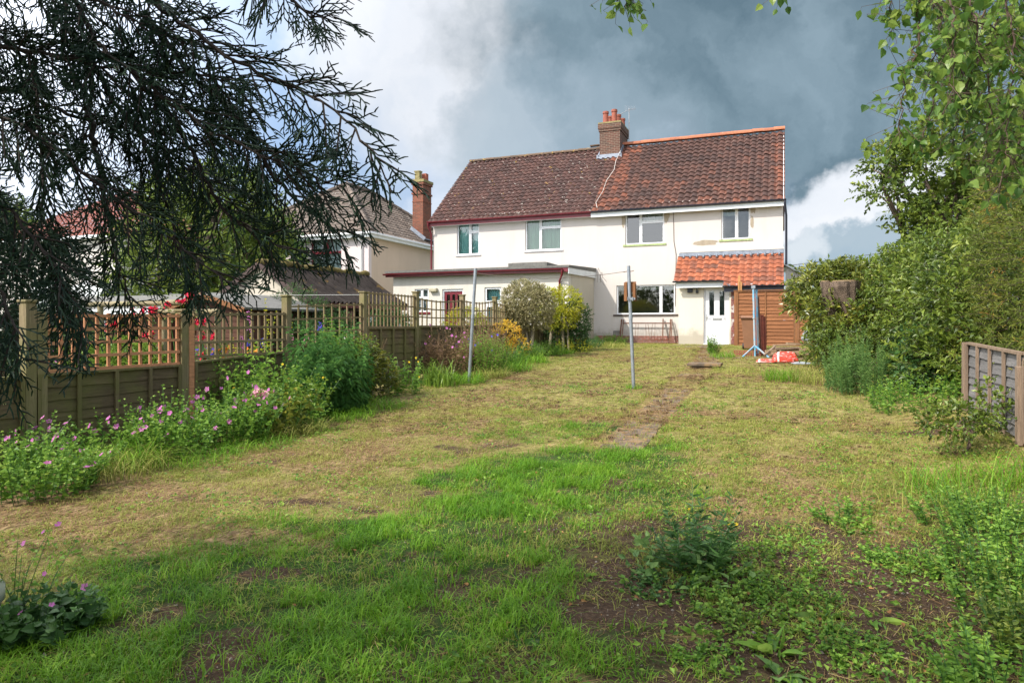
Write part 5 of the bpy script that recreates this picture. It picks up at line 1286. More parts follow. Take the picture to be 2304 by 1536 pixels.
def sack(name, c, sx, sy, sz, mat, lab, seed, rz=0, band=None):
    rng = np.random.default_rng(seed); nu, nv = 36, 18; V = []
    for i in range(nv + 1):
        ph = -pi/2 + pi * i / nv
        for j in range(nu):
            th = 2*pi*j/nu
            ex = .45
            cx_ = np.sign(cos(th)) * abs(cos(th)) ** ex * abs(cos(ph)) ** .6; cy_ = np.sign(sin(th)) * abs(sin(th)) ** ex * abs(cos(ph)) ** .6; cz_ = sin(ph)
            wob = 1 + .10 * (float(vnoise(cx_ * 2 + seed, cy_ * 2 + cz_)) - .5) + .05 * math.sin(th * 9 + ph * 3)
            x, y, z = sx * cx_ * wob, sy * cy_ * wob, sz * (cz_ * wob if cz_ > 0 else cz_ * .35)
            V.append((x * cos(rz) - y * sin(rz), x * sin(rz) + y * cos(rz), z + sz * .3))
    F = [(i*nu + j, i*nu + (j+1) % nu, (i+1)*nu + (j+1) % nu, (i+1)*nu + j) for i in range(nv) for j in range(nu)]
    root = thing(name, c, lab, 'sack')
    o = MB().add(np.array(V) + np.array(c), F).build('sack_body', mt[mat], root, smooth=True)
    if band:
        for (f0, f1, bm) in band:
            m_ = MB(); Vn = np.array(V); sel = [f for f in F if f0 <= np.mean(Vn[list(f), 0]) / sx <= f1 and np.mean(Vn[list(f), 2]) > sz * .25]
            m_.add((Vn - (0, 0, sz*.3)) * 1.012 + (0, 0, sz*.3) + np.array(c), np.array(sel)); m_.build('printed_band', mt[bm], root, smooth=True)
    return root
sack('builders_sack', onG(SP(1767, 820, 17.0)), .27, .22, .20, 'sack_print', 'plump red and white plastic sack lying by the timber pile', 3, .1)
sack('builders_sack', onG(SP(1724, 822, 17.0)), .22, .18, .07, 'sack_print', 'flattened faded red sack left of the plump one', 9, -.05)
sack('plastic_bag', onG(SP(1803, 824, 16.8)), .2, .2, .04, 'sack_grey', 'flat grey plastic sheet in front of the timber pile', 12, .2)
q = SP(1812, 768, 18.6)
bgr = sack('plastic_bag', np.array([q[0], q[1], q[2]]), .12, .12, .34, 'sack_grey', 'pale grey bag leaning upright against the big shrub', 15, .2)
bgr.rotation_euler = (0, radians(22), 0)
# cut stump lump, pot etc
q = onG(SP(1662, 786, 22.5))
# water butt bottom left
wbx, wby = -3.50, 1.80
wt = thing('water_butt', (wbx, wby, 0), 'pale grey-green ribbed plastic water butt at the lawn edge', 'water butt')
prof_ = [(0, .25), (.03, .27), (.15, .285), (.155, .27), (.175, .27), (.18, .285), (.20, .285), (.21, .30), (.26, .30), (.275, .275), (.36, .265), (.40, .26)]
MB().tube([(wbx, wby, z) for z, r in prof_], [r for z, r in prof_], 40).build('barrel', mt['butt'], wt, smooth=True)
MB().tube([(wbx, wby, .401), (wbx, wby, .42), (wbx, wby, .425), (wbx, wby, .44)], [.27, .27, .26, .1], 40).build('lid', mt['butt'], wt, smooth=False)
# ------------------------------------------------------------------ foliage generators (real leaves and twigs)
def unit(a): return a / (np.linalg.norm(a, axis=-1, keepdims=True) + 1e-9)
def leaves(mb, base, d, L, Wd, rng, fold=.25, v=None, droop=.0, tip=.5, flat=None):
    """folded leaf blades: base points, pointing direction d, length L, width Wd"""
    n = len(base)
    if n == 0: return
    d = unit(d); up = rng.normal(0, .6, (n, 3)) + np.array([0, 0, 1.0]) if flat is None else flat
    s = unit(np.cross(d, up)); nn = np.cross(s, d)
    L = np.broadcast_to(L, (n,))[:, None]; Wd = np.broadcast_to(Wd, (n,))[:, None]
    mid = base + d * L * tip + nn * L * .04
    a = mid + s * Wd / 2 + nn * Wd * fold; b = mid - s * Wd / 2 + nn * Wd * fold
    t = base + d * L - np.array([0, 0, 1]) * L * droop
    V = np.stack([base, a, t, b], 1).reshape(-1, 3); i = np.arange(n) * 4
    v = rng.random(n) if v is None else v
    F = np.concatenate([np.stack([i, i+1, i+2], 1), np.stack([i, i+2, i+3], 1)])
    mb.add(V, F, np.concatenate([v, v]))
def leaves6(mb, base, d, L, Wd, rng, fold=.12, v=None, curl=.15):
    """rounder pointed leaf with six points, for plants close to the camera"""
    n = len(base); d = unit(d); up = rng.normal(0, .7, (n, 3)) + np.array([0, 0, 1.0]); s = unit(np.cross(d, up)); nn = np.cross(s, d)
    L = np.broadcast_to(L, (n,))[:, None]; Wd = np.broadcast_to(Wd, (n,))[:, None]
    P = lambda t, w, h: base + d * L * t + s * Wd * w + nn * (h * Wd) - nn * (curl * L * t * t)
    V = np.stack([P(0,0,0), P(.25,.42,fold), P(.55,.40,fold), P(1,0,0), P(.55,-.40,fold), P(.25,-.42,fold), P(.25,0,0), P(.55,0,0)], 1).reshape(-1, 3)
    i = np.arange(n) * 8; v = rng.random(n) if v is None else v
    T = [(0,1,6),(0,6,5),(1,2,7),(1,7,6),(6,7,4),(6,4,5),(2,3,7),(7,3,4)]
    F = np.concatenate([np.stack([i+a, i+b, i+c], 1) for a, b, c in T]); mb.add(V, F, np.tile(v, 8))
def segs(mb, A, B, ra, rb, v=.5, sides=3):
    """many separate tapered twigs"""
    n = len(A)
    if n == 0: return
    d = unit(B - A); ref = np.where(np.abs(d[:, 2:3]) > .8, np.array([[1., 0, 0]]), np.array([[0, 0, 1.]]))
    s = unit(np.cross(d, ref)); u = np.cross(d, s); ra = np.broadcast_to(ra, (n,))[:, None]; rb = np.broadcast_to(rb, (n,))[:, None]
    R = []
    for P, r in ((A, ra), (B, rb)):
        for k in range(sides):
            t = 2*pi*k/sides; R.append(P + r * (s * cos(t) + u * sin(t)))
    V = np.stack(R, 1).reshape(-1, 3); i = np.arange(n) * 2 * sides
    F = np.concatenate([np.stack([i+k, i+(k+1) % sides, i+sides+(k+1) % sides, i+sides+k], 1) for k in range(sides)])
    vv = np.broadcast_to(v, (n,)); mb.add(V, F, np.tile(vv, sides))
def sprigs(lm, tm, o, d, Ls, m, L, W, rng, spread=.9, droop=.25, tr=.003, v0=None, leaf=leaves, jit=.3):
    """short leafy shoots from origins o along d; m leaves each"""
    n = len(o); d = unit(d); Ls = np.broadcast_to(Ls, (n,))
    e = o + d * Ls[:, None] - np.array([0, 0, 1]) * (Ls * droop)[:, None]
    if tm is not None: segs(tm, o, e, tr, tr * .4)
    vb = rng.random(n) if v0 is None else v0
    for k in range(m):
        t = (k + .6) / m
        p = o + (e - o) * t; side = unit(np.cross(d, rng.normal(0, 1, (n, 3))))
        dd = unit(d * (.35 + .5 * t) + side * spread * (1 - .4 * t) + rng.normal(0, jit, (n, 3)) - np.array([0, 0, droop]))
        sc = rng.uniform(.7, 1.2, n)
        leaf(lm, p, dd, L * sc, W * sc, rng, v=np.clip(vb * .55 + rng.random(n) * .45, 0, 1))
def surf_pts(blobs, n, rng, shell=.45, bumps=.22, freq=1.6, down=.35, front=None):
    """points near the surface of a lumpy union of ellipsoids, with outward directions"""
    P = []; D = []
    w = np.array([b[3] * b[4] + b[4] * b[5] + b[3] * b[5] for b in blobs]); w = w / w.sum()
    for b, k in zip(blobs, (w * n * 1.6).astype(int)):
        c = np.array(b[:3]); r = np.array(b[3:6])
        u = unit(rng.normal(0, 1, (k, 3)))
        u = u[(u[:, 2] > -down) | (rng.random(len(u)) < .25)]
        q = c + u * r
        nz = fbm(q[:, 0] * freq + q[:, 2] * .7 * freq, q[:, 1] * freq + q[:, 2] * .9 * freq, 5)
        f = 1 + bumps * (nz - .5) * 2.2 - shell * rng.random(len(u)) ** 1.8
        p = c + u * r * f[:, None]; dirn = unit(u / r * r.mean())
        keep = nz > .30 + .08 * rng.random(len(u))
        P.append(p[keep]); D.append(dirn[keep])
    P = np.vstack(P); D = np.vstack(D)
    inside = np.zeros(len(P), bool)
    for b in blobs:
        inside |= (((P - b[:3]) / np.array(b[3:6])) ** 2).sum(1) < .45
    P, D = P[~inside], D[~inside]
    idx = rng.permutation(len(P))[:n]; return P[idx], D[idx]
def limbs(tm, base, blobs, rng, r0=.06, n=None):
    """a branch from the base into each lump"""
    for b in blobs:
        c = np.array(b[:3]); p = np.array(base, float)
        mid = (p + c) / 2 + rng.normal(0, .12, 3) * np.linalg.norm(c - p); mid[2] = p[2] + (c[2] - p[2]) * .55
        pts = [p, (p + mid) / 2 + rng.normal(0, .02, 3), mid, (mid + c) / 2 + rng.normal(0, .05, 3), c]
        tm.tube(pts, np.linspace(r0, r0 * .3, 5), 7)
        for _ in range(5):
            e = c + unit(rng.normal(0, 1, 3)) * np.array(b[3:6]) * .75; s0 = np.array(pts[2]) + (c - np.array(pts[2])) * rng.random()
            tm.tube([s0, (s0 + e) / 2 + rng.normal(0, .06, 3), e], [r0 * .3, r0 * .2, r0 * .08], 5)
def bush(name, label, cat, base, blobs, n, m, L, W, mat, seed, Ls=.16, group=None, trunk='twig', tr=.03, shell=.55, bumps=.22, freq=1.6, droop=.2, spread=.9, down=.4, r0=.05, root=None, updir=.35, crown='crown', inner=.25):
    rng = np.random.default_rng(seed)
    if root is None: root = thing(name, base, label, cat, group)
    lm = MB(); tm = MB()
    P, D = surf_pts(blobs, n, rng, shell, bumps, freq, down)
    d = unit(D + rng.normal(0, .45, P.shape) + np.array([0, 0, updir]))
    sprigs(lm, tm, P, d, Ls * rng.uniform(.6, 1.3, len(P)), m, L, W, rng, spread, droop, .0025)
    ni = int(n * inner)
    if ni:
        P2, D2 = surf_pts([(b[0], b[1], b[2], b[3]*.7, b[4]*.7, b[5]*.75) for b in blobs], ni, rng, .5, .2, freq, .8)
        sprigs(lm, None, P2, unit(D2 + rng.normal(0, .6, P2.shape)), Ls, m, L * 1.2, W * 1.3, rng, spread, droop)
    lm.build(crown, mt[mat], root)
    limbs(tm, base, blobs, rng, r0)
    tm.build('stem' if r0 < .06 else 'trunk', mt[trunk], root)
    return root

# ------------------------------------------------------------------ herbs: upright leafy stems
def herb(name, label, cat, x, y, rad, h, ns, mat, seed, L=.07, W=.02, per=16, lean=.25, group=None, fl=None, fl_n=0, fl_s=.03, droop=.35, low=.1, ry=None, stem='l_stem', sr=.003, root=None, leaf=leaves, spread=1.0, z=None, whorl=1, flz=(.8, 1.05), bunch=5, petL=None, part='foliage', up=.35):
    rng = np.random.default_rng(seed); ry = ry or rad
    z0 = float(ground_z(x, y)) if z is None else z
    if root is None: root = thing(name, (x, y, z0), label, cat, group)
    a = rng.uniform(0, 2*pi, ns); rr = np.sqrt(rng.random(ns)); bx = x + rad * rr * np.cos(a); by = y + ry * rr * np.sin(a)
    bz = (ground_z(bx, by) if z is None else np.full(ns, z)) - .02
    B = np.stack([bx, by, bz], 1)
    hh = h * rng.uniform(.6, 1.08, ns) * (1 - .35 * rr ** 2)
    out = np.stack([np.cos(a) * rr, np.sin(a) * rr, np.zeros(ns)], 1) * lean + rng.normal(0, .10, (ns, 3)) * (1, 1, 0)
    T = B + np.stack([np.zeros(ns), np.zeros(ns), hh], 1) + out * hh[:, None]
    M = (B + T) / 2 + out * (-.18 * hh[:, None]) + rng.normal(0, .015, (ns, 3))
    tm = MB(); segs(tm, B, M, sr, sr * .8); segs(tm, M, T, sr * .8, sr * .35)
    lm = MB()
    for k in range(per):
        t = low + (1 - low) * (k + rng.random(ns)) / per
        p = np.where((t < .5)[:, None], B + (M - B) * (t / .5)[:, None], M + (T - M) * ((t - .5) / .5)[:, None])
        for wv in range(whorl):
            th = rng.uniform(0, 2*pi, ns); d = np.stack([np.cos(th), np.sin(th), np.full(ns, up) + .5 * (t > .85)], 1) * (spread, spread, 1)
            sc = rng.uniform(.65, 1.15, ns) * (1 - .45 * np.clip((t - .7) / .3, 0, 1))
            leaf(lm, p, d, L * sc, W * sc, rng, v=np.clip(.25 + .5 * t + rng.normal(0, .18, ns), 0, 1), **({'droop': droop} if leaf is leaves else {}))
    lm.build(part, mt[mat], root); tm.build('stem', mt[stem], root)
    if fl:
        fm = MB(); idx = rng.integers(0, ns, fl_n)
        t = rng.uniform(flz[0], flz[1], fl_n)
        C = M[idx] + (T[idx] - M[idx]) * ((t - .5) / .5)[:, None] + rng.normal(0, .02, (fl_n, 3)) + out[idx] * .0
        
        for c_ in C:
            fm = MB(); petals(fm, c_[None], fl_s, rng, bunch); fm.build('flower_head', mt[fl], root)
    return root
def petals(fm, C, s, rng, n=5):
    """small open flowers: n petals round each centre"""
    k = len(C); ax = unit(rng.normal(0, .5, (k, 3)) + np.array([.1, -.75, .5])); ref = unit(rng.normal(0, 1, (k, 3))); u = unit(np.cross(ax, ref)); w = np.cross(ax, u)
    s = s * rng.uniform(.75, 1.2, k)
    for j in range(n):
        t = 2*pi*j/n + rng.normal(0, .1); d = u * cos(t) + w * sin(t) + ax * .25
        leaves(fm, C, d, s, s * .8, rng, fold=.1, tip=.62, flat=ax)
def spire(fm, base, h, s, rng, n=26, r=.018):
    t = rng.random(n); a = rng.uniform(0, 2*pi, n); C = base + np.stack([r * np.cos(a) * (1.2 - t), r * np.sin(a) * (1.2 - t), t * h], 1)
    leaves(fm, C, np.stack([np.cos(a), np.sin(a), np.full(n, -.5)], 1), s * (1.2 - .6 * t), s * .8, rng, fold=.4)
def tuft(name, label, x, y, rad, h, n, mat, seed, w=.006, arch=.5, group=None, cat='grass clump', ry=None, z=None, root=None, part='blades'):
    """arching strap leaves from a crown"""
    rng = np.random.default_rng(seed); z0 = float(ground_z(x, y)) if z is None else z
    if root is None: root = thing(name, (x, y, z0), label, cat, group)
    lm = MB(); blade_set(lm, x, y, rad, h, n, w, arch, rng, z0, ry); lm.build(part, mt[mat], root); return root
def blade_set(lm, x, y, rad, h, n, w, arch, rng, z0=None, ry=None):
    a = rng.uniform(0, 2*pi, n); rr = np.sqrt(rng.random(n)); bx = x + rad * rr * np.cos(a); by = y + (ry or rad) * rr * np.sin(a)
    B = np.stack([bx, by, ground_z(bx, by) - .01], 1)
    th = rng.uniform(0, 2*pi, n); dr = np.stack([np.cos(th), np.sin(th), np.zeros(n)], 1); hh = h * rng.uniform(.5, 1.1, n); k = arch * rng.uniform(.3, 1.3, n)
    blades(lm, B, dr, hh, k, np.full(n, w), rng.random(n), 4)
def blades(lm, B, dr, hh, k, w, v, ns=3):
    """grass blades bending towards dr; k = how far over; ns segments"""
    n = len(B); s = np.stack([-dr[:, 1], dr[:, 0], np.zeros(n)], 1); R = []
    for j in range(ns):
        t = j / ns; c = B + dr * (k * hh * t * t)[:, None]; c[:, 2] += hh * (t - .45 * k * t * t * t)
        ww = w * (1 - t * t * .8) / 2; R.append(c - s * ww[:, None]); R.append(c + s * ww[:, None])
    c = B + dr * (k * hh)[:, None]; c[:, 2] += hh * (1 - .45 * k); R.append(c)
    m = 2 * ns + 1; V = np.stack(R, 1).reshape(-1, 3); i = np.arange(n) * m
    Q = [np.stack([i+2*j, i+2*j+1, i+2*j+3, i+2*j+2], 1) for j in range(ns - 1)]
    F4 = np.concatenate(Q); T = np.stack([i + 2*ns - 2, i + 2*ns - 1, i + 2*ns], 1)
    b0 = lm.n; lm.V.append(V); lm.n += len(V); lm.F.append((F4 + b0, np.tile(v, ns - 1))); lm.F.append((T + b0, v.copy()))

# ------------------------------------------------------------------ the lawn
def scatter(n, x0, x1, y0, y1, rng): return rng.uniform(x0, x1, n), rng.uniform(y0, y1, n)
def lawn():
    rng = np.random.default_rng(99)
    lush = MB(); mid = MB(); dry = MB(); clo = MB()
    def inview(x, y, pad=.25):
        dep = -x * sin(YAW) + y * cos(YAW); lat = x * cos(YAW) + y * sin(YAW)
        return (dep > 1.6) & (np.abs(lat) < dep * .77 + pad) & (dep * .53 + .5 > 0)
    def okzone(x, y): return (x > -5.45 - .5 * sstep(12, 16, y) + .12 * np.sin(y * 1.7)) & (x < 1.85 + .1 * np.sin(y)) & ~((x < PXL_) & (y > 25.4)) & ~((y > 24.6)) | ((x > -6.7) & (x < -3.6) & (y < 25.4) & (y > 10))
    PXL_ = -3.5
    def emit(target, n, x0, x1, y0, y1, dens, hh, ww, lean, ns, sc):
        x, y = scatter(n, x0, x1, y0, y1, rng)
        k = inview(x, y) & okzone(x, y); x, y = x[k], y[k]
        s_, d_, l_ = masks(x, y); pmk = path_mask(x, y)
        p = dens(s_, d_, l_, pmk, x, y); k = rng.random(len(x)) < p; x, y = x[k], y[k]; l_ = l_[k]; d_ = d_[k]
        n_ = len(x); clump = fbm(x * 7, y * 7, 61)
        z = ground_z(x, y) - .012
        th = rng.uniform(0, 2*pi, n_); dr = np.stack([np.cos(th), np.sin(th), np.zeros(n_)], 1)
        h = hh * rng.uniform(.45, 1.15, n_) * (.6 + .9 * clump) * sc(x, y, l_)
        blades(target, np.stack([x, y, z], 1), dr, h, lean * rng.uniform(.3, 1.4, n_), ww * rng.uniform(.7, 1.3, n_), np.clip(.15 + .7 * rng.random(n_) * (.5 + clump), 0, 1), ns)
    tuftiness = lambda x, y: sstep(.40, .56, fbm(x * 5.5, y * 5.5, 91)) * sstep(.3, .5, fbm(x * 1.9, y * 1.9, 92))
    # near lush grass
    emit(lush, 330000, -5.2, 2.3, 1.7, 8.5, lambda s, d, l, p, x, y: np.clip(l * 1.3 - s * 1.2, 0, 1) * (.10 + .90 * tuftiness(x, y)) * (1 - p), .088, .0046, .9, 3, lambda x, y, l: .55 + .7 * l)
    # sparse mixed grass near
    emit(mid, 560000, -6.2, 2.4, 1.7, 9.0, lambda s, d, l, p, x, y: (.66 - .16 * d) * (1 - .9 * s) * (1 - .6 * l) * (.25 + .75 * tuftiness(x + 3, y)) * (1 - .8 * p), .062, .0050, 1.1, 2, lambda x, y, l: 1 + 0 * x)
    emit(dry, 300000, -6.2, 2.4, 1.9, 9.5, lambda s, d, l, p, x, y: (.10 + .6 * d) * (1 - .6 * s) * (1 - .8 * l), .05, .004, 2.4, 2, lambda x, y, l: 1 + 0 * x)
    # further away: fewer, wider blades
    emit(mid, 420000, -6.6, 2.2, 8.5, 25, lambda s, d, l, p, x, y: (.66 - .22 * d) * (1 - .8 * s) * (.3 + .7 * tuftiness(x + 3, y)) * (1 - .8 * p), .058, .007, 1.0, 2, lambda x, y, l: 1 + 0 * x)
    emit(lush, 200000, -6.7, 2.2, 8.0, 25.4, lambda s, d, l, p, x, y: np.clip(l * .9 - d * .3, 0, 1) * (.35 + .65 * tuftiness(x, y)) * (1 - p), .055, .0065, .9, 2, lambda x, y, l: 1 + 0 * x)
    emit(dry, 120000, -6.2, 2.2, 9, 22, lambda s, d, l, p, x, y: (.05 + .55 * d) * (1 - .6 * s), .04, .006, 2.6, 2, lambda x, y, l: 1 + 0 * x)
    a = lush.build('lush_grass', mt['g_lush']); b = mid.build('short_grass', mt['g_mid']); c = dry.build('dry_grass', mt['g_dry'])
    for o, l, cat in ((a, 'lush bright green grass growing in thick tufts across the lawn centre', 'grass'), (b, 'short yellowing mown grass all over the lawn', 'grass'), (c, 'dry tan cut grass lying in patches', 'dry grass')):
        tag(o, l, cat); o['kind'] = 'stuff'
    # lying straw
    n = 48000; x, y = scatter(n, -6.2, 2.3, 2, 22, rng); s_, d_, l_ = masks(x, y); k = inview(x, y) & okzone(x, y) & (rng.random(n) < (d_ * .8 + s_ * .25 + .05 + .3 * path_mask(x, y)) * (1 - .7 * l_)); x, y = x[k], y[k]; n = len(x)
    th = rng.uniform(0, 2*pi, n); L_ = rng.uniform(.03, .12, n) * (1 + (y > 8)); A = np.stack([x, y, ground_z(x, y) + .01 + .012 * rng.random(n)], 1)
    B = A + np.stack([np.cos(th) * L_, np.sin(th) * L_, rng.normal(0, .006, n)], 1); B[:, 2] = ground_z(B[:, 0], B[:, 1]) + .008 + .02 * rng.random(n)
    st = MB(); segs(st, A, B, .0016 + .0012 * (y > 7), .0010, rng.random(n)); o = tag(st.build('straw', mt['g_dry']), 'loose pale straw and dead stalks strewn over the ground', 'straw'); o['kind'] = 'stuff'
    # low broad-leaved weeds (clover, chickweed) on soil and between tufts
    n = 150000; x, y = scatter(n, -5.6, 2.4, 1.6, 12, rng); wz = sstep(.52, .66, fbm(x * 2.4, y * 2.4, 17))
    right = sstep(-1.2, .6, x) * sstep(8.5, 3.5, y)
    s_, d_, l_ = masks(x, y); k = inview(x, y) & okzone(x, y) & (rng.random(n) < (wz * .35 + right * (.15 + .6 * sstep(.42, .6, fbm(x * 3.1, y * 3.1, 71)))) * (1 - .6 * l_) * (1 - .6 * d_)) & ~path_mask(x, y); x, y = x[k], y[k]; n = len(x)
    B = np.stack([x, y, ground_z(x, y) + .006 + .035 * rng.random(n)], 1); th = rng.uniform(0, 2*pi, n)
    leaves(clo, B, np.stack([np.cos(th), np.sin(th), rng.uniform(-.1, .7, n)], 1), rng.uniform(.014, .042, n), rng.uniform(.010, .026, n), rng)
    o = tag(clo.build('ground_cover_weeds', mt['l_herb']), 'low small-leaved weeds and clover spreading over bare soil', 'weeds'); o['kind'] = 'stuff'
    n = 2600; x, y = scatter(n, -4, 2.4, 1.8, 9, rng); k = inview(x, y) & (rng.random(n) < .15 + .35 * sstep(-1, .8, x)); x, y = x[k], y[k]; n = len(x)
    fl_ = MB(); B = np.stack([x, y, ground_z(x, y) + .012 + .02 * rng.random(n)], 1); th = rng.uniform(0, 2*pi, n)
    leaves6(fl_, B, np.stack([np.cos(th), np.sin(th), rng.uniform(-.15, .3, n)], 1), rng.uniform(.015, .038, n), rng.uniform(.010, .022, n), rng, curl=.3)
    o = tag(fl_.build('fallen_leaves', mt['l_dead']), 'dry tan and orange fallen leaves lying on the ground', 'fallen leaves'); o['kind'] = 'stuff'
    # grit and pebbles on soil
    n = 5000; x, y = scatter(n, -5, 2.4, 1.8, 9, rng); s_, d_, l_ = masks(x, y); k = inview(x, y) & (rng.random(n) < s_ * 1.0); x, y = x[k], y[k]; n = len(x)
    pe = MB(); C = np.stack([x, y, ground_z(x, y) + .002], 1); r = rng.uniform(.003, .010, n) * (1 + .5 * (rng.random(n) > .95))
    O = unit(np.array([(1,0,0),(0,1,0),(-1,0,0),(0,-1,0),(0,0,1),(0,0,-1)], float)); V = (C[:, None] + O[None] * r[:, None, None] * rng.uniform(.6, 1.2, (n, 6, 1))).reshape(-1, 3); i = np.arange(n) * 6
    F = np.concatenate([np.stack([i+a, i+b, i+c], 1) for a, b, c in ((0,1,4),(1,2,4),(2,3,4),(3,0,4),(1,0,5),(2,1,5),(3,2,5),(0,3,5))]); pe.add(V, F, .5)
    o = tag(pe.build('grit', mt['stone']), 'small stones and grit on the bare soil', 'grit'); o['kind'] = 'stuff'
    # clods of mown thatch on the far lawn
    n = 15000; x, y = scatter(n, -5.4, 1.8, 2.8, 23, rng); s_, d_, l_ = masks(x, y); k = inview(x, y) & okzone(x, y) & (rng.random(n) < (.06 + d_ * .7) * (.3 + .7 * (y > 7))); x, y = x[k], y[k]
    cl = MB()
    for q, w in zip(x, y):
        k_ = .5 + .5 * (w > 7); blade_set(cl, q, w, (.02 + .05 * rng.random()) * k_, .05 * k_, 12, .011 * k_, 1.4, rng)
    o = tag(cl.build('thatch_clods', mt['g_clod']), 'small brown clods of raked thatch on the lawn', 'thatch'); o['kind'] = 'stuff'
lawn()
# ================================================================== border plants, one by one
def at(px, py): q = G(px, py); return q[0], q[1]
def bx(px, Y): q = PY(px, 800, Y); return q[0]
BG = 'flowering plants in the border'
# pink cranesbill clumps
cr = [(-5.80, 3.80, .42, .58, 120, 'pink cranesbill clump nearest the camera at the left edge', 15),
      (-6.5, 4.15, .30, .62, 45, 'dark pink-flowered clump against the left end of the fence', 14),
      (-6.3, 5.0, .38, .60, 60, 'small thin cranesbill with few pink flowers before the wide trellis panel', 10),
      (-5.98, 5.35, .42, .70, 150, 'broad cranesbill mound studded with pale pink flowers', 34),
      (-5.92, 6.1, .42, .74, 150, 'right-hand cranesbill mound with dense lilac pink flowers', 30)]
for i, (x, y, r, h, ns, lab, nf) in enumerate(cr):
    herb('cranesbill', lab, 'flower', x, y, r, h, ns, 'l_herb', 300 + i, L=.055, W=.05, per=13, lean=.55, fl='f_pink', fl_n=nf, fl_s=.030, group=BG, droop=.2, spread=1.1)
herb('peony', 'yellowing plant with one pale pink double bloom among the cranesbill', 'flower', -5.68, 6.6, .28, .68, 50, 'l_shrub', 310, L=.13, W=.035, per=9, lean=.6, group=BG, droop=.5)
q = PY(583, 888, 6.5); fm = MB(); rng = np.random.default_rng(8)
petals(fm, np.array([q]) + rng.normal(0, .028, (26, 3)), .05, rng, 6)
tag(relocate(fm.build('peony_bloom', mt['f_palepink'])), 'pale pink double peony bloom leaning over the border', 'flower')
# leafy green filling
herb('leafy_perennial', 'tall loose green perennial with dry flower stalks before the second trellis panel', 'plant', -6.42, 7.05, .42, 1.05, 110, 'l_herb', 320, L=.12, W=.04, per=12, lean=.4, group=BG)
herb('celandine_plant', 'yellow-flowered light green plant left of the tall lily stems', 'plant', -6.0, 7.1, .45, .80, 110, 'l_bright', 321, L=.09, W=.06, per=12, lean=.45, fl='f_yellow', fl_n=8, fl_s=.02, group=BG)
herb('celandine_plant', 'low light green leafy plant at the lawn edge left of the lily stems', 'plant', -5.65, 6.95, .25, .45, 40, 'l_herb', 322, L=.08, W=.05, per=9, lean=.5, group=BG)
# tall stems (lily / phlox like) : dark narrow drooping leaves
herb('tall_lily', 'dense stand of tall dark stems with narrow drooping leaves', 'plant', -6.05, 8.05, .48, 1.34, 100, 'l_stem', 330, L=.13, W=.024, per=24, lean=.16, droop=.55, whorl=2, group=BG, up=.05)
herb('tall_lily', 'fresh green-topped stems behind the dark drooping-leaved stand', 'plant', -6.4, 8.8, .46, 1.32, 100, 'l_herb', 331, L=.10, W=.018, per=22, lean=.16, droop=.3, whorl=2, group=BG, up=.3)
herb('spent_flower_spikes', 'faded purplish-brown seed spikes rising above the tall green stems', 'plant', -6.6, 9.2, .5, 1.45, 34, 'l_brown', 332, L=.035, W=.010, per=26, low=.6, lean=.2, stem='l_brown', group=BG, spread=.6, up=.8)
bush('azalea_shrub', 'yellow-green shrub with a few orange leaves right of the tall stems', 'shrub', (-6.2, 9.1, .27), [(-6.2, 9.1, .86, .28, .34, .42), (-6.1, 9.4, .58, .26, .34, .3)], 340, 7, .085, .03, 'l_shrub', 333, Ls=.14, group=BG)
herb('herb_clump', 'dark green leafy clump with thin yellow stalks below the yellow-green shrub', 'plant', -5.98, 9.95, .33, .75, 40, 'l_herb', 334, L=.08, W=.04, per=12, lean=.3, fl='f_yellow', fl_n=10, fl_s=.02, group=BG)
# around far pole
tuft('iris_leaves', 'fan of bright arching strap leaves left of the leaning steel post', -5.78, 11.0, .26, .62, 90, 'l_bright', 340, .018, .7, BG, 'plant')
tuft('iris_leaves', 'long dark arching leaves at the fence left of the leaning post', -6.3, 11.2, .33, .5, 90, 'l_herb', 341, .015, .8, BG, 'plant')
herb('lily_stem', 'single light green lily stem standing in the strap leaves', 'plant', -5.88, 10.9, .05, .62, 3, 'l_bright', 342, L=.09, W=.018, per=22, lean=.1, droop=.3, whorl=2, group=BG)
herb('aster_thicket', 'brownish thicket of thin stems with lilac flowers left of the leaning post', 'plant', -6.4, 12.5, .5, 1.15, 170, 'l_brown', 343, L=.075, W=.022, per=24, lean=.25, fl='f_pink', fl_n=26, fl_s=.028, group=BG, stem='l_brown')
herb('aster_thicket', 'mixed green and brown thicket immediately behind the leaning post', 'plant', -5.9, 13.0, .5, 1.0, 170, 'l_herb', 344, L=.07, W=.022, per=22, lean=.25, fl='f_blue', fl_n=8, fl_s=.028, group=BG, stem='l_brown')
herb('aster_thicket', 'tall brownish stems at the fence right of the leaning post', 'plant', -6.4, 13.9, .5, 1.25, 150, 'l_brown', 345, L=.07, W=.02, per=24, lean=.2, group=BG, stem='l_brown')
herb('aster_thicket', 'purple-grey feathery seed heads rising before the last trellis panels', 'plant', -6.6, 15.3, .25, 1.75, 34, 'l_brown', 346, L=.03, W=.010, per=26, low=.55, lean=.2, group=BG, stem='l_brown', spread=.5, up=.8)
herb('spurge_plant', 'green bushy plant low between the leaning post and the amber shrub', 'plant', -5.95, 14.4, .5, .7, 110, 'l_herb', 347, L=.05, W=.02, per=18, lean=.3, group=BG)
bush('amber_shrub', 'amber and yellow leaved azalea by the last fence post', 'shrub', (-6.45, 16.0, .6), [(-6.55, 16.0, 1.30, .32, .35, .25), (-6.3, 16.1, .92, .3, .3, .2)], 170, 6, .07, .03, 'l_rust', 348, Ls=.12, group=BG, inner=.1)
herb('border_greenery', 'rough green growth in front of the amber shrub', 'plant', -6.2, 16.6, .5, .55, 110, 'l_herb', 349, L=.07, W=.02, per=12, lean=.5, group=BG)
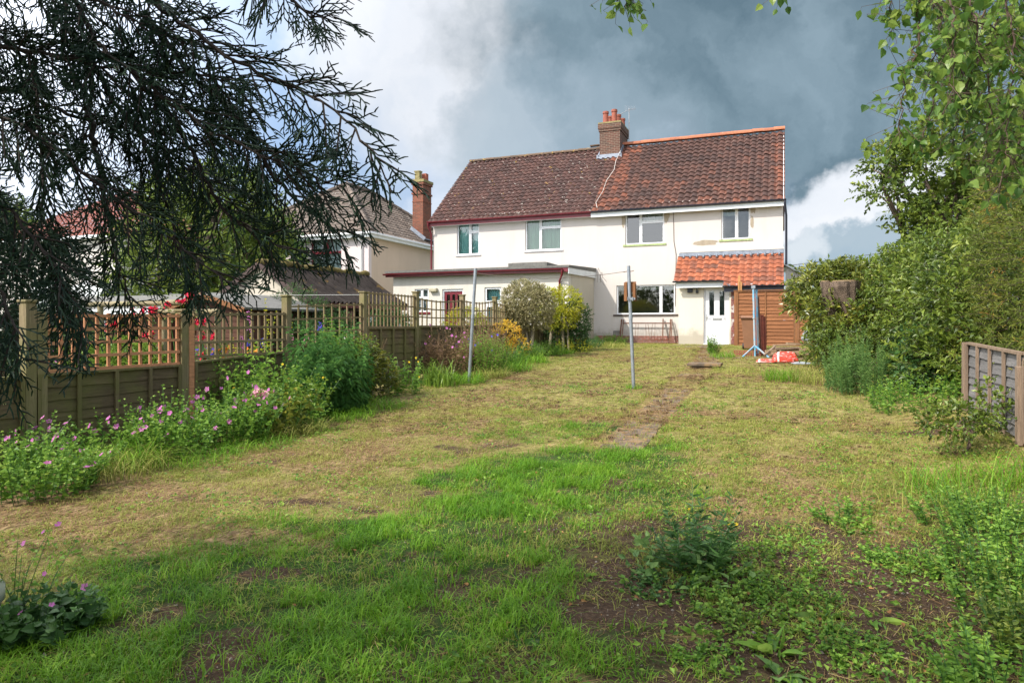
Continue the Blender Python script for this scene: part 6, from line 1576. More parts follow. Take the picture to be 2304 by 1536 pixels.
herb('border_greenery', 'grassy green growth at the foot of the clipped holly', 'plant', -6.2, 17.9, .5, .5, 110, 'l_herb', 350, L=.08, W=.018, per=12, lean=.5, group=BG)
herb('border_greenery', 'dark ground growth with yellow leaves under the golden holly', 'plant', -5.9, 19.6, .55, .5, 90, 'l_gold', 351, L=.06, W=.03, per=12, lean=.4, group=BG)
herb('border_greenery', 'low green edging against the extension side wall', 'plant', -6.1, 21.6, .55, .45, 120, 'l_deep', 352, L=.06, W=.03, per=12, lean=.5, group=BG, ry=1.2)
herb('border_greenery', 'brown-tinged low plants at the corner of the brick plinth', 'plant', -6.0, 24.2, .8, .42, 120, 'l_herb', 353, L=.06, W=.03, per=12, lean=.5, group=BG, ry=.6)
# grasses and gaps along the border
for i, (x, y, r, h, n, lab) in enumerate([(-5.75, 4.5, .40, .40, 150, 'long pale seeding grass between the first two cranesbills'), (-5.95, 4.7, .4, .52, 120, 'tall wispy grass in front of the dark fence boards'), (-5.45, 5.2, .4, .2, 150, 'grass fringe under the thin cranesbill'),
        (-5.4, 5.9, .4, .2, 150, 'grass fringe under the broad cranesbill mound'), (-5.45, 6.7, .35, .3, 150, 'bright grass tuft right of the pale pink bloom'), (-5.5, 7.7, .4, .26, 150, 'grass fringe below the celandine'), (-5.55, 8.6, .4, .28, 150, 'grass fringe below the tall dark stems'),
        (-5.6, 11.5, .45, .36, 160, 'rough grass left of the foot of the leaning post'), (-5.5, 12.6, .4, .36, 160, 'rough grass right of the foot of the leaning post'), (-5.55, 13.8, .5, .38, 160, 'rough grass below the brown thicket'), (-5.8, 15.6, .5, .35, 160, 'rough grass below the amber shrub'), (-6.0, 18.6, .5, .3, 160, 'rough grass beside the golden holly'), (-5.6, 22.5, .8, .3, 200, 'long grass near the extension')]):
    tuft('long_grass', lab, x, y, r, h, int(n * 2.4), 'g_lush' if i % 4 else 'g_mid', 400 + i, .006 if y < 9 else .009, 1.5, 'long grass along the border')
# bottom-left flower clump by the butt
herb('cranesbill', 'dark leafy cranesbill beside the plastic water butt', 'flower', *at(105, 1430), .17, .24, 50, 'l_deep', 305, L=.06, W=.055, per=11, lean=.5, fl='f_pink', fl_n=4, fl_s=.018, group=BG, leaf=leaves6)
herb('cranesbill', 'sparse pink flowers on thin stems just behind the water butt', 'flower', *at(10, 1400), .2, .46, 12, 'l_herb', 306, L=.04, W=.035, per=6, lean=.5, fl='f_pink', fl_n=6, fl_s=.018, group=BG)

# ---- clipped hollies
def topiary(name, lab, x, y, blobs, stems, mat, seed, n=1500, L=.045, W=.028):
    z = float(ground_z(x, y)); root = thing(name, (x, y, z), lab, 'shrub'); rng = np.random.default_rng(seed)
    lm = MB(); tm = MB(); P, D = surf_pts(blobs, n, rng, .25, .18, 3.0, .8)
    sprigs(lm, tm, P, unit(D + rng.normal(0, .5, P.shape)), .11, 7, L, W, rng, .9, .15, .002); 
    P2, D2 = surf_pts([(b[0], b[1], b[2], b[3]*.7, b[4]*.7, b[5]*.7) for b in blobs], n // 4, rng, .5, .2, 2, 1); sprigs(lm, None, P2, rng.normal(0, 1, P2.shape), .12, 7, L*1.3, W*1.4, rng)
    lm.build('crown', mt[mat], root)
    for st in stems: tm.tube(st[0], st[1], 8)
    tm.build('trunk', mt['bark_pale'], root); return root
x = bx(1182, 17.3); z = float(ground_z(x, 17.3)); y = 17.3
topiary('clipped_holly', 'clipped dull variegated holly with boxy crown on bare leaning stems', x, y, [(x - .22, y, 2.02, .48, .5, .55), (x + .28, y, 2.05, .50, .5, .56), (x + .02, y, 2.2, .62, .5, .48), (x - .1, y, 1.8, .6, .45, .35), (x + .3, y, 1.72, .42, .4, .35)],
        [([(x + .12, y, z), (x - .1, y, z + .35), (x - .3, y, z + .6), (x - .33, y, z + 1.2)], [.06, .055, .045, .03]), ([(x + .16, y, z), (x + .2, y, z + .5), (x + .24, y, z + 1.3)], [.06, .05, .04]), ([(x + .1, y + .1, z), (x + .05, y, z + .6), (x, y, z + 1.2)], [.04, .03, .03])], 'l_varieg', 501, 2300)
x = bx(1268, 19.4); y = 19.4; z = float(ground_z(x, y))
x = x - .18
topiary('golden_holly', 'yellow-topped holly with dark lower leaves beside the boxy variegated one', x, y, [(x - .25, y, 2.05, .48, .42, .52), (x + .22, y + .1, 2.1, .52, .42, .52), (x + .1, y, 1.75, .5, .4, .4)],
        [([(x - .28, y, z), (x - .2, y, z + .6), (x - .2, y, z + 1.3)], [.05, .045, .03]), ([(x + .2, y, z), (x + .15, y, z + .6), (x + .2, y, z + 1.2)], [.05, .04, .03]), ([(x + .35, y, z), (x + .3, y, z + .7), (x + .3, y, z + 1.2)], [.035, .03, .02])], 'l_gold', 502, 1300)
bush('dark_holly', 'dark green holly foliage hanging on the shady side of the yellow-topped one', 'shrub', (x + .3, y + .3, z), [(x + .35, y + .4, 1.65, .52, .4, .75), (x + .0, y + .35, 1.2, .5, .3, .5), (x + .5, y + .3, 1.1, .3, .3, .4)], 1100, 7, .05, .03, 'l_deep', 503, Ls=.12, down=1)

# ================================================================== right side shrubs
def gz1(x, y): return float(ground_z(x, y))
x0, y0 = 1.15, 16.0
sg = thing('sawn_tree_stump', (x0, y0 - .5, gz1(x0, y0)), 'thick multi-stemmed tree sawn off flat above head height inside the big shrub', 'tree stump')
def rough_tube(mb, pts, rad, sides, seed, amp=.14):
    pts = np.array(pts, float); d = np.r_[0, np.cumsum(np.linalg.norm(np.diff(pts, axis=0), axis=1))]; n = int(d[-1] / .035) + 2; t = np.linspace(0, d[-1], n)
    C = np.stack([np.interp(t, d, pts[:, k]) for k in range(3)], 1); R = np.interp(t, d, rad); th = np.linspace(0, 2*pi, sides, endpoint=False)
    f = 1 + amp * (fbm(np.cos(th)[None] * 3.5 + seed + t[:, None] * .8, np.sin(th)[None] * 3.5 + t[:, None] * 1.6, seed) - .5) * 2 + .05 * np.sin(th * 9 + t[:, None] * 2)
    V = np.stack([C[:, :1] + (R[:, None] * f) * np.cos(th), C[:, 1:2] + (R[:, None] * f) * np.sin(th), C[:, 2:3] + 0 * f], 2).reshape(-1, 3)
    i, j = np.meshgrid(np.arange(n - 1), np.arange(sides), indexing='ij'); i = i.ravel(); j = j.ravel(); k = (j + 1) % sides
    mb.add(V, np.stack([i*sides+j, i*sides+k, (i+1)*sides+k, (i+1)*sides+j], 1))
t1 = MB(); a = PY(1902, 634, 14.9); b = PY(1924, 775, 15.0)
g0 = np.array([b[0], 15.0, gz1(b[0], 15.0) - .1])
rough_tube(t1, [g0, g0 + (0, 0, .7), b, PY(1917, 715, 14.95), PY(1908, 688, 14.9), PY(1904, 664, 14.9), PY(1902, 646, 14.9), a], [.24, .19, .15, .15, .16, .21, .26, .265], 44, 3, .16)
a2 = PY(1857, 634, 14.95); rough_tube(t1, [g0 + (-.1, 0, 0), g0 + (-.12, 0, .8), PY(1893, 750, 15.0), PY(1872, 700, 14.95), PY(1861, 668, 14.95), a2], [.15, .13, .10, .09, .09, .095], 30, 5)
a3 = a2
so_ = t1.build('trunk', mt['stump_bark'], sg, smooth=False)
ct = MB()
for c, r in ((a, .245), (a2, .08)): ct.tube([c + (0, 0, -.02), c + (0, 0, .022)], [r, r * .96], 20)
ct.build('sawn_face', mt['cutwood'], sg)
bush('big_shrub', 'big yellow-green glossy shrub wrapped round the sawn tree stump', 'shrub', (x0, y0, gz1(x0, y0)),
     [(x0 - .45, y0 + .1, 2.15, .62, .6, .55), (x0 + .25, y0 + .4, 1.75, .8, .8, 1.05), (x0 + .15, y0 - .3, 1.15, .68, .6, .65), (x0 + .7, y0 - .35, 1.5, .65, .6, .9), (x0 + .1, y0 + .3, 2.05, .7, .7, .68), (x0 - .05, y0 - .1, 1.5, .5, .5, .5), (x0 + .05, 14.70, 1.32, .5, .25, .38), (x0 + .42, 14.75, 1.7, .22, .18, .4), (x0 - .42, 14.9, 1.75, .22, .2, .4)], 2300, 8, .13, .048, 'l_shrub', 510, Ls=.2, r0=.05, tr=.02, bumps=.3, down=.7)
bush('laurel_shrub', 'taller mid-green laurel rising behind the sawn stump', 'shrub', (x0 + .9, y0 + 1.4, gz1(x0, y0)),
     [(x0 + .45, y0 + 1.5, 1.95, .85, .9, 1.0), (x0 + 1.2, y0 + 1.2, 1.95, .9, .9, 1.15), (x0 + 1.9, y0 + 1.5, 2.1, .9, .9, 1.25)], 1500, 8, .14, .054, 'l_hedge', 511, Ls=.3, r0=.05, bumps=.3, down=.5)
bush('mixed_hedge', 'mid-green privet-like hedge between the big shrub and the conifer hedge', 'hedge', (2.2, 12.8, gz1(2.2, 12.8)),
     [(2.15, 14.4, 1.55, .75, .7, 1.25), (2.3, 13.3, 1.45, .6, .55, 1.3), (2.15, 12.5, 1.7, .5, .45, 1.2), (2.4, 11.7, 1.4, .5, .5, 1.3), (2.25, 10.9, 1.6, .42, .45, 1.15), (2.5, 10.2, 1.4, .45, .5, 1.2), (3.1, 12.5, 2.0, .8, 1.6, 1.0), (2.0, 12.2, .85, .45, .6, .5), (2.1, 10.9, .9, .4, .5, .5), (2.0, 13.4, 1.0, .5, .5, .6)], 2900, 8, .095, .046, 'l_hedge', 512, Ls=.26, r0=.04, bumps=.45, down=.9)
bush('bramble', 'darker bramble leaves hanging low at the foot of the mixed hedge', 'shrub', (1.85, 12.3, gz1(1.9, 12.3)),
     [(1.85, 12.4, .95, .3, .7, .4), (1.9, 11.4, 1.0, .25, .5, .4)], 420, 6, .075, .055, 'l_deep', 513, Ls=.18, r0=.02, down=1)
bush('ivy_bush', 'bright green leafy growth over the top of the mixed hedge', 'shrub', (2.9, 14.4, 1.0), [(2.7, 14.6, 2.3, .9, .9, .9), (3.6, 13.5, 2.4, .9, 1, 1.0)], 750, 8, .10, .05, 'l_hedge', 514, Ls=.28)
# conifer hedge behind the grey fence
rng = np.random.default_rng(520)
th_root = thing('conifer_hedge', (3.0, 7.5, .4), 'tall conifer hedge with browned tips above the short grey fence', 'hedge')
lm = MB(); tm = MB()
blb = [(2.75, y, 1.9, .62, .75, 1.9) for y in np.arange(4.6, 10.2, .62)] + [(3.1, y, 3.2, .8, .8, 1.3) for y in np.arange(4.8, 10, .9)]
P, D = surf_pts(blb, 9000, rng, .35, .35, 1.8, 1.0)
k = (P[:, 2] > .9) & (P[:, 0] < 3.6); P, D = P[k], D[k]
hz = unit(D * (1, 1, .3) + rng.normal(0, .35, P.shape) + np.array([0, 0, .35]))
pal = rng.random(len(P)) ** 1.1 * .78; br = fbm(P[:, 1] * 2.2, P[:, 2] * 2.2, 44) ; pal = np.where((br > .60) & (rng.random(len(P)) < .5), .97, pal * (.6 + .6 * br))
sprigs(lm, tm, P, hz, .17 * rng.uniform(.6, 1.3, len(P)), 13, .06, .013, rng, .8, .25, .003, v0=pal, jit=.25)
for y in np.arange(4.6, 10.2, .62): tm.tube([(2.9, y, .3), (2.9 + rng.normal(0, .05), y, 2), (2.95, y, 3.6)], [.07, .05, .02], 7)
lm.build('crown', mt['l_thuja'], th_root); tm.build('trunk', mt['bark'], th_root)
# tree far right
bush('sycamore_tree', 'tall spreading tree beyond the hedge right of the house', 'tree', (5.6, 31, 1),
     [(5.2, 31, 7.2, 1.9, 1.9, 1.6), (6.6, 31.5, 8.4, 2.2, 2.2, 1.8), (5.9, 30.5, 5.2, 1.2, 1.4, 1.3), (6.6, 31, 5.6, 2.2, 2, 1.9), (8.3, 32, 7.0, 2.2, 2.2, 2.4), (6.9, 31, 3.8, 1.5, 1.6, 1.3), (4.0, 31, 8.0, .9, .9, .7), (3.7, 30.6, 7.0, .7, .8, .5)], 2300, 9, .20, .12, 'l_tree', 530, Ls=.6, r0=.22, trunk='bark', freq=.8, bumps=.4)
bush('far_tree', 'dark green tree far behind the right-hand hedge', 'tree', (9.5, 38, 1), [(9.5, 38, 5, 3, 2.5, 3), (12.5, 38, 6, 3, 2.5, 3.5), (7.0, 40, 3.6, 2, 2, 1.6)], 1600, 8, .24, .15, 'l_deep', 531, Ls=.6, r0=.25, trunk='bark', freq=.6)
# plants on the right lawn edge
herb('goldenrod_clump', 'tall blue-green feathery clump in front of the hedge', 'plant', 1.1, 12.0, .5, 1.0, 110, 'l_blue', 540, L=.075, W=.010, per=28, lean=.12, whorl=2, droop=.15, up=.7)
tuft('long_grass', 'pale yellowing grass left of the blue-green clump', .55, 13.1, .45, .42, 240, 'g_mid', 541, .008, .8)
herb('weed_clump', 'lone upright leafy weed growing at the front doorstep', 'weed', *at(1603, 795), .12, .62, 12, 'l_herb', 542, L=.09, W=.014, per=22, lean=.2, whorl=2)
tuft('long_grass', 'rough green grass by the doorstep weed', *at(1625, 805), .35, .25, 200, 'g_lush', 543, .009, .8)
tuft('long_grass', 'light green grass tuft in front of the red sacks', *at(1757, 858), .32, .36, 280, 'g_lush', 544, .007, .8)
tuft('long_grass', 'green grass tuft at the foot of the upright washing line post', *at(1426, 876), .16, .13, 160, 'g_lush', 545, .006, .9)
tuft('long_grass', 'grass between the raised slab and the sacks', *at(1655, 835), .5, .16, 260, 'g_mid', 546, .008, .9)
bush('bramble', 'low rooting shrub with red-tinged leaves before the grey fence', 'shrub', (1.55, 7.3, gz1(1.55, 7.3)), [(1.5, 7.3, .58, .28, .3, .13), (1.8, 7.6, .74, .11, .12, .14)], 130, 7, .05, .03, 'l_hedge', 547, Ls=.13, r0=.012)
bush('laurel_shrub', 'low shrubby growth under the right side of the big shrub', 'shrub', (1.25, 14.0, gz1(1.2, 14)), [(.95, 14.4, 1.0, .55, .5, .45), (1.6, 13.7, 1.0, .5, .5, .5)], 520, 7, .07, .03, 'l_hedge', 548, Ls=.16, r0=.03)
herb('nettle_patch', 'rough nettles and grass at the hedge foot left of the grey fence', 'plant', 1.6, 10.4, .5, .45, 110, 'l_herb', 549, L=.07, W=.03, per=10, lean=.4, ry=.9)
# right foreground weeds
RW = 'weeds in the right foreground'
fg = [(1.2, 5.4, .36, .32, 60, 'l_herb', 'pale green mint-like weeds below the bare soil strip'),
      (1.25, 4.7, .36, .42, 60, 'l_herb', 'thick leafy weeds at the right edge halfway down'),
      (1.05, 4.15, .34, .36, 50, 'l_herb', 'dark shaded weeds at the right edge above the bare patch'),
      (1.02, 3.6, .28, .30, 60, 'l_hedge', 'bright sunlit weeds right of the bare patch'),
      (.80, 3.1, .22, .28, 40, 'l_herb', 'leafy weeds in the lower right corner'),
      (.45, 5.15, .25, .2, 24, 'l_herb', 'small scattered weeds left of the mint-like ones')]
for i, (x, y, r, h, ns, m_, lab) in enumerate(fg):
    herb('leafy_weed', lab, 'weed', x, y, r, h, ns, m_, 560 + i, L=.038, W=.02, per=13, lean=.45, group=RW, leaf=leaves6, whorl=2)
tuft('long_grass', 'dark arching grass right below the bare soil strip', 1.35, 6.1, .5, .38, 320, 'g_lush', 570, .006, 1.0)
tuft('long_grass', 'pale arching grass at the middle of the right edge', .9, 6.0, .5, .22, 320, 'g_mid', 571, .005, 1.0)
q = at(1560, 1275)
herb('sow_thistle', 'dark spiky-topped thistle weed standing alone in the foreground', 'weed', q[0], q[1], .17, .48, 24, 'l_deep', 572, L=.08, W=.02, per=15, lean=.6, whorl=2, group=RW, leaf=leaves6, fl='f_yellow', fl_n=3, fl_s=.012)
herb('dock_leaves', 'broad pale green leaves round the foot of the foreground thistle', 'weed', q[0] - .02, q[1] - .12, .32, .2, 34, 'l_blue', 573, L=.085, W=.05, per=4, lean=.8, group=RW, leaf=leaves6)
herb('leafy_weed', 'trailing small-leaved weeds below the thistle', 'weed', q[0] + .0, q[1] - .35, .32, .12, 34, 'l_herb', 574, L=.035, W=.022, per=8, lean=.7, group=RW, leaf=leaves6)
for i, (px_, py_, r, h, ns, m_, lab) in enumerate([(1640, 1330, .22, .13, 46, 'l_herb', 'low spreading weeds to the right of the thistle'), (1740, 1270, .25, .12, 46, 'l_bright', 'pale low weeds on the straw between thistle and right edge'), (1790, 1370, .22, .12, 50, 'l_herb', 'green low weeds left of the bare patch'),
        (1690, 1420, .20, .11, 50, 'l_bright', 'yellow-green low weeds above the big dock rosette'), (1480, 1330, .16, .10, 36, 'l_deep', 'dark low weeds left of the thistle foot'), (1900, 1490, .18, .12, 50, 'l_herb', 'low weeds at the bottom edge right of the dock rosettes'), (1600, 1500, .15, .09, 34, 'l_herb', 'low weeds at the bottom edge left of the dock rosettes'),
        (2040, 1270, .2, .16, 40, 'l_herb', 'green weeds at the left foot of the right-hand weed bank'), (2230, 1330, .25, .34, 60, 'l_hedge', 'bushy weeds filling the right edge low down'), (2250, 1200, .25, .36, 60, 'l_bright', 'light green weeds at the right edge above the bushy ones')]):
    x, y = at(px_, py_); herb('leafy_weed', lab, 'weed', x, y, r, h * .85, int(ns * 1.3), m_, 660 + i, L=.027, W=.017, per=8, lean=.8, group=RW, leaf=leaves6, whorl=2)
def rosette(label, px, py, n, L, W, mat, seed, up=.5):
    x, y = at(px, py); z = gz1(x, y); rng = np.random.default_rng(seed); root = thing('dock_rosette', (x, y, z), label, 'weed', 'broad-leaved rosettes'); lm = MB()
    th = np.linspace(0, 2*pi, n, endpoint=False) + rng.normal(0, .25, n); B = np.stack([x + .015*np.cos(th), y + .015*np.sin(th), np.full(n, z)], 1)
    leaves6(lm, B, np.stack([np.cos(th), np.sin(th), rng.uniform(.15, up + .3, n)], 1), L * rng.uniform(.7, 1.15, n), W * rng.uniform(.8, 1.15, n), rng, curl=.25); lm.build('leaves', mt[mat], root)
rosette('upright broad dock rosette at the bottom centre-right', 1745, 1470, 9, .15, .055, 'l_herb', 1, 1.2)
rosette('blue-green rounded leaves at the very bottom edge', 1755, 1528, 6, .12, .075, 'l_blue', 2, .8)
rosette('flat yellow-green plantain leaves beside the bare patch', 1850, 1418, 5, .14, .06, 'l_bright', 3, .2)
rosette('single large dock leaf pointing over the bare patch', 1965, 1395, 3, .13, .045, 'l_herb', 4, .5)
rosette('small dock rosette in the shaded grass', 1180, 1470, 7, .09, .035, 'l_deep', 5, .5)
rosette('small dock rosette at the left of the bare earth', 1560, 1440, 8, .08, .03, 'l_herb', 6, .4)
rosette('narrow-leaved rosette below the thistle', 1585, 1385, 10, .11, .025, 'l_herb', 7, .4)
rosette('plantain rosette on dry grass near the lawn middle', 960, 1195, 12, .11, .016, 'l_bright', 8, .5)

# ================================================================== the neighbour's garden behind the trellis
def nbush(name, lab, x, y, z, rx, ry, rz, n, L, W, mat, seed, cat='shrub', **k):
    return bush(name, lab, cat, (x, y, z - rz if z - rz > .1 else .1), [(x, y, z, rx, ry, rz), (x + rx * .4, y + .1, z - rz * .15, rx * .6, ry * .8, rz * .75)], n, 7, L, W, mat, seed, **k)
x = bx(300, 9.0); nbush('laurel_bush', 'bright light green leafy bush behind the wide orange trellis', x + .5, 8.2, .75, 1.1, .5, .42, 600, .09, .04, 'l_bright', 601)
x = bx(200, 9.0); nbush('laurel_bush', 'darker low bush behind the left part of the wide orange trellis', x, 8.6, .8, 1.0, .5, .55, 500, .08, .04, 'l_hedge', 602)
x = bx(110, 8.0); nbush('conifer_bush', 'dark conifer bush behind the left end of the trellis', x - .3, 8.2, 1.0, 1.1, .6, .85, 700, .07, .02, 'l_deep', 603)
x = bx(660, 12.5); nbush('clipped_conifer', 'rounded bright green conifer standing before the corrugated roof', x - .5, 13.2, 1.35, .85, .7, 1.05, 1600, .05, .02, 'l_deep', 604, bumps=.1)
x = bx(590, 11); nbush('green_shrub', 'dark shrub behind the second trellis panel', x - .3, 12.3, .95, .9, .6, .75, 600, .07, .03, 'l_deep', 605)
x = bx(760, 14); nbush('green_shrub', 'dark shrub seen through the third trellis panel', x, 13.6, 1.1, .8, .5, .75, 500, .07, .03, 'l_deep', 606)
x = bx(860, 16); nbush('green_shrub', 'dark shrub seen through the raised fourth trellis panel', x, 16.2, 1.3, .8, .6, .8, 600, .08, .035, 'l_deep', 607)
x = bx(1030, 18.5); nbush('green_shrub', 'light yellow-green shrub before the red back door', x, 19.0, 1.5, .62, .5, .52, 600, .06, .03, 'l_gold', 608)
x = bx(1140, 19); nbush('green_shrub', 'green shrub behind the last trellis panels by the white back window', x, 19.6, 1.35, .5, .4, .5, 400, .06, .03, 'l_hedge', 609)
# climbers and garden flowers
herb('climbing_shoots', 'tall thin yellow-tipped shoots poking above the second trellis panel', 'plant', bx(583, 8.2), 8.2, .28, 2.0, 7, 'l_gold', 610, L=.06, W=.04, per=34, lean=.15, whorl=2, z=.2, stem='l_stem')
herb('climbing_shoots', 'leafy green climber filling the right end of the second trellis panel', 'plant', bx(600, 8.0), 8.0, .25, 1.45, 16, 'l_herb', 611, L=.05, W=.04, per=24, lean=.2, whorl=2, z=.2)
rose = [(300, 705, .07), (322, 700, .05), (345, 700, .08), (345, 703, .06), (245, 737, .07), (262, 734, .06), (275, 740, .05), (335, 752, .08), (405, 678, .06), (428, 670, .08), (437, 668, .06), (378, 684, .05), (455, 727, .08), (456, 758, .07), (480, 755, .05), (457, 800, .07), (226, 770, .06), (258, 733, .07), (228, 792, .05)]
rng = np.random.default_rng(77); rr0 = thing('climbing_rose', (bx(369, 8.5), 8.5, .3), 'crimson climbing rose trained over the rustic arch', 'rose')
fm = MB(); lm = MB(); tm = MB()
for (px_, py_, s) in rose:
    Y = 8.35; c = PY(px_, py_, Y); C = c + rng.normal(0, s * .45, (14, 3)); fm = MB(); petals(fm, C, s * .55, rng, 6); fm.build('rose_bloom', mt['f_red'], rr0)
    b0 = np.array([c[0] + rng.normal(0, .2), 8.5, .3]); tm.tube([b0, (b0 + c) / 2 + rng.normal(0, .1, 3), c], [.01, .008, .004], 5)
    P = b0 + (c - b0) * rng.random((16, 1)) + rng.normal(0, .08, (16, 3)); leaves(lm, P, rng.normal(0, 1, P.shape), .06, .035, rng)
    P = c + rng.normal(0, .12, (12, 3)); leaves(lm, P, rng.normal(0, 1, P.shape), .05, .03, rng)
lm.build('leaves', mt['l_hedge'], rr0); tm.build('stem', mt['l_stem'], rr0)
for i, (px_, py_, h, m_, lab) in enumerate([(558, 722, .38, 'f_pink', 'tall magenta foxglove spire behind the second trellis panel'), (543, 772, .25, 'f_pink', 'short pink foxglove left of the tall spire'), (590, 770, .14, 'f_blue', 'violet-blue delphinium left of the tall fence post'), (562, 770, .12, 'f_blue', 'small violet flower spike under the magenta foxglove'),
        (655, 757, .22, 'f_palepink', 'pale pink foxglove just right of the tall fence post'), (690, 757, .24, 'f_palepink', 'pale pink foxglove through the third trellis panel'), (720, 735, .18, 'f_blue', 'blue delphinium spire through the third trellis panel'), (118, 800, .2, 'f_pink', 'faint pink foxglove behind the left end of the wide trellis')]):
    Y = 8.9 if px_ < 640 else 10.9
    if px_ < 200: Y = 6.8
    p = PY(px_, py_, Y); root = thing('foxglove', (p[0], Y, .3), lab, 'flower', 'flower spires behind the trellis'); fm = MB(); spire(fm, p + (0, 0, -h * .5), h, .035, rng, 40, .03); fm.build('flowers', mt[m_], root)
    herbz = MB(); herbz.tube([(p[0], Y, .3), p + (0, 0, h * .4)], [.007, .004], 5); herbz.build('stem', mt['l_stem'], root)
for i, (px_, py_, m_, lab) in enumerate([(497, 780, 'f_orange', 'orange poppies near the shed behind the second trellis panel'), (575, 795, 'f_orange', 'orange bloom low behind the trellis'), (440, 795, 'f_blue', 'low violet blooms left of the rustic post'), (255, 795, 'f_red', 'low red blooms behind the wide trellis'), (470, 790, 'f_blue', 'violet-blue blooms right of the rustic post')]):
    p = PY(px_, py_, 8.6); root = thing('bedding_flowers', (p[0], 8.6, .3), lab, 'flower', 'bedding flowers behind the trellis'); fm = MB(); petals(fm, p + rng.normal(0, .06, (10, 3)), .04, rng, 5); fm.build('flowers', mt[m_], root)
    lm = MB(); P = p + rng.normal(0, .15, (90, 3)) * (1, .6, .8) - (0, 0, .12); leaves(lm, P, rng.normal(0, 1, P.shape), .07, .03, rng); lm.build('leaves', mt['l_herb'], root)
    lm = MB(); lm.tube([(p[0], 8.6, .3), p], [.008, .004], 5); lm.build('stem', mt['l_stem'], root)
# trees on the left
bush('broadleaf_tree', 'big round yellow-green tree left of the hipped neighbour house', 'tree', (-17.8, 17.4, .6),
     [(-17.4, 17.4, 4.4, 2.3, 2.2, 2.1), (-18.6, 17.0, 3.2, 1.9, 2, 1.8), (-16.3, 17.6, 3.3, 1.7, 1.8, 1.6), (-17.2, 17.2, 5.6, 1.4, 1.5, 1.2), (-19.6, 17.6, 4.4, 1.6, 1.6, 1.5), (-16.8, 17.2, 2.2, 2.0, 1.8, 1.3)], 2900, 9, .15, .085, 'l_tree', 620, Ls=.45, r0=.2, trunk='bark', freq=1.0, bumps=.5)
bush('broadleaf_tree', 'rounded green tree at the far left edge behind the white house', 'tree', (-36.5, 22.5, .6), [(-36, 22, 4.4, 3, 2.5, 2.8), (-39, 23, 5, 3, 2.5, 3.4)], 1700, 8, .2, .12, 'l_tree', 621, Ls=.5, r0=.25, trunk='bark', freq=.7)
bush('broadleaf_tree', 'dark tree behind the roofs between the far white house and the round tree', 'tree', (-26, 26, .6), [(-24, 26, 4.6, 2.6, 2, 2.6), (-27, 27, 5.6, 2.6, 2, 2.4)], 1400, 8, .2, .12, 'l_deep', 622, Ls=.5, r0=.25, trunk='bark', freq=.7)
bush('conifer_bush', 'dense dark conifer at the far left edge behind the fence', 'shrub', (-8.6, 5.3, .1), [(-9.4, 5.9, 1.8, .9, .7, 1.3), (-9.8, 5.2, 2.5, .8, .7, 1.1), (-8.7, 5.1, 1.1, .6, .6, .9)], 2300, 9, .09, .02, 'l_cypress', 623, Ls=.2, r0=.06, trunk='bark')
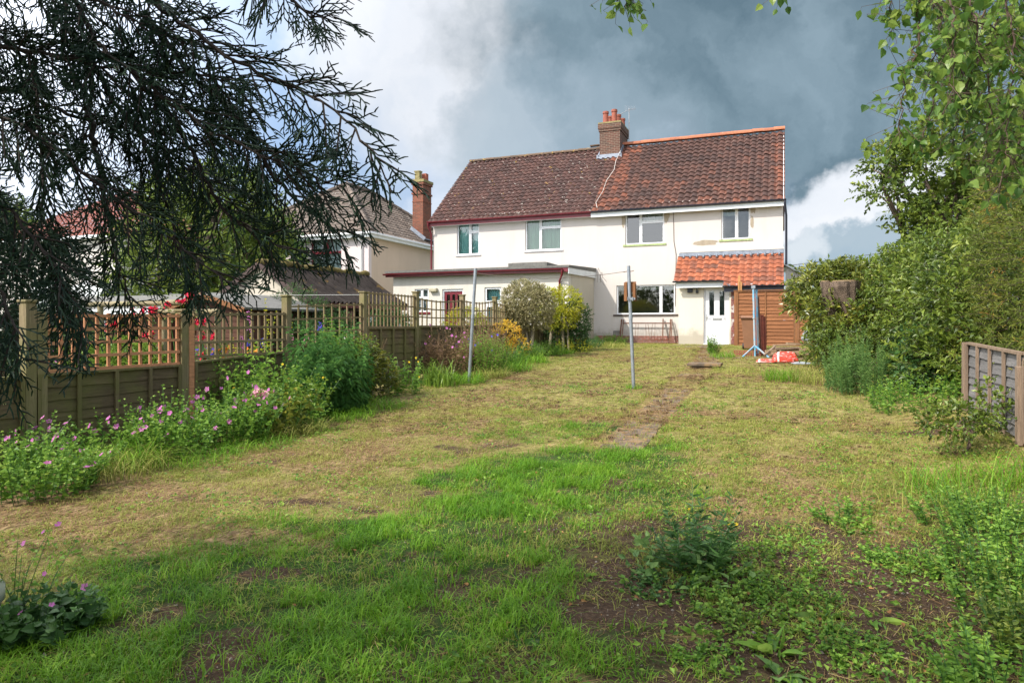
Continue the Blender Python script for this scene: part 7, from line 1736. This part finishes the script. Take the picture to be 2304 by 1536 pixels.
# ================================================================== conifer overhanging the upper left
def cypress():
    rng = np.random.default_rng(700)
    tx_, ty_ = -3.9, -1.6
    root = thing('cypress_tree', (tx_, ty_, -.05), 'dark cypress whose drooping feathery branches hang over the upper left', 'tree')
    tm = MB(); tm.tube([(tx_, ty_, -.1), (tx_ + .1, ty_, 2), (tx_, ty_ + .1, 5), (tx_ + .1, ty_, 6.8)], [.22, .18, .12, .03], 12)
    A_, B_, ra_, rb_ = [], [], [], []; W_A, W_B, W_r, W_s = [], [], [], []
    # limbs as seen in the photo: (px, py, depth)
    limbs_ = [[(90, -260, 2.5), (165, 0, 2.2), (212, 85, 2.1), (262, 140, 2.05), (351, 203, 2.0), (465, 288, 1.95), (550, 330, 1.9), (690, 390, 1.85), (770, 420, 1.82)],
              [(200, -200, 2.4), (338, 0, 2.1), (415, 55, 2.0), (508, 123, 1.95), (605, 178, 1.9), (710, 220, 1.85), (775, 265, 1.82), (835, 335, 1.8), (872, 405, 1.78)],
              [(-330, 40, 2.5), (0, 106, 2.2), (85, 118, 2.15), (203, 144, 2.1), (313, 161, 2.05), (430, 165, 2.0), (540, 190, 1.98)],
              [(-300, -40, 2.6), (-60, 60, 2.3), (76, 127, 2.2), (85, 275, 2.15), (97, 400, 2.1), (110, 560, 2.05), (150, 700, 2.0)],
              [(-380, 240, 2.5), (-60, 240, 2.2), (60, 290, 2.1), (170, 370, 2.0), (290, 470, 1.95), (420, 560, 1.9), (520, 640, 1.88)],
              [(-400, 400, 2.4), (-100, 420, 2.1), (20, 470, 2.0), (100, 560, 1.95), (170, 680, 1.9), (190, 790, 1.88)],
              [(290, 150, 2.3), (380, 260, 2.2), (440, 360, 2.15), (500, 470, 2.1), (570, 520, 2.05), (640, 560, 2.0)],
              [(560, -260, 2.5), (600, -90, 2.3), (640, -10, 2.2), (700, 40, 2.15), (755, 40, 2.1)],
              [(150, 60, 2.6), (240, 200, 2.5), (330, 330, 2.45), (370, 450, 2.4), (400, 560, 2.35), (440, 660, 2.3)],
              [(-250, -120, 2.4), (-20, -60, 2.2), (110, -30, 2.1), (230, 10, 2.05), (330, 60, 2.0), (420, 100, 2.0)],
              [(-420, 560, 2.3), (-150, 560, 2.0), (-20, 620, 1.9), (30, 720, 1.85), (45, 820, 1.8)],
              [(200, 240, 2.35), (220, 360, 2.3), (240, 480, 2.25), (270, 600, 2.2), (300, 700, 2.15)],
                            [(330, 40, 2.4), (430, 170, 2.3), (520, 240, 2.25), (600, 330, 2.2), (690, 370, 2.2)],
              [(-200, 180, 2.7), (20, 200, 2.6), (160, 260, 2.55), (300, 300, 2.5), (420, 380, 2.45), (530, 460, 2.4)],
              [(480, 200, 2.25), (560, 300, 2.2), (620, 400, 2.15), (665, 450, 2.1), (715, 480, 2.05), (765, 530, 2.0)]]
    UP = np.array([0, 0, 1.0])
    for li, pts in enumerate(limbs_):
        P = np.array([PD(*p) for p in pts]); n = 40
        d = np.r_[0, np.cumsum(np.linalg.norm(np.diff(P, axis=0), axis=1))]; tt = np.linspace(0, d[-1], n)
        C = np.stack([np.interp(tt, d, P[:, k]) for k in range(3)], 1); C += rng.normal(0, .004, C.shape)
        tm.tube(C, np.linspace(.012, .002, n), 6)
        total = d[-1]; s = .02; side = 1
        while s < total:
            f = s / total; c = np.array([np.interp(s, tt, C[:, k]) for k in range(3)])
            i = min(n - 2, int(f * (n - 1))); T = unit(C[i + 1] - C[i])
            sidev = unit(np.cross(T, UP)); ax = unit(np.cross(sidev, T))
            phi = rng.uniform(-.9, .9) + (0 if side > 0 else pi)
            lat = (ax * cos(phi) + sidev * sin(phi))
            dirn = unit(T * rng.uniform(.7, 1.15) + lat * .75 - UP * .22)
            L1 = rng.uniform(.13, .30) * (1.05 - .6 * f)
            m = max(5, int(L1 / .021)); q = c.copy(); dd = dirn.copy(); prev = q
            step = L1 / m; pl = unit(np.cross(dd, rng.normal(0, 1, 3) + ax * 1.5)); sd2 = 1
            for k in range(m):
                dd = unit(dd - UP * .035 + rng.normal(0, .03, 3)); q = prev + dd * step; g = k / m
                W_A.append(prev); W_B.append(q); W_r.append(.0036 * (1 - .5 * g)); W_s.append(.0036 * (1 - .5 * (k + 1) / m))
                # second order
                L2 = .10 * (1 - .7 * g) * rng.uniform(.6, 1.15) + .02
                n2 = unit(np.cross(dd, pl)); d2 = unit(dd * 1.05 + pl * sd2 * rng.uniform(.55, .9) + n2 * rng.normal(0, .28)); sd2 = -sd2
                m2 = max(2, int(L2 / .0165)); p2 = q.copy(); st2 = L2 / m2; s3 = 1
                pl2 = unit(np.cross(n2, d2))
                for k2 in range(m2):
                    d2 = unit(d2 + dd * .05 - UP * .04 + rng.normal(0, .05, 3)); e2 = p2 + d2 * st2
                    A_.append(p2); B_.append(e2); r2 = .0026 * (1 - .35 * k2 / m2); ra_.append(r2); rb_.append(r2 * (.93 if k2 < m2 - 1 else .45))
                    L3 = .040 * (1 - .55 * k2 / m2) * rng.uniform(.5, 1.2)
                    d3 = unit(d2 + pl2 * s3 * rng.uniform(.5, .95) + n2 * rng.normal(0, .3)); s3 = -s3
                    mid = e2 + d3 * L3 * .55; A_.append(e2); B_.append(mid); ra_.append(.0023); rb_.append(.0022)
                    tip = mid + unit(d3 + d2 * .4 - UP * .1) * L3 * .6; A_.append(mid); B_.append(tip); ra_.append(.0022); rb_.append(.0012)
                    p2 = e2
                prev = q
            s += rng.uniform(.024, .043); side = -side
    lm = MB(); segs(lm, np.array(A_), np.array(B_), np.array(ra_), np.array(rb_), rng.random(len(A_)), 3)
    segs(tm, np.array(W_A), np.array(W_B), np.array(W_r), np.array(W_s), .5, 4)
    lm.build('hanging_sprays', mt['l_cypress'], root)
    # the rest of the crown, above and behind the camera, which shades the foreground
    blb = [(tx_ + .2, ty_, 4.2, 2.3, 2.3, 1.5), (tx_ - .3, ty_ - .3, 5.5, 1.15, 1.15, 1.1), (tx_ + 1.3, ty_ + .1, 3.6, 1.1, 1.1, .9), (tx_ - 1.2, ty_ + .8, 3.4, 1.4, 1.4, 1.0)]
    P, D = surf_pts(blb, 2700, rng, .5, .3, 1.2, 1)
    cm = MB(); sprigs(cm, None, P, unit(D + rng.normal(0, .4, P.shape) - np.array([0, 0, .3])), .4, 9, .16, .03, rng, .7, .3)
    cm.build('crown', mt['l_cypress'], root); limbs(tm, (tx_, ty_, 2.0), blb, rng, .07)
    tm.build('trunk', mt['limb'], root)
cypress()

# ================================================================== birch overhanging the upper right
def birch():
    rng = np.random.default_rng(710)
    bx_, by_ = 2.7, .9
    root = thing('birch_tree', (bx_, by_, 0), 'silver birch with bright pointed leaves hanging down the upper right', 'tree')
    tm = MB(); tm.tube([(bx_, by_, -.1), (bx_ + .05, by_, 2.5), (bx_ - .05, by_ + .1, 5), (bx_, by_ + .3, 8)], [.17, .14, .10, .03], 12)
    tm.build('trunk', mt['bark_birch'], root)
    wm = MB(); lm = MB()
    # hanging shoots: start (px, py, depth) and end
    hang = [((1990, -120, 2.7), (2010, 60, 2.65)), ((2080, -100, 2.6), (2062, 100, 2.6), (2040, 170, 2.55), (2010, 320, 2.5)), ((2140, -80, 2.8), (2110, 80, 2.7), (2080, 200, 2.7)), ((2080, -60, 2.9), (2120, 60, 2.9), (2170, 180, 2.8), (2140, 330, 2.8)),
            ((2180, -60, 2.7), (2200, 100, 2.6), (2230, 220, 2.6), (2215, 380, 2.55)), ((2260, -60, 2.6), (2280, 120, 2.5), (2270, 300, 2.5), (2250, 420, 2.45)), ((2120, -60, 2.5), (2150, 60, 2.4), (2140, 200, 2.4), (2130, 260, 2.4)),
            ((2220, -40, 3.1), (2200, 150, 3.0), (2170, 300, 3.0), (2190, 400, 2.95)), ((2330, -60, 2.8), (2310, 160, 2.8), (2300, 330, 2.75), (2290, 430, 2.7)), ((2050, -80, 3.1), (2100, 20, 3.0), (2150, 100, 3.0), (2190, 260, 2.9)), ((2300, -80, 3.3), (2240, 40, 3.2), (2250, 200, 3.2), (2240, 330, 3.1)),
            ((2000, -60, 2.6), (2130, 30, 2.6), (2230, 60, 2.6), (2320, 130, 2.6)), ((2160, -100, 3.4), (2190, 60, 3.3), (2120, 200, 3.3), (2080, 270, 3.3)), ((2400, 100, 2.9), (2330, 200, 2.8), (2270, 260, 2.8), (2230, 390, 2.7)), ((2350, 250, 2.6), (2300, 300, 2.6), (2270, 400, 2.6)), ((2380, -60, 3.4), (2290, 60, 3.4), (2220, 160, 3.4)), ((2360, 0, 3.6), (2330, 200, 3.6), (2270, 330, 3.6)), ((2230, -60, 3.6), (2160, 100, 3.6), (2100, 160, 3.6)), ((2310, -80, 2.9), (2260, 60, 2.9), (2200, 120, 2.9), (2160, 240, 2.9)), ((2120, 100, 3.0), (2110, 200, 3.0), (2070, 330, 3.0)), ((2380, 300, 3.0), (2330, 340, 3.0), (2300, 430, 3.0)), ((2420, -100, 2.6), (2360, 60, 2.5), (2320, 200, 2.5)),
            ((1330, -190, 2.6), (1380, -60, 2.6), (1395, -6, 2.6)), ((1470, -200, 2.6), (1430, -60, 2.6), (1420, 12, 2.6)), ((1380, -200, 2.7), (1405, -80, 2.7), (1410, 18, 2.7)), ((1770, -200, 2.6), (1760, -60, 2.6), (1757, -12, 2.6))]
    for pts in hang:
        P = np.array([PD(*p) for p in pts]); n = 26; d = np.r_[0, np.cumsum(np.linalg.norm(np.diff(P, axis=0), axis=1))]; tt = np.linspace(0, d[-1], n)
        C = np.stack([np.interp(tt, d, P[:, k]) for k in range(3)], 1) + rng.normal(0, .006, (n, 3)); wm.tube(C, np.linspace(.0045, .0016, n), 5)
        k = int(d[-1] / .008); s = rng.uniform(0, d[-1], k); B = np.stack([np.interp(s, tt, C[:, j]) for j in range(3)], 1)
        # short side twigs with leaves
        e = B + unit(rng.normal(0, 1, B.shape) + (0, 0, -.5)) * rng.uniform(.02, .13, (k, 1)); segs(wm, B, e, .0012, .0008)
        for q, dens in ((e, 1.0), (B + (e - B) * .5, .6)):
            m_ = rng.random(len(q)) < dens; q = q[m_]; nn = len(q); dd = unit(rng.normal(0, .75, (nn, 3)) + (0, 0, -.75))
            pet = q + dd * .012; segs(wm, q, pet, .0006, .0005); sz = rng.uniform(.026, .048, nn); leaves6(lm, pet, dd, sz, sz * .82, rng, curl=.2)
    lm.build('hanging_leaves', mt['l_birch'], root)
    for (a, b) in (((1330, -190, 2.6), (2080, -100, 2.6)), ((1770, -200, 2.6), (2200, -120, 2.7))): wm.tube([PD(*a), (PD(*a) + PD(*b)) / 2 + (0, 0, .1), PD(*b)], [.006, .01, .014], 6)
    wm.tube([PD(2080, -100, 2.6), (bx_ - .1, by_ + .6, 3.4), (bx_, by_, 3.2)], [.014, .03, .05], 7)
    wm.tube([PD(2140, -80, 2.8), PD(2300, -200, 2.8), (bx_, by_ + .1, 3.6)], [.012, .03, .05], 7)
    wm.build('branch', mt['twig'], root)
    blb = [(bx_ + 1.6, by_ + 1.2, 5.0, .9, .9, 1.0), (bx_ + .8, by_ + .6, 6.2, .7, .7, .9)]
    P, D = surf_pts(blb, 700, rng, .5, .3, 1.2, 1); cm = MB(); sprigs(cm, None, P, unit(D - np.array([0, 0, .6])), .25, 7, .06, .05, rng, .8, .4); cm.build('crown', mt['l_birch'], root)
birch()
# trees at the end of the garden, behind the camera: they shade the foreground and show in the windows
bush('garden_end_tree', 'leafy tree closing the end of the garden nearest the viewer', 'tree', (-.6, -5.0, -.1), [(-.6, -5, 4.2, 2.1, 1.5, 2.0), (1.2, -5.2, 3.8, 1.8, 1.4, 2.0), (-.2, -5.2, 6.3, 1.5, 1.3, 1.5)], 1100, 7, .16, .1, 'l_tree', 720, Ls=.4, r0=.12, trunk='bark', freq=.9, bumps=.35)
bush('garden_end_hedge', 'broad hedge closing the end of the garden beside the leafy tree', 'hedge', (-7, -5.5, -.1), [(-7.5, -5.5, 2.2, 2.5, 1.3, 2.3), (-11, -5, 2.4, 2.5, 1.3, 2.4), (4.5, -5, 2.2, 2.2, 1.3, 2.3), (-3.4, -5.8, 1.8, 2.2, 1, 1.9)], 2000, 7, .18, .12, 'l_hedge', 721, Ls=.4, r0=.1, trunk='bark', freq=.9)
